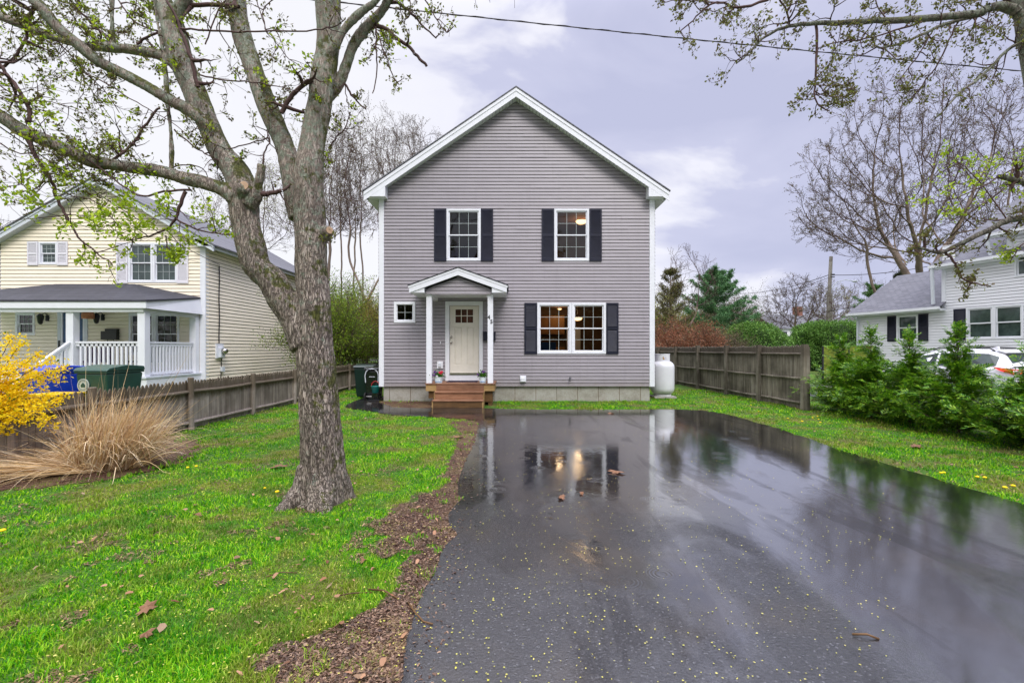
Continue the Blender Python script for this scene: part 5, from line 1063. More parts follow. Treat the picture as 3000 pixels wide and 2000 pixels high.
# ------------------------------------------------------------------ background trees
def bare_tree(x, y, h, seed, label, stems=1, spread=0.42, bole=0.3, r0=0.22, lean=(0, 0), depth=4, kids=2, up=0.05, buds=1, twr=0.009, budsize=0.10, mat='twig_far', budmat='bud_far', group='bare trees beyond the houses', wob=0.10, L1=None, lf=0.68):
    q = np.random.default_rng(seed); t = thing('bare_tree', label, 'tree', (x, y, 0), group); segs = []; tips = []; tr = []
    P = dict(wob=wob, up=up, rmin=twr, kids=kids, spread=spread, lf=lf, leafp=0.35, n=5, bare=1)
    for s in range(stems):
        a = 2*math.pi*s/max(1, stems)+q.uniform(0, 1); off = 0.25*(stems > 1)
        p = np.array([x+off*math.cos(a)*0.5, y+off*math.sin(a)*0.5, -0.1]); d = np.array([lean[0]+off*math.cos(a)*0.9, lean[1]+off*math.sin(a)*0.6, 1.0]); d /= np.linalg.norm(d)
        n = 9; r = r0*(0.8 if stems > 1 else 1)
        for i in range(n):
            d = d+q.normal(size=3)*0.05+np.array([0, 0, 0.03]); d /= np.linalg.norm(d); p2 = p+d*h*0.85/n; ra = r*(1-0.85*i/n); rb = r*(1-0.85*(i+1)/n)
            tr.append((*p, ra, *p2, rb))
            if (i+1)/n > bole:
                for _ in range(2):
                    b = q.normal(size=3); b[2] = abs(b[2])*0.3; b = b/np.linalg.norm(b); sp = spread*q.uniform(0.9, 1.6); f = (L1 or h*0.30)*(1.15-0.6*(i/n))
                    grow(p2, d*math.cos(sp)+b*math.sin(sp), f*q.uniform(0.7, 1.2), rb*0.6, depth-2, q, segs, tips, P)
            p = p2
        grow(p, d, h*0.16, rb, depth-2, q, segs, tips, P)
    V, Fq = seg_arrays(tr, 8); npmesh('trunk', V, [Fq], MT['bark_far'], t, True)
    V, Fq = seg_arrays(segs, 3); npmesh('crown', V, [Fq], MT[mat], t, True)
    if buds:
        V, T = cluster(tips, buds, 0.07, budsize, q); npmesh('buds', V, [T], MT[budmat], t)
    return t
def crown_tree(x, y, bole, c, rad, n_at, step, seed, label, group='bare trees beyond the houses', stems=1, tipr=0.0095, low=0.45, twig=1, buds=1, budsize=0.075, budmat='bud_far', rmax=0.3, lean=(0, 0), L=0.8, outer=0.5, z0=None, expo=1.8, name='bare_tree', stemspread=0.5, kp=2):
    """branches grow towards points filling the crown; c = crown centre, rad = crown radii"""
    q = np.random.default_rng(seed); t = thing(name, label, 'tree', (x, y, 0), group)
    A = unit(q.normal(size=(n_at, 3)))*(q.uniform(outer**3, 1, n_at)**(1/3))[:, None]; A[:, 2] = np.where(A[:, 2] < 0, A[:, 2]*low, A[:, 2]); A = A*np.array(rad)+np.array(c)
    N = [np.array([x, y, -0.1])]; par = [-1]; k = max(3, int(bole/step/1.3)); ends = []
    for i in range(k):
        f = (i+1)/k; N.append(np.array([x+lean[0]*f*f, y+lean[1]*f*f, bole*f])+q.normal(size=3)*0.02*step); par.append(len(N)-2)
    base = len(N)-1
    if stems > 1:
        for s_ in range(stems):
            a = 2*math.pi*s_/stems+q.uniform(-0.4, 0.4); p = base
            for i in range(int(2.2/step)+2): N.append(N[p]+step*unit(np.array([[math.cos(a)*stemspread, math.sin(a)*stemspread, 1.0]]))[0]+q.normal(size=3)*0.04*step); par.append(p); p = len(N)-1
    P = np.array(N); near = np.full(n_at, 0); dist = np.full(n_at, 1e9)
    def upd(i0):
        for j in range(i0, len(N), 256):
            Q_ = np.array(N[j:j+256]); d = np.linalg.norm(A[:, None]-Q_[None], axis=2); m_ = d.argmin(1); dm = d[np.arange(len(A)), m_]; u = dm < dist[:len(A)]; near[:len(A)][u] = m_[u]+j; dist[:len(A)][u] = dm[u]
    lo = max(1, base-1) if stems == 1 else base
    upd(lo); kids = {}
    for it in range(70):
        if not len(A): break
        grp = {}
        for i in range(len(A)): grp.setdefault(near[i], []).append(i)
        i0 = len(N)
        for nd, idx in grp.items():
            if kids.get(nd, 0) >= 3: continue
            d = unit(A[idx]-N[nd]).sum(0)
            if np.linalg.norm(d) < 1e-3: continue
            d = d/np.linalg.norm(d)
            if par[nd] >= 0: pd = N[nd]-N[par[nd]]; d = d+0.55*pd/max(np.linalg.norm(pd), 1e-6)
            d = d+q.normal(size=3)*0.14+np.array([0, 0, 0.04]); d /= np.linalg.norm(d); N.append(N[nd]+d*step); par.append(nd); kids[nd] = kids.get(nd, 0)+1
        if len(N) == i0 or len(N) > 9000: break
        upd(i0); keep = dist[:len(A)] > step*kp; A = A[keep]; near = near[:len(keep)][keep].copy(); dist = dist[:len(keep)][keep].copy()
    n = len(N); r = np.zeros(n); cnt = np.zeros(n, int)
    for i in range(n-1, 0, -1):
        if cnt[i] == 0: r[i] = tipr**expo
        r[par[i]] += r[i]; cnt[par[i]] += 1
    r = r**(1/expo); sc = min(1.0, rmax/r[1]); r = tipr+(r-tipr)*sc; r[0] = r[1]*1.15
    th_, tw_ = [], []
    for i in range(1, n): (th_ if (r[i] > 0.045 or i <= base) else tw_).append((*N[par[i]], r[par[i]] if r[par[i]] < r[i]*1.6 else r[i]*1.25, *N[i], r[i]))
    tips = []; PP = dict(wob=0.16, up=0.05, rmin=tipr*0.75, kids=1, spread=0.6, lf=0.6, leafp=0.6, n=4, bare=0)
    for i in range(base+1, n):
        if r[i] < tipr*3.2 or cnt[i] == 0:
            d = N[i]-N[par[i]]; d = d/np.linalg.norm(d)
            for _ in range(twig if cnt[i] else twig+1):
                b = q.normal(size=3); grow(N[i], d+b*0.45+np.array([0, 0, 0.25]), L*q.uniform(0.5, 1.2), tipr*0.95, 1, q, tw_, tips, PP)
    V, Fq = seg_arrays(th_, 8); npmesh('trunk', V, [Fq], MT['bark_far'], t, True); V, Fq = seg_arrays(tw_, 3); npmesh('crown', V, [Fq], MT['twig_far'], t, True)
    if buds and tips: V, T = cluster(tips, buds, 0.06, budsize, q); npmesh('buds', V, [T], MT[budmat], t)
    return t
CT = crown_tree
CT(-8.3, 26, 4.2, (-8.5, 26, 10.3), (2.6, 2.2, 5.0), 420, 0.30, 21, 'tall bare tree whose forked trunk rises just left of the grey house', stems=2, rmax=0.36, L=0.7)
CT(-10.9, 27, 4.5, (-10.7, 27, 10.2), (1.9, 2.0, 5.6), 330, 0.30, 22, 'bare grey tree close behind the right edge of the big maple trunk', rmax=0.2, L=0.7)
CT(-9.5, 29, 6.5, (-9.6, 29, 11.3), (1.5, 1.5, 4.6), 260, 0.30, 43, 'straight bare trunk between the big maple and the forked tree', rmax=0.2)
CT(-7.6, 34, 7.5, (-7.7, 34, 13.8), (1.7, 1.6, 4.6), 280, 0.32, 44, 'bare trunk leaning in just left of the grey house eave', rmax=0.2, lean=(0.3, 0))
CT(-12.0, 32, 6.0, (-12.0, 32, 12.0), (1.8, 1.6, 5.0), 260, 0.32, 45, 'bare tree right behind the upper stems of the big maple', rmax=0.2)
CT(-9.4, 36, 7.5, (-9.3, 36, 15.3), (2.2, 2.0, 5.4), 420, 0.32, 23, 'slim bare tree with a purple twig crown left above the grey roof slope', rmax=0.22, L=0.8, tipr=0.009)
CT(-12.8, 37, 6.0, (-12.8, 37, 12.8), (2.5, 2, 5.4), 330, 0.35, 24, 'hazy bare tree between the big maple trunk and the tall forked one', rmax=0.22, L=0.8, tipr=0.009)
CT(-14.6, 31, 5.0, (-14.8, 31, 11.2), (2.6, 2, 5.0), 330, 0.33, 25, 'bare tree seen in the gap between the forks of the big maple', rmax=0.22, budmat='leaf_yellowgreen')
CT(-18.4, 33, 4.0, (-18.4, 33, 10.4), (3.0, 2, 5.0), 380, 0.35, 26, 'bare reddish tree behind the right roof slope of the cream house', rmax=0.22)
CT(-21.8, 34, 6.0, (-21.8, 34, 11.2), (1.8, 1.6, 4.4), 200, 0.35, 27, 'thin bare tree behind the middle of the cream house roof', rmax=0.18)
CT(-16.2, 40, 6.0, (-16.2, 40, 14.0), (2.5, 2, 6.0), 300, 0.4, 34, 'distant bare tree directly behind the left fork of the big maple', rmax=0.2, tipr=0.009)
CT(-47, 42, 4.0, (-47, 42, 9.0), (3.4, 2, 4.6), 330, 0.4, 28, 'small bare tree low at the far left above the cream roof edge', rmax=0.2, tipr=0.009)
CT(-6.1, 31, 6.5, (-6.2, 31, 13.3), (1.6, 1.6, 3.8), 300, 0.28, 29, 'bare tree peeping over the left slope of the grey roof', rmax=0.18)
CT(10.4, 29, 1.4, (11.3, 29, 5.2), (2.0, 1.6, 2.9), 260, 0.25, 30, 'leaning bare tree beside the right corner of the grey house', stems=2, rmax=0.12, buds=0, L=0.5, stemspread=0.6)
CT(17.2, 52, 2.0, (17.2, 52, 5.4), (2.2, 1.6, 2.9), 220, 0.3, 36, 'small hazy bare tree left of the pine', rmax=0.14)
CT(27.0, 43, 2.0, (27.0, 43, 5.4), (3.0, 2.2, 3.1), 800, 0.26, 31, 'round-headed bare tree standing between the two hedges', rmax=0.28, L=0.55, buds=1, tipr=0.013, expo=1.8, outer=0.35, low=0.8)
CT(36.8, 52, 2.2, (36.8, 52, 5.6), (3.2, 2, 3.2), 380, 0.32, 32, 'bare tree with yellowish buds just right of the utility pole', rmax=0.2, budmat='leaf_yellowgreen', tipr=0.011)
CT(25.0, 62, 2.0, (25.0, 62, 5.4), (3.2, 2, 2.4), 300, 0.35, 33, 'faint bare tree behind the round hedge', rmax=0.2, tipr=0.012)
CT(40.6, 58, 2.2, (40.6, 58, 6.4), (3.2, 2, 3.4), 360, 0.35, 38, 'reddish bare tree directly behind the utility pole', rmax=0.2, tipr=0.012)
CT(48.0, 62, 2.5, (48, 62, 7.2), (4.2, 2, 4.2), 380, 0.4, 39, 'hazy bare tree behind the white house wing', rmax=0.22, tipr=0.013)
CT(31.0, 34.5, 5.6, (31.4, 34.5, 12.2), (9.8, 6.0, 10.6), 3300, 0.46, 40, 'huge spreading bare maple with a wide dome crown behind the white house', None, stems=3, rmax=0.62, tipr=0.014, expo=1.7, L=0.75, buds=1, budsize=0.10, outer=0.25, low=0.42, stemspread=0.45)
CT(28.9, 34.6, 6.2, (26.0, 34.6, 11.0), (4.0, 3.0, 4.6), 420, 0.42, 41, 'leaning side stem left of the huge bare maple', None, rmax=0.30, tipr=0.012, expo=1.85, L=0.7, buds=1, budsize=0.10, lean=(-1.4, 0), outer=0.2)
CT(40.5, 38, 6.0, (40.5, 38, 14.0), (6.5, 4, 9.0), 900, 0.5, 42, 'tall bare maple rising over the upper roof at the right edge', rmax=0.38, tipr=0.013, expo=1.85, L=0.8, buds=1)
# trees across the street behind the viewpoint, mirrored in the window panes
for i, (x_, w_) in enumerate(((-9, 'left'), (1.5, 'middle'), (11, 'right'))):
    CT(x_, -16-2*i, 3.0, (x_, -16-2*i, 8.0), (4.2, 3.0, 5.5), 420, 0.4, 300+i, w_+' one of the three street trees across the road behind the viewpoint', 'street trees behind the viewpoint', rmax=0.3, tipr=0.014, budmat='leaf_olive', buds=3, budsize=0.2)
# white pine
def pine(x, y, h, rad, seed, label, mat, name='pine_tree', whorl=11, gap=0.0, dens=1.0):
    q = np.random.default_rng(seed); t = thing(name, label, 'tree', (x, y, 0)); segs = []; C = []; tr = []
    for i in range(8): tr.append((x, y, h*i/8-0.05, 0.17*(1-i/8.5), x, y, h*(i+1)/8, 0.17*(1-(i+1)/8.5)))
    for k in range(whorl):
        z = h*(0.10+0.86*k/whorl); L = rad*(1-(k/whorl)**1.4)*q.uniform(0.85, 1.1)+0.25
        for j in range(7):
            if q.random() < gap: continue
            a = 2*math.pi*(j+q.uniform(-0.3, 0.3))/7; LL = L*q.uniform(0.65, 1.15); p = np.array([x, y, z+q.normal()*0.1]); d = np.array([math.cos(a), math.sin(a), 0.12+0.3*k/whorl])
            m_ = 7
            for s in range(m_):
                d = d+np.array([0, 0, 0.07])+q.normal(size=3)*0.05; d /= np.linalg.norm(d); p2 = p+d*LL/m_; segs.append((*p, 0.03*(1-s/m_)+0.008, *p2, 0.03*(1-(s+1)/m_)+0.008))
                if s >= 1:
                    nn = int(16*dens*(1+0.5*(s/m_))); side = np.cross(d, [0, 0, 1]); c = p2+side[None]*q.normal(size=(nn, 1))*LL*0.14*(1.1-s/m_*0.5)+q.normal(size=(nn, 3))*0.07*np.array([1, 1, 0.7])
                    C.append(c)
                p = p2
    V, Fq = seg_arrays(tr, 8); npmesh('trunk', V, [Fq], MT['bark_far'], t, True); V, Fq = seg_arrays(segs, 4); npmesh('branches', V, [Fq], MT['bark_far'], t, True)
    C = np.concatenate(C); C = np.repeat(C, 3, axis=0); V, T = leaf_arrays(C, 0.17, up=(0, 0, 0.8), aspect=0.16, rng=q); npmesh('needles', V, [T], mat, t); return t
pine(14.3, 32, 7.6, 3.7, 50, 'broad blue-green pine standing behind the tall fence', MT['pine'], whorl=10, dens=1.9)
pine(9.6, 27.5, 6.8, 1.7, 51, 'sparse brownish spruce right against the corner of the grey house', leafmat('sparse spruce needles', [(0.07, 0.08, 0.035), (0.16, 0.12, 0.07), (0.22, 0.24, 0.05)], trans=0.2), 'spruce_tree', 12, 0.35, 0.6)
pine(36.5, 46, 8.6, 3.2, 52, 'soft green pine behind the low wing of the white house', leafmat('pale pine needles', [(0.09, 0.20, 0.05), (0.15, 0.30, 0.08), (0.06, 0.14, 0.04)], trans=0.2), whorl=9)
pine(34.0, 40, 9.0, 1.1, 53, 'dark slim spruce tip just above the wing roof ridge', leafmat('dark spruce needles', [(0.05, 0.07, 0.03), (0.09, 0.09, 0.04)], trans=0.1), 'spruce_tree', 10, 0.1, 0.8)
# hedges and shrubs
def mound(name, x, y, rx, ry, h, n, mat, size, seed, label, cat='hedge', power=2.6, core=True, z0=0.0, rough=0.08, parts=True):
    q = np.random.default_rng(seed); t = thing(name, label, cat, (x, y, 0))
    a = q.uniform(0, 2*np.pi, n); v = q.uniform(0.0, 1.0, n); e = np.arcsin(v)
    def se(c): return np.sign(c)*np.abs(c)**(2/power)
    bump = 1+rough*(np.sin(a*5+seed)+np.sin(a*11+e*7)*0.6+np.sin(e*13+a*3)*0.5)
    X = x+rx*se(np.cos(e))*se(np.cos(a))*bump; Y = y+ry*se(np.cos(e))*se(np.sin(a))*bump; Z = z0+(h-z0)*se(np.sin(e))*(1+rough*0.4*np.sin(a*7))
    C = np.stack([X, Y, Z], -1)+q.normal(size=(n, 3))*size*0.8; out = unit(C-np.array([x, y, h*0.4]))
    d = unit(q.normal(size=(n, 3))*0.7+out); ee = unit(np.cross(d, q.normal(size=(n, 3)))); s = (size*q.uniform(0.6, 1.4, n))[:, None]
    V = np.stack([C, C+d*s*0.5+ee*s*0.35, C+d*s, C+d*s*0.5-ee*s*0.35], 1).reshape(-1, 3); b = (np.arange(n)*4)[:, None]
    npmesh('foliage', V, [b+np.array([[0, 1, 2, 3]])], mat, t)
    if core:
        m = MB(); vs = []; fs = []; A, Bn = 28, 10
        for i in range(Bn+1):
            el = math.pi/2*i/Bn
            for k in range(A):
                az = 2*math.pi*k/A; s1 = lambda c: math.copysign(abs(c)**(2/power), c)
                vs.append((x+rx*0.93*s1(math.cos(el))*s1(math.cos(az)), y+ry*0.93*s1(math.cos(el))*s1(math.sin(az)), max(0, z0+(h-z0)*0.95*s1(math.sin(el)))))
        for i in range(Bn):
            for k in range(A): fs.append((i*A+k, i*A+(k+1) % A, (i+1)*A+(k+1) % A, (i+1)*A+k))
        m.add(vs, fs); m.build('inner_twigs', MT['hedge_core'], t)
    return t
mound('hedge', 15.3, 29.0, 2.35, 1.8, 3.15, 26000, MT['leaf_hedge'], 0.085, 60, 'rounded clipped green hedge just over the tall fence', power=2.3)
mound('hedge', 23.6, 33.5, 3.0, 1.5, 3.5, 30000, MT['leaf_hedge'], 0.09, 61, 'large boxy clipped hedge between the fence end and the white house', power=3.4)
mound('shrub', 13.9, 35.5, 1.5, 1.0, 4.1, 6000, MT['leaf_hedge'], 0.12, 68, 'green shrub top showing above the rounded hedge', 'shrub', power=2.0, core=False)
def twiggy(name, x, y, rx, ry, h, seed, label, mat, ntw=40, size=0.05, leaves=6, cat='shrub', P=None, wood_='twig'):
    q = np.random.default_rng(seed); t = thing(name, label, cat, (x, y, 0)); segs = []; tips = []
    P = P or dict(wob=0.13, up=0.05, rmin=0.005, kids=2, spread=0.55, lf=0.6, leafp=0.7, n=5, bare=1)
    for _ in range(ntw):
        a = q.uniform(0, 2*math.pi); rr_ = math.sqrt(q.uniform(0, 1)); px_, py_ = x+rx*0.6*rr_*math.cos(a), y+ry*0.6*rr_*math.sin(a)
        grow((px_, py_, 0), (math.cos(a)*rr_*rx/h*0.8, math.sin(a)*rr_*ry/h*0.8, 1.0), h*0.72*q.uniform(0.7, 1.1), 0.014, 2, q, segs, tips, P)
    V, Fq = seg_arrays(segs, 3); npmesh('stems', V, [Fq], MT[wood_], t, True); V, T = cluster(tips, leaves, size*1.6, size, q); npmesh('leaves', V, [T], mat, t); return t
twiggy('shrub', 9.3, 25.8, 2.0, 1.2, 2.35, 70, 'rusty red twiggy shrub behind the tall fence near the propane tank', MT['leaf_red'], 46, 0.07, 4)
twiggy('shrub', 12.0, 27.0, 1.6, 1.0, 2.1, 71, 'brown twiggy shrub between the rusty one and the rounded hedge', MT['bud_far'], 40, 0.06, 3)
twiggy('shrub', 10.6, 34.5, 1.8, 1.0, 4.0, 72, 'yellow-green bush behind the rusty shrub', MT['leaf_yellowgreen'], 36, 0.10, 5)
twiggy('shrub', 21.5, 46, 3.2, 1.2, 5.4, 73, 'purple-brown thicket right of the pine', MT['bud_far'], 40, 0.10, 3, wood_='twig_far')
twiggy('shrub', 27.5, 60, 4.5, 1.5, 6.5, 74, 'hazy brown thicket behind the round-headed tree', MT['bud_far'], 40, 0.12, 3, wood_='twig_far')
twiggy('shrub', -7.55, 18.8, 1.1, 1.2, 3.0, 75, 'bright spring-green bush beside the big maple trunk at the back fence', MT['leaf_spring'], 34, 0.06, 5)
twiggy('shrub', -7.3, 21.6, 1.5, 1.2, 3.2, 76, 'orange-tinged young bush in front of the forked tree', leafmat('orange green leaves', [(0.22, 0.26, 0.02), (0.30, 0.20, 0.05), (0.14, 0.20, 0.02)], trans=0.3), 38, 0.06, 4)
twiggy('shrub', -8.4, 24.0, 1.5, 1.2, 3.7, 77, 'tall green bush behind the spring-green one', MT['leaf_spring'], 34, 0.08, 5)
twiggy('shrub', -6.2, 28.0, 1.6, 1.2, 3.8, 78, 'yellow-green bush against the left corner of the grey house', MT['leaf_yellowgreen'], 34, 0.08, 5)
twiggy('shrub', -13.0, 30.0, 2.2, 1.2, 4.6, 79, 'loose green bush behind the far end of the cream house', MT['leaf_spring'], 34, 0.09, 4)
bare_tree(-6.95, 17.9, 4.2, 80, 'small leaning sapling in front of the back stretch of picket fence', 2, 0.5, 0.2, 0.045, (-0.1, 0.0), depth=3, buds=2, twr=0.005, budsize=0.06, budmat='leaf_spring', group=None)
# far tree belts
for i, (x, y, w_, h_) in enumerate(((-60, 95, 30, 8), (-5, 105, 40, 7), (60, 100, 38, 6.5), (110, 110, 30, 8), (0, -42, 60, 8.5))):
    mound('far_wood', x, y, w_, 3.0, h_, 9000, MT['bud_far'] if i % 2 else MT['leaf_olive'], 0.7, 90+i, 'x', power=2.2, core=True, rough=0.10)
for o in list(COL.objects):
    if o.name.startswith('far_wood'):
        o['kind'] = 'stuff'; del o['label']; del o['category']

# ------------------------------------------------------------------ far houses, pole, wires
t = thing('house', 'pale distant house half hidden behind the round-headed bare tree', 'house', (47, 72, 0))
m = MB(); m.box(41.5, 53, 72, 80, 0, 4.9); m.build('wall', MT['siding_white'], t); m = MB(); m.add([(41, 71.6, 4.8), (53.5, 71.6, 4.8), (53.5, 76, 7.3), (41, 76, 7.3), (53.5, 80.4, 4.8), (41, 80.4, 4.8)], [(0,1,2,3), (3,2,4,5)]); m.build('roof', MT['shingle_x'], t)
for x in (42.6, 44.6, 47, 50):
    m = MB(); m.box(x, x+0.9, 71.95, 72.02, 2.8, 4.3); m.build('window', MT['pane_dark'], t)
m = MB(); m.box(47.2, 48.3, 75.6, 76.6, 6, 8.6); m.build('chimney', simple('brick', (0.25, 0.11, 0.08), 0.9), t)
t = thing('house', 'second far grey house right of the utility pole', 'house', (57, 84, 0))
m = MB(); m.box(55, 66, 84, 92, 0, 4.6); m.build('wall', MT['greywhite'], t); m = MB(); m.add([(54.5, 83.6, 4.5), (66.5, 83.6, 4.5), (66.5, 88, 7.6), (54.5, 88, 7.6), (66.5, 92.4, 4.5), (54.5, 92.4, 4.5)], [(0,1,2,3), (3,2,4,5)]); m.build('roof', MT['shingle_x'], t)
for x in (56, 59, 62):
    m = MB(); m.box(x, x+0.9, 83.95, 84.02, 2.5, 4.0); m.build('window', MT['pane_dark'], t)
PX, PY = 29.9, 43.0
t = thing('utility_pole', 'tall grey wooden utility pole with a street lamp arm', 'utility pole', (PX, PY, 0))
m = MB(); m.tube([(PX-0.3, PY, -0.2), (PX, PY, 5), (PX+0.25, PY, 10.3)], [0.20, 0.175, 0.145], 12); m.build('pole', MT['pole'], t)
m = MB(); m.tube([(PX+0.3, PY, 7.3), (PX+0.8, PY, 7.9), (PX+1.6, PY, 8.1), (PX+2.3, PY, 8.0)], 0.035, 6); m.build('lamp_arm', MT['greywhite'], t)
m = MB(); m.ball((PX+2.5, PY, 7.97), 0.3, 10, 6, (1.0, 0.45, 0.3)); m.build('lamp_head', MT['greywhite'], t, smooth=True)
m = MB()
for z in (8.6, 8.35, 5.2): m.tube([(PX+0.1, PY-0.12, z), (PX+0.5, PY-0.12, z)], 0.05, 8)
m.build('insulator', MT['dark'], t)
t = thing('utility_pole', 'second pole standing close behind the tall grey one', 'utility pole', (31.4, 44.5, 0)); m = MB(); m.tube([(31.3, 44.5, 0), (31.2, 44.5, 7.0)], 0.13, 10); m.build('pole', MT['pole'], t)
def wire(a, b, sag, r, label, n=24, twist=0.0, mat='cable'):
    a = Vector(a); b = Vector(b); m = MB(); pts = [a.lerp(b, i/n)-Vector((0, 0, sag*4*(i/n)*(1-i/n))) for i in range(n+1)]
    m.tube(pts, r, 6)
    if twist:
        pt = [a.lerp(b, i/(n*6))-Vector((0, 0, sag*4*(i/(n*6))*(1-i/(n*6))))+Vector((0, math.sin(i*1.1)*r*1.4, math.cos(i*1.1)*r*1.4)) for i in range(n*6+1)]; m.tube(pt, r*0.6, 4)
    return tag(m.build('wire', MT[mat], None, smooth=True), label, 'wire')
wire(P3(420, -55, 7.0), P3(3300, 236, 9.6), 0.05, 0.009, 'thick twisted wire crossing the whole sky above the grey roof', twist=1)
wire(P3(-60, 330, 6.0), (LX1+0.05, 15.85, 4.5), 0.15, 0.009, 'service wire slanting down to the side wall of the cream house')
wire(P3(60, -40, 6.5), P3(640, 742, 15.6), 0.25, 0.006, 'thin wire crossing behind the maple limbs to the cream house corner')
wire(P3(-60, 545, 8.0), P3(590, 770, 15.1), 0.1, 0.005, 'low thin wire in front of the cream house gable')
wire((PX, PY, 8.55), P3(2150, 860, 60), 0.5, 0.03, 'distant wire running left from the utility pole')
wire((PX, PY, 8.3), P3(2150, 872, 60), 0.6, 0.02, 'fainter lower wire running left from the utility pole')
wire((PX+0.3, PY, 8.55), P3(2760, 772, 40), 0.3, 0.03, 'wire running right from the utility pole to the big bare maple')
wire((PX+0.3, PY, 5.2), P3(2600, 865, 38), 0.2, 0.03, 'low wire running right from the utility pole')
# things glimpsed at the right
t = thing('garden_chair', 'dark fan-backed garden chair seen past the end of the tall fence', 'chair', (24.1, 36, 0))
for k in range(7):
    m = MB(); a = (k-3)*0.13; x = 24.1+(k-3)*0.085; m.bar((x, 36.3, 0.35), (x+math.sin(a)*0.55, 36.55, 0.35+math.cos(a)*0.80), 0.075, 0.02, (0, 1, 0)); m.build('back_slat', MT['dark'], t)
m = MB(); m.box(23.8, 24.4, 35.75, 36.3, 0.30, 0.34); m.build('seat', MT['dark'], t)
for x in (23.72, 24.42):
    m = MB(); m.box(x, x+0.09, 35.7, 36.5, 0.52, 0.55); m.build('armrest', MT['dark'], t); m = MB(); m.box(x, x+0.08, 35.72, 35.8, 0, 0.52); m.build('leg', MT['dark'], t)
t = thing('patio_table', 'low round table with a shiny blue-grey top past the fence end', 'table', (17.4, 24.6, 0))
m = MB(); m.tube([(17.4, 24.6, 0.50), (17.4, 24.6, 0.56)], 0.62, 28); m.build('table_top', simple('blue grey glaze', (0.16, 0.20, 0.30), 0.12, 0.6, 0.1, 3), t)
for k in range(4):
    m = MB(); m.tube([(17.4+0.4*math.cos(k*1.57+0.7), 24.6+0.4*math.sin(k*1.57+0.7), 0.0), (17.4+0.34*math.cos(k*1.57+0.7), 24.6+0.34*math.sin(k*1.57+0.7), 0.5)], 0.03, 6); m.build('leg', MT['dark'], t)
t = thing('garden_screen', 'olive green garden screen standing between the shrub row and the white house', 'screen', (15.3, 20.8, 0))
m = MB(); m.box(14.25, 16.6, 20.8, 20.83, 0.1, 1.70); m.build('screen_panel', simple('olive netting', (0.13, 0.16, 0.02), 0.8, 0.2, 0.5, 7), t)
m = MB(); m.box(14.2, 16.65, 20.78, 20.85, 1.70, 1.73); m.build('top_rail', MT['leaf_hedge'], t)
for x in (14.22, 15.4, 16.6): m = MB(); m.box(x-0.03, x+0.03, 20.79, 20.84, 0, 1.71); m.build('post', MT['dark'], t)

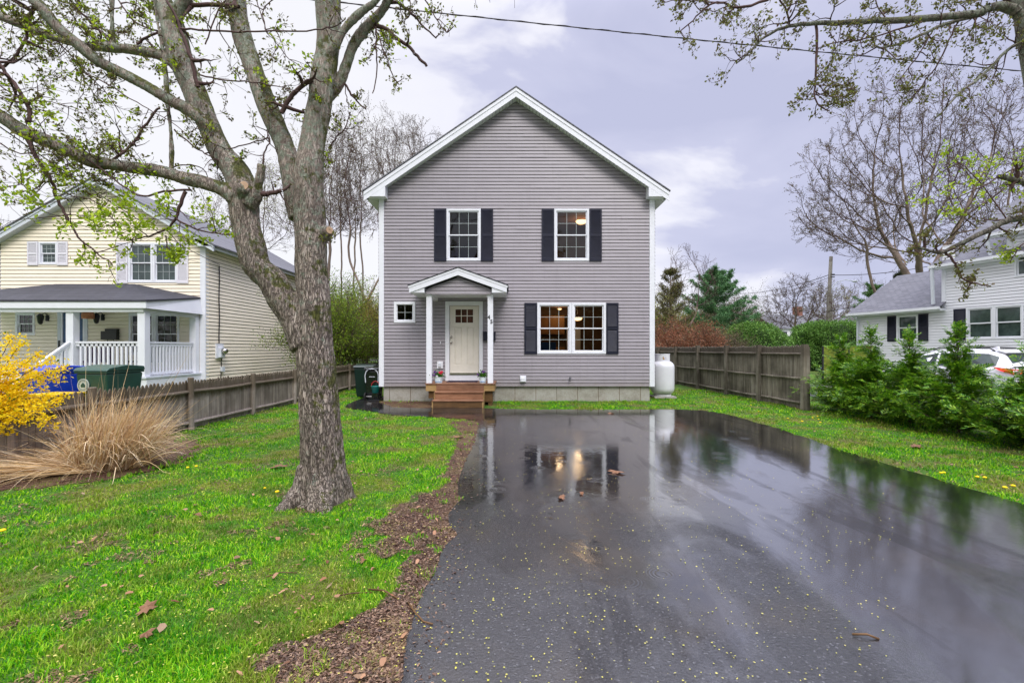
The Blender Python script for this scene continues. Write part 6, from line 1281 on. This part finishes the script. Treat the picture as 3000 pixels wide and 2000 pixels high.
# ------------------------------------------------------------------ cars
paint = simple('white car paint', (0.72, 0.72, 0.76), 0.22, 0.5, 0.02, 2, Coat_Weight=0.6); cgl = darkglass('car glass', (0.02, 0.03, 0.03), (0.06, 0.10, 0.10)); redl = simple('red lamp plastic', (0.65, 0.02, 0.01), 0.15, 0.6, 0.1, 10); amb = simple('amber plastic', (0.80, 0.22, 0.02), 0.2, 0.6)
def car(x, y, rz, label, mat, z=0.0, L=4.45, Wd=1.78, Hh=1.56, rails=True, van=False):
    t = thing('parked_car', label, 'car', (x, y, z), None, (0, 0, rz)); hl = L/2; w = Wd/2
    # local: +y forward. stations: y, belt height, belt half width, roof height (0 = none), roof half width, bottom
    if not van: ST = [(-hl, 0.88, w*0.86, 0.0, 0, 0.42), (-hl+0.12, 0.98, w*0.93, 1.02, w*0.80, 0.30), (-hl+0.42, 1.01, w*0.97, 1.42, w*0.68, 0.26), (-hl+0.75, 1.00, w, 1.53, w*0.67, 0.24), (-hl+1.5, 0.98, w, Hh, w*0.69, 0.24), (-hl+2.2, 0.96, w, Hh-0.01, w*0.70, 0.24), (-hl+2.75, 0.94, w, 1.44, w*0.70, 0.24), (-hl+3.35, 0.95, w*0.99, 1.00, w*0.80, 0.24), (-hl+3.9, 0.88, w*0.96, 0, 0, 0.26), (hl-0.1, 0.74, w*0.86, 0, 0, 0.28), (hl, 0.60, w*0.72, 0, 0, 0.36)]
    else: ST = [(-hl, 1.2, w, 0, 0, 0.35), (-hl+0.03, 1.2, w, Hh-0.05, w*0.92, 0.3), (-hl+0.3, 1.2, w, Hh, w*0.92, 0.3), (hl-1.8, 1.2, w, Hh, w*0.92, 0.3), (hl-1.5, 1.18, w, Hh-0.1, w*0.9, 0.3), (hl-0.8, 1.15, w*0.98, 1.3, w*0.9, 0.3), (hl-0.1, 0.95, w*0.9, 0, 0, 0.3), (hl, 0.7, w*0.85, 0, 0, 0.4)]
    vs = []; fs = []; k = 12
    for (yy, zb, wb, zr, wr, z0) in ST:
        h = [(0, z0), (wb*0.86, z0), (wb*0.97, z0+0.10), (wb*1.0, z0+(zb-z0)*0.55), (wb*0.965, zb-0.03), (wb*0.92, zb)]
        ringp = [(hx, yy, hz) for hx, hz in h]+[(0, yy, zb+0.03)]; ringm = [(-hx, yy, hz) for hx, hz in reversed(h[1:])]; r_ = ringp+ringm; k = len(r_); vs += r_
    for i in range(len(ST)-1):
        for j in range(k): fs.append((i*k+j, i*k+(j+1) % k, (i+1)*k+(j+1) % k, (i+1)*k+j))
    fs += [tuple(range(k)), tuple(range((len(ST)-1)*k, len(ST)*k))[::-1]]
    m = MB(); m.add(vs, fs); b = m.build('body', mat, t, smooth=True); sb = b.modifiers.new('sub', 'SUBSURF'); sb.levels = sb.render_levels = 1
    G_ = [s_ for s_ in ST if s_[3] > 0]; vs = []; fs = []
    for (yy, zb, wb, zr, wr, z0) in G_: vs += [(wb*0.93, yy, zb-0.02), (wr, yy, max(zr-0.06, zb)), (wr*0.86, yy, zr), (0, yy, zr+0.02), (-wr*0.86, yy, zr), (-wr, yy, max(zr-0.06, zb)), (-wb*0.93, yy, zb-0.02)]
    for i in range(len(G_)-1):
        for j in range(6): fs.append((i*7+j, i*7+j+1, (i+1)*7+j+1, (i+1)*7+j))
    m = MB(); m.add(vs, fs); m.build('cabin', mat, t, smooth=True)
    def lerp(a, b_, f): return tuple(a[i]+(b_[i]-a[i])*f for i in range(3))
    for sx in (-1, 1):
        if van: spans = [(3, 5)]
        else: spans = [(1, 3), (3, 4), (4, 6)]
        for a_, b_ in spans:
            m = MB(); up_ = []; lo_ = []
            for i in range(a_, b_+1):
                yy, zb, wb, zr, wr, z0 = G_[i] if i < len(G_) else G_[-1]
                lo = (sx*(wb*0.93+0.008), yy, zb+0.01); hi = (sx*(wr+0.008), yy, max(zr-0.07, zb+0.012)); lo_.append(lerp(lo, hi, 0.04)); up_.append(lerp(lo, hi, 0.90))
            inset = 0.04; lo_[0] = (lo_[0][0], lo_[0][1]+inset, lo_[0][2]); up_[0] = (up_[0][0], up_[0][1]+inset, up_[0][2]); lo_[-1] = (lo_[-1][0], lo_[-1][1]-inset, lo_[-1][2]); up_[-1] = (up_[-1][0], up_[-1][1]-inset, up_[-1][2])
            n_ = len(lo_); m.add(lo_+up_, [(i, i+1, n_+i+1, n_+i) for i in range(n_-1)]); m.build('side_window', cgl, t)
    yy, zb, wb, zr, wr, _ = G_[0]; y2, zb2, wb2, zr2, wr2, _ = G_[1]
    m = MB(); m.add([(-wr*0.80, yy+0.03, zr+0.03), (wr*0.80, yy+0.03, zr+0.03), (wr2*0.80, y2-0.04, zr2+0.01), (-wr2*0.80, y2-0.04, zr2+0.01)], [(0, 1, 2, 3)]); 
    if not van: m.build('rear_window', cgl, t)
    for sx in (-1, 1):
        m = MB(); m.add([(sx*w*0.50, -hl+0.0, 0.80), (sx*w*0.90, -hl+0.03, 0.78), (sx*w*0.99, -hl+0.34, 0.90), (sx*w*0.955, -hl+0.50, 1.0), (sx*w*0.90, -hl+0.10, 0.955), (sx*w*0.50, -hl+0.02, 0.93)], [(0, 1, 4, 5), (1, 2, 3, 4)])
        m.v = [(vx*1.015, vy-0.02, vz) for vx, vy, vz in m.v]; tl = m.build('taillight', redl, t)
        m = MB(); m.add([(sx*w*0.915, -hl+0.0, 0.86), (sx*w*1.01, -hl+0.30, 0.93), (sx*w*1.0, -hl+0.28, 0.965), (sx*w*0.92, -hl+0.02, 0.92)], [(0, 1, 2, 3)]); m.v = [(vx*1.025, vy-0.025, vz) for vx, vy, vz in m.v]; m.build('indicator', amb, tl)
        for yw in (-hl+0.86, hl-0.88):
            m = MB(); m.tube([(sx*(w-0.2), yw, 0.33), (sx*(w+0.006), yw, 0.33)], 0.375, 26); arch = m.build('wheel_arch', MT['dark'], t)
            m = MB(); m.tube([(sx*(w-0.19), yw, 0.32), (sx*(w+0.01), yw, 0.32)], 0.32, 26); wh = m.build('wheel', MT['rubber'], t, bevel=0.015)
            m = MB(); m.tube([(sx*(w+0.008), yw, 0.32), (sx*(w+0.02), yw, 0.32)], 0.06, 12)
            for a in np.linspace(0, 2*math.pi, 10, endpoint=False): m.bar((sx*(w+0.014), yw, 0.32), (sx*(w+0.014), yw+0.2*math.cos(a), 0.32+0.2*math.sin(a)), 0.012, 0.035, (1, 0, 0))
            m.tube([(sx*(w+0.008), yw+0.21*math.cos(a), 0.32+0.21*math.sin(a)) for a in np.linspace(0, 2*math.pi, 22)], 0.012, 5); m.build('rim', MT['metal'], wh)
        if rails:
            m = MB(); m.tube([(sx*w*0.60, -hl+0.65, 1.50), (sx*w*0.60, -hl+0.8, 1.60), (sx*w*0.60, -hl+1.5, 1.64), (sx*w*0.60, -hl+2.3, 1.62), (sx*w*0.60, -hl+2.5, 1.53)], 0.022, 8); m.build('roof_rail', MT['dark'], t, smooth=True)
    m = MB(); m.box(-w*0.8, w*0.8, -hl-0.02, -hl+0.02, 0.34, 0.46); m.build('bumper_insert', MT['dark'], t)
    m = MB(); m.box(-0.26, 0.26, -hl-0.012, -hl+0.01, 0.62, 0.74); m.build('number_plate', MT['greywhite'], t)
    if rails:
        m = MB(); m.prism([(-hl+0.30, 1.46), (-hl+0.62, 1.55), (-hl+0.62, 1.51), (-hl+0.36, 1.42)], 'x', -w*0.62, w*0.62); m.build('spoiler', mat, t, bevel=0.008)
        m = MB(); m.prism([(-hl+0.9, 1.57), (-hl+1.15, 1.575), (-hl+0.92, 1.66)], 'x', -0.03, 0.03); m.build('roof_antenna', mat, t)
    return t
car(15.85, 16.3, math.radians(9), 'white hatchback with black roof rails parked behind the row of evergreen shrubs', paint)
van = car(35.6, 45.5, math.radians(-70), 'white van whose roof just shows above the olive green screen', paint, 0, 5.0, 1.9, 2.2, False, True); van.name = 'parked_van'; van['category'] = 'van'

# ------------------------------------------------------------------ evergreen shrub row along the drive
def frond_batch(P0, D, U, L, q, nl=15):
    """flat sprays: a stem with side leaflets; P0 bases, D directions, U spray-plane side vectors"""
    n = len(P0); Vs = []; f = np.linspace(0.12, 1.0, nl)
    for i, s in enumerate(f):
        side = 1 if i % 2 else -1
        base = P0+D*(L*s)[:, None]+np.array([0, 0, -0.18])*(L*s*s)[:, None]; ll = L*0.42*(1.15-s)
        ll = ll+0.016; d = unit(D*0.75+U*side*0.8+q.normal(size=(n, 3))*0.18); wv = unit(np.cross(d, np.cross(D, U)))*0.0065
        wv = wv*(1+ (L*2)[:, None]); a = base; b = base+d*(ll*0.5)[:, None]+wv; c = base+d*ll[:, None]; e = base+d*(ll*0.5)[:, None]-wv
        Vs.append(np.stack([a, b, c, e], 1))
    V = np.stack(Vs, 1).reshape(-1, 3); Fc = np.arange(len(V)).reshape(-1, 4); return V, Fc
def arborvitae(x, y, h, rad, seed, label):
    q = np.random.default_rng(seed); t = thing('evergreen_shrub', label, 'shrub', (x, y, 0), 'evergreen shrubs planted in a row right of the driveway'); tr = []; segs = []; P0 = []; D_ = []; L_ = []
    p = np.array([x, y, 0.0])
    for i in range(8): p2 = p+np.array([q.normal()*0.012, q.normal()*0.012, h/8]); tr.append((*p, 0.022*(1-i/8.6), *p2, 0.022*(1-(i+1)/8.6))); p = p2
    nb = 185
    for k in range(nb):
        if (k/nb)**1.3 > 0.62 and q.random() < 0.35: continue
        z = h*(0.03+0.93*(k/nb)**1.3); a = q.uniform(0, 2*math.pi); R_ = (rad*1.12*max(0.0, 1-z/(h*0.63))**0.75+(0.20+0.55*(1-z/h) if z > h*0.62 else 0.2)*q.uniform(0.2, 1.1)*0.75)*q.uniform(0.5, 1.2)+0.03; p = np.array([x, y, z]); d = np.array([math.cos(a), math.sin(a), 0.30+0.5*z/h]); m_ = 5
        if z > h*0.86: d[2] = 1.6
        for s in range(m_):
            d = d+np.array([0, 0, 0.02])+q.normal(size=3)*0.06; d /= np.linalg.norm(d); p2 = p+d*R_/m_; segs.append((*p, 0.007*(1-s/m_)+0.002, *p2, 0.007*(1-(s+1)/m_)+0.002))
            for _ in range(4 if z < h*0.6 else (2 if z < h*0.75 else 1)):
                P0.append(p+(p2-p)*q.random()); dd = d*0.7+q.normal(size=3)*0.5; dd[2] = dd[2]*0.5+0.05; D_.append(dd/np.linalg.norm(dd)); L_.append(q.uniform(0.10, 0.24)*(0.5+0.6*min(1, R_/rad)))
            p = p2
        P0.append(p); D_.append(d); L_.append(q.uniform(0.12, 0.22))
    P0 = np.array(P0); D_ = np.array(D_); L_ = np.array(L_); U = unit(np.cross(D_, np.array([0, 0, 1.0])+q.normal(size=D_.shape)*0.35)); V, Fc = frond_batch(P0, D_, U, L_, q)
    npmesh('fronds', V, [Fc], MT['arbor'], t); V, Fq = seg_arrays(tr, 6); npmesh('stem', V, [Fq], MT['twig'], t, True); V, Fq = seg_arrays(segs, 3); npmesh('branches', V, [Fq], MT['twig'], t, True)
lab = ['farthest evergreen shrub of the row, beside the end of the tall fence', 'second evergreen shrub from the tall fence, with a bare leader tip', 'third evergreen shrub from the fence, below the small window of the white house', 'fourth evergreen shrub from the fence, tall thin leader against the white car window', 'fifth evergreen shrub from the fence, in front of the car tail lamp', 'nearest evergreen shrub of the row at the right edge of the drive']
for i, (x, y, h, rad) in enumerate(((8.30, 11.45, 1.85, 0.88), (8.2, 10.4, 2.02, 0.86), (8.25, 9.45, 1.88, 0.92), (8.3, 8.45, 2.0, 0.84), (8.45, 7.35, 1.50, 0.90), (8.5, 6.45, 1.82, 1.02))): arborvitae(x, y, h, rad, 200+i, lab[i])
arborvitae(8.6, 5.6, 1.9, 1.0, 207, 'evergreen shrub just outside the right edge, nearest the camera')

# ------------------------------------------------------------------ dry grass clump and forsythia
q = np.random.default_rng(77)
def blades(n, cx, cy, rx, ry, h0, h1, lean, spread, w, q, droop=1.0, n_s=7, nz_=0.24):
    a = q.uniform(0, 2*np.pi, n); rr_ = np.sqrt(q.uniform(0, 1, n)); px_ = cx+rx*rr_*np.cos(a); py_ = cy+ry*rr_*np.sin(a)
    d = np.stack([np.cos(a)*rr_*spread+lean[0]+q.normal(size=n)*nz_, np.sin(a)*rr_*spread+lean[1]+q.normal(size=n)*nz_, np.ones(n)*lean[2]], -1); d = unit(d)
    L = q.uniform(h0, h1, n); p = np.stack([px_, py_, np.zeros(n)+0.01], -1); side = unit(np.cross(d, q.normal(size=(n, 3)))); Vs = []
    dr = (q.uniform(0.0, 1.0, n)**2*0.55*droop)[:, None]*np.concatenate([unit(d[:, :2]+q.normal(size=(n, 2))*0.3)*0.5, -np.ones((n, 1))], 1)
    ww = (w*q.uniform(0.6, 1.3, n))[:, None]
    for s in range(n_s):
        f = s/(n_s-1); wd = ww*(1-f**2*0.9); Vs += [p-side*wd, p+side*wd]; d = unit(d+dr*f*0.9); p = p+d*(L/(n_s-1))[:, None]; p[:, 2] = np.maximum(p[:, 2], 0.015)
    V = np.stack(Vs, 1).reshape(-1, 3); b = (np.arange(n)*2*n_s)[:, None]; Fs = [b+np.array([[2*s, 2*s+1, 2*s+3, 2*s+2]]) for s in range(n_s-1)]
    return V, np.concatenate(Fs)
CXG, CYG = -5.38, 6.05
t = thing('ornamental_grass', 'clump of dry tan ornamental grass flopping in front of the picket fence', 'ornamental grass', (CXG, CYG, 0))
V1, F1 = blades(1900, CXG, CYG, 0.44, 0.28, 0.40, 1.08, (0.26, 0.05, 1.0), 0.20, 0.0058, q, 1.9, 9, 0.19); V2, F2 = blades(1000, CXG-0.2, CYG-0.15, 0.35, 0.25, 0.6, 1.4, (-1.3, -0.45, 0.30), 0.5, 0.0045, q, 1.0, 9); V3, F3 = blades(260, CXG, CYG, 0.5, 0.4, 0.4, 1.0, (0.0, -0.1, 0.8), 1.3, 0.0045, q, 1.6, 9)
V = np.concatenate([V1, V2, V3]); Fc = np.concatenate([F1, F2+len(V1), F3+len(V1)+len(V2)]); npmesh('dry_blades', V, [Fc], MT['straw'], t)
V, Fc = blades(16, CXG, CYG, 0.35, 0.3, 1.45, 1.8, (0.12, 0.05, 1.0), 0.4, 0.0035, q, 0.15); npmesh('seed_stalks', V, [Fc], MT['straw'], t)
t = thing('forsythia', 'forsythia bush in full yellow bloom at the left edge over the fence', 'shrub', (-6.75, 5.7, 0)); segs = []; tips = []
PF = dict(wob=0.12, up=-0.015, rmin=0.003, kids=1, spread=0.6, lf=0.55, leafp=0.9, n=6, bare=0)
for i in range(20):
    a = q.uniform(-0.9, 2.6) if i % 3 else q.uniform(0, 6.28); e = q.uniform(0.15, 1.2)
    grow((-6.8+q.normal()*0.12, 5.65+q.normal()*0.15, 0.5), (math.cos(a)*math.cos(e)*1.0, math.sin(a)*math.cos(e)*0.6-0.15, math.sin(e)*1.1), q.uniform(0.40, 0.78), 0.007, 1, q, segs, tips, PF)
for px, py in ((190,1075),(150,1055),(185,1160),(150,1190),(170,1110),(120,1215),(160,1240),(70,1000),(40,985),(60,1230),(20,1190),(140,1165),(100,1100),(30,1080),(60,1130),(20,1250),(110,1040)):
    e_ = np.array(P3(px, py, 5.55+q.normal()*0.1)); s0 = np.array([-6.7, 5.65, 0.75]); mid_ = (s0+e_)/2+np.array([0, 0, 0.13]); pr0 = s0
    for f in np.linspace(0.1, 1, 12):
        pp_ = s0*(1-f)**2+mid_*2*f*(1-f)+e_*f*f+q.normal(size=3)*0.006; segs.append((*pr0, 0.005, *pp_, 0.004)); pr0 = pp_
        if f > 0.25:
            tips.append(tuple(pp_))
            for _ in range(2): tips.append(tuple(pp_+q.normal(size=3)*0.05))
V, Fq = seg_arrays(segs, 4); npmesh('branches', V, [Fq], MT['twig'], t, True); V, T = cluster(tips, 12, 0.026, 0.036, q, (0, 0, -0.1)); npmesh('flowers', V, [T], MT['forsythia'], t)
tl_ = [tips[i] for i in range(0, len(tips), 14)]; V, T = cluster(tl_, 3, 0.03, 0.04, q); npmesh('leaves', V, [T], MT['leaf_spring'], t)

# ------------------------------------------------------------------ lawn blades, chips, leaves, fallen flowers
q = np.random.default_rng(99)
def polar(n, r0, r1, a0, a1):
    r = r0*np.exp(q.uniform(0, 1, n)*math.log(r1/r0)); a = q.uniform(a0, a1, n); return r*np.sin(a), r*np.cos(a), r
from_noise = lambda x, y, s, o=0: np.array([mnoise.noise((a*s+o, b*s, o)) for a, b in zip(x, y)])
x, y, r = polar(520000, 1.9, 19.0, -1.05, 1.05)
wx = np.array([mnoise.noise((a*2.2, b*2.2, 3.0)) for a, b in zip(x, y)]); w2 = np.array([mnoise.noise((a*6.5, b*6.5, 8.0)) for a, b in zip(x, y)]); w3 = np.array([mnoise.noise((a*0.9, b*0.9, 5.0)) for a, b in zip(x, y)])
inM = inpoly(x+wx*0.30+w2*0.10, y+w2*0.35, MUL); inD = inpoly(x, y, DRIVE); inB3 = inpoly(x+wx*0.6+w2*0.35+0.12, y+w2*0.7, BED3); inB2 = inpoly(x, y, BED2)
hs = (y > D+0.05) & (x > XL) & (x < XR); fenceL = (x < -6.36); far_ = (x > 8.9)
dpaths = inpoly(x, y, [(8.0, 15.3), (14, 14.6), (14, 16.2), (7.9, 16.8)]) | ((x > 10.3))
# ragged margins and thin tufts growing in the mulch
cut = np.sin(x*9.1+y*5.3)+np.sin(x*23.0-y*17.0)*0.7+np.sin(x*3.1+y*11.0)
patchy = (w2 > 0.22) & (q.random(len(x)) < 0.6)
bare_ = ((wx*0.6+w2*0.45+w3*0.35) > 0.20) & (q.random(len(x)) < 0.85)
BS = (x[(wx*0.6+w2*0.45+w3*0.35) > 0.18], y[(wx*0.6+w2*0.45+w3*0.35) > 0.18])
edge = q.random(len(x)) < 0.02
dstep = (x > -2.45) & (x < -0.42) & (y > 11.95)
keep = ~bare_ & ~hs & ~fenceL & ~far_ & ~dpaths & ~dstep & (~inD | (edge & False)) & (~inM | patchy) & (~inB3 | (patchy & (q.random(len(x)) < 0.3))) & (~inB2 | (q.random(len(x)) < 0.05))
x, y, r, w2, w3 = x[keep], y[keep], r[keep], w2[keep], w3[keep]; n = len(x)
low = np.sin(x*1.7+1.0)*np.cos(y*1.3+0.5)+np.sin(x*3.9-y*2.7)*0.6+np.sin(x*0.8+y*4.1)*0.4
hgt = (0.027+0.008*np.clip(low, -1, 1.6)+0.030*np.clip(w2+w3*0.5, -0.4, 0.7))*q.uniform(0.5, 1.5, n)*(0.85+0.03*r); wid = 0.0014+0.00052*r
a = q.uniform(0, 2*np.pi, n); le = q.uniform(0.15, 1.2, n); dx, dy = np.cos(a)*le, np.sin(a)*le; b_ = q.uniform(0, np.pi, n); sx, sy = np.cos(b_)*wid, np.sin(b_)*wid
z0 = np.zeros(n); V = np.stack([np.stack([x-sx, y-sy, z0], -1), np.stack([x+sx, y+sy, z0], -1), np.stack([x+dx*hgt*0.35+sx*0.8, y+dy*hgt*0.35+sy*0.8, hgt*0.62], -1), np.stack([x+dx*hgt*0.35-sx*0.8, y+dy*hgt*0.35-sy*0.8, hgt*0.62], -1), np.stack([x+dx*hgt, y+dy*hgt, hgt*(1.05-0.25*le)], -1)], 1).reshape(-1, 3)
b = (np.arange(n)*5)[:, None]; tag(npmesh('lawn_grass', V, [b+np.array([[0, 1, 2, 3]]), b+np.array([[3, 2, 4]])], MT['grass']), kind='stuff')
def scraps(name, n, x, y, z, s0, s1, mat, asp, q, tilt=0.5, label=None):
    m_ = len(x); s = q.uniform(s0, s1, m_); a = q.uniform(0, 2*np.pi, m_); d = np.stack([np.cos(a), np.sin(a), q.normal(size=m_)*tilt*0.5], -1); e = np.stack([-np.sin(a), np.cos(a), q.normal(size=m_)*tilt*0.5], -1); C = np.stack([x, y, z+s*tilt*0.4], -1)
    s = s[:, None]; A_ = (asp*q.uniform(0.5, 1.5, m_))[:, None]; V = np.stack([C-d*s*0.5-e*s*A_*0.4, C-d*s*0.1+np.array([0, 0, 0.12])*s-e*s*A_*0.5, C+d*s*0.5-e*s*A_*0.2, C+d*s*0.45+e*s*A_*0.3, C+e*s*A_*0.5+np.array([0, 0, 0.1])*s, C-d*s*0.5+e*s*A_*0.3], 1).reshape(-1, 3)
    b = (np.arange(m_)*6)[:, None]; return tag(npmesh(name, V, [b+np.array([[0, 1, 2, 3]]), b+np.array([[0, 3, 4, 5]])], mat), kind='stuff')
x, y, r = polar(170000, 1.9, 11.5, -0.75, 0.05); wx = np.array([mnoise.noise((a*2.2, b*2.2, 3.0)) for a, b in zip(x, y)]); w2 = np.array([mnoise.noise((a*6.5, b*6.5, 8.0)) for a, b in zip(x, y)]); k = inpoly(x+wx*0.30+w2*0.10, y+w2*0.35, MUL) & ~inpoly(x, y, DRIVE) | (inpoly(x+0.06, y, MUL) & inpoly(x, y, DRIVE) & (q.random(len(x)) < 0.06)); x, y, r = x[k], y[k], r[k]
x2, y2, r2 = q.uniform(-8, -4, 9000), q.uniform(4.9, 8.7, 9000), 0; k = inpoly(x2, y2, BED3); x3, y3 = q.uniform(-4.1, -2.1, 5000), q.uniform(12, 13.7, 5000); k3 = inpoly(x3, y3, BED2)
xx = np.concatenate([x, x2[k], x3[k3]]); yy = np.concatenate([y, y2[k], y3[k3]]); scraps('bark_mulch', 0, xx, yy, np.full(len(xx), 0.010), 0.006, 0.026, MT['chips'], 0.36, q)
bx_, by_ = BS; sel = (q.random(len(bx_)) < 0.75) & (bx_ > -6.2) & (bx_ < 7.8) & ~inpoly(bx_, by_, DRIVE) & (by_ < 13.5); scraps('thatch', 0, bx_[sel], by_[sel], np.full(sel.sum(), 0.008), 0.010, 0.035, MT['thatch'], 0.22, q, 0.5)
x, y, r = polar(900, 2.0, 12.0, -0.85, 0.85); k = ~inpoly(x, y, DRIVE) & (x > -6.2) & (x < 7.4); scraps('dead_leaf_scraps', 0, x[k], y[k], np.full(k.sum(), 0.024), 0.012, 0.045, MT['deadleaf'], 0.7, q, 0.6)
x, y, r = polar(2600, 1.9, 11.0, -0.45, 0.7); k = inpoly(x, y, DRIVE) & (q.random(len(x)) < np.clip(1.25-0.16*np.abs(x-0.6), 0.15, 1)); scraps('fallen_blossoms', 0, x[k], y[k], np.full(k.sum(), 0.019), 0.005, 0.011, MT['blossom'], 0.8, q, 0.3)
x, y, r = polar(1400, 2.0, 8.0, -0.8, -0.02); k = ~inpoly(x, y, DRIVE) & (x > -5.5); scraps('lawn_blossoms', 0, x[k], y[k], np.full(k.sum(), 0.035), 0.006, 0.013, MT['blossom'], 0.8, q, 0.3)
# single fallen leaves that catch the eye
def oak_leaf(px, py, s, label, seed, mat='deadleaf'):
    r_ = random.Random(seed); gx, gy = G2(px, py); m = MB(); n = 16; a0 = r_.uniform(0, 6); z = 0.03; ring_ = []
    for i in range(n):
        a = 2*math.pi*i/n; rad = s*(0.55 if i % 2 else 0.30)*(1+0.45*math.cos(a)**2); ring_.append((gx+rad*math.cos(a)*math.cos(a0)-rad*0.7*math.sin(a)*math.sin(a0), gy+rad*math.cos(a)*math.sin(a0)+rad*0.7*math.sin(a)*math.cos(a0), z+0.012*math.sin(a*2+seed)))
    m.add([(gx, gy, z+0.012)]+ring_, [(0, i+1, (i+1) % n+1) for i in range(n)])
    return tag(m.build('fallen_leaf', MT[mat]), label, 'leaf', None)
oak_leaf(2685, 1312, 0.24, 'pale pink-brown oak leaf on the grass right of the drive', 1); oak_leaf(1806, 1388, 0.16, 'orange-brown leaf lying on the wet asphalt below the double window', 2)
oak_leaf(1645, 1463, 0.11, 'small brown curled leaf on the asphalt left of the orange one', 3); oak_leaf(1704, 1451, 0.07, 'tiny pinkish leaf on the asphalt between the two larger leaves', 4)
oak_leaf(817, 1372, 0.17, 'pale leaf on the lawn left of the maple trunk', 5); oak_leaf(1065, 1652, 0.06, 'orange upright leaf scrap on the lawn near the mulch', 6)
oak_leaf(430, 1795, 0.13, 'brown leaf in the grass low in the left foreground', 7); oak_leaf(428, 1872, 0.07, 'round rusty leaf in the near lawn below the brown one', 8); oak_leaf(1343, 1284, 0.16, 'pink-brown leaf on the bare soil at the top of the drive edge', 9)
oak_leaf(1790, 1213, 0.13, 'tan leaf on the asphalt close to the foundation grass', 10); oak_leaf(578, 1515, 0.08, 'small red leaf in the middle of the left lawn', 11)
def stick(pts, r0, label):
    m = MB(); P_ = [(*G2(a, b), 0.025+0.01*math.sin(i*2)) for i, (a, b) in enumerate(pts)]; m.tube(P_, r0, 5); tag(m.build('fallen_twig', MT['lumber_dark'], None, smooth=True), label, 'twig')
stick([(985,1757),(1030,1752),(1090,1742)], 0.004, 'thin brown twig lying in the near lawn'); stick([(1080,1736),(1125,1744),(1165,1760)], 0.006, 'thicker twig at the lawn edge by the mulch'); stick([(1195,1775),(1215,1808),(1240,1828),(1268,1838)], 0.005, 'curved reddish twig reaching onto the asphalt')
stick([(2497,1870),(2540,1875),(2575,1880)], 0.006, 'reddish twig lying on the right part of the wet drive'); stick([(780,1700),(820,1690),(870,1684)], 0.004, 'dark twig in the middle of the near lawn'); stick([(950,1870),(985,1850),(1000,1832)], 0.004, 'pale twig across the mulch edge')
# dandelions
ye = simple('dandelion yellow', (0.90, 0.62, 0.01), 0.6, 0.2, 0.1, 30); dg = simple('dandelion stem', (0.10, 0.2, 0.03), 0.6)
DC = {}
for i, (px, py, s, lb) in enumerate([(2308,1232,1,'a'),(2350,1241,1.3,'a'),(2381,1230,1,'a'),(2395,1226,1,'a'),(2398,1235,1,'a'),(2403,1244,1.1,'a'),(2765,1396,1.1,'b'),(2757,1397,1,'b'),(2863,1409,1.1,'c'),(2885,1411,1.1,'c'),(2944,1441,1.2,'d'),(2968,1436,1.2,'d'),(550,1381,1,'e'),(575,1377,1,'e'),(812,1454,1.2,'f'),(776,1443,0.8,'f'),(8,1571,1.2,'g'),(2222,1211,0.9,'h'),(2200,1192,0.9,'h')]):
    gx, gy = G2(px, py); where = {'a': 'lawn before the tall fence end', 'b': 'strip of lawn halfway along the drive edge', 'c': 'right lawn strip below the shrub row', 'd': 'right lawn strip close to the picture edge', 'e': 'left lawn between dry grass and maple', 'f': 'lawn close to the foot of the maple', 'g': 'lawn at the left picture edge', 'h': 'lawn strip in front of the tall fence'}[lb]
    cnt = DC.setdefault(lb, []); cnt.append(1); k_ = len(cnt); pre = {'a': ['leftmost', 'second', 'third', 'fourth', 'fifth', 'sixth'][k_-1]+' of six dandelions in the ', 'g': 'dandelion in the ', 'h': ('farther' if k_ == 2 else 'nearer')+' dandelion in the ', 'e': ('left' if k_ == 1 else 'right')+' one of two dandelions in the ', 'f': ('larger' if k_ == 1 else 'smaller')+' dandelion in the '}.get(lb, ('first' if k_ == 1 else 'second')+' of two dandelions in the ')
    t = thing('dandelion', 'yellow '*(k_ == 1)+pre+where, 'dandelion', (gx, gy, 0), 'dandelions in the lawn')
    m = MB(); m.ball((gx, gy, 0.055), 0.019*s, 9, 5, (1, 1, 0.5)); m.build('flower_head', ye, t, smooth=True); m = MB(); m.tube([(gx, gy, 0), (gx, gy, 0.05)], 0.002, 4); m.build('stem', dg, t)
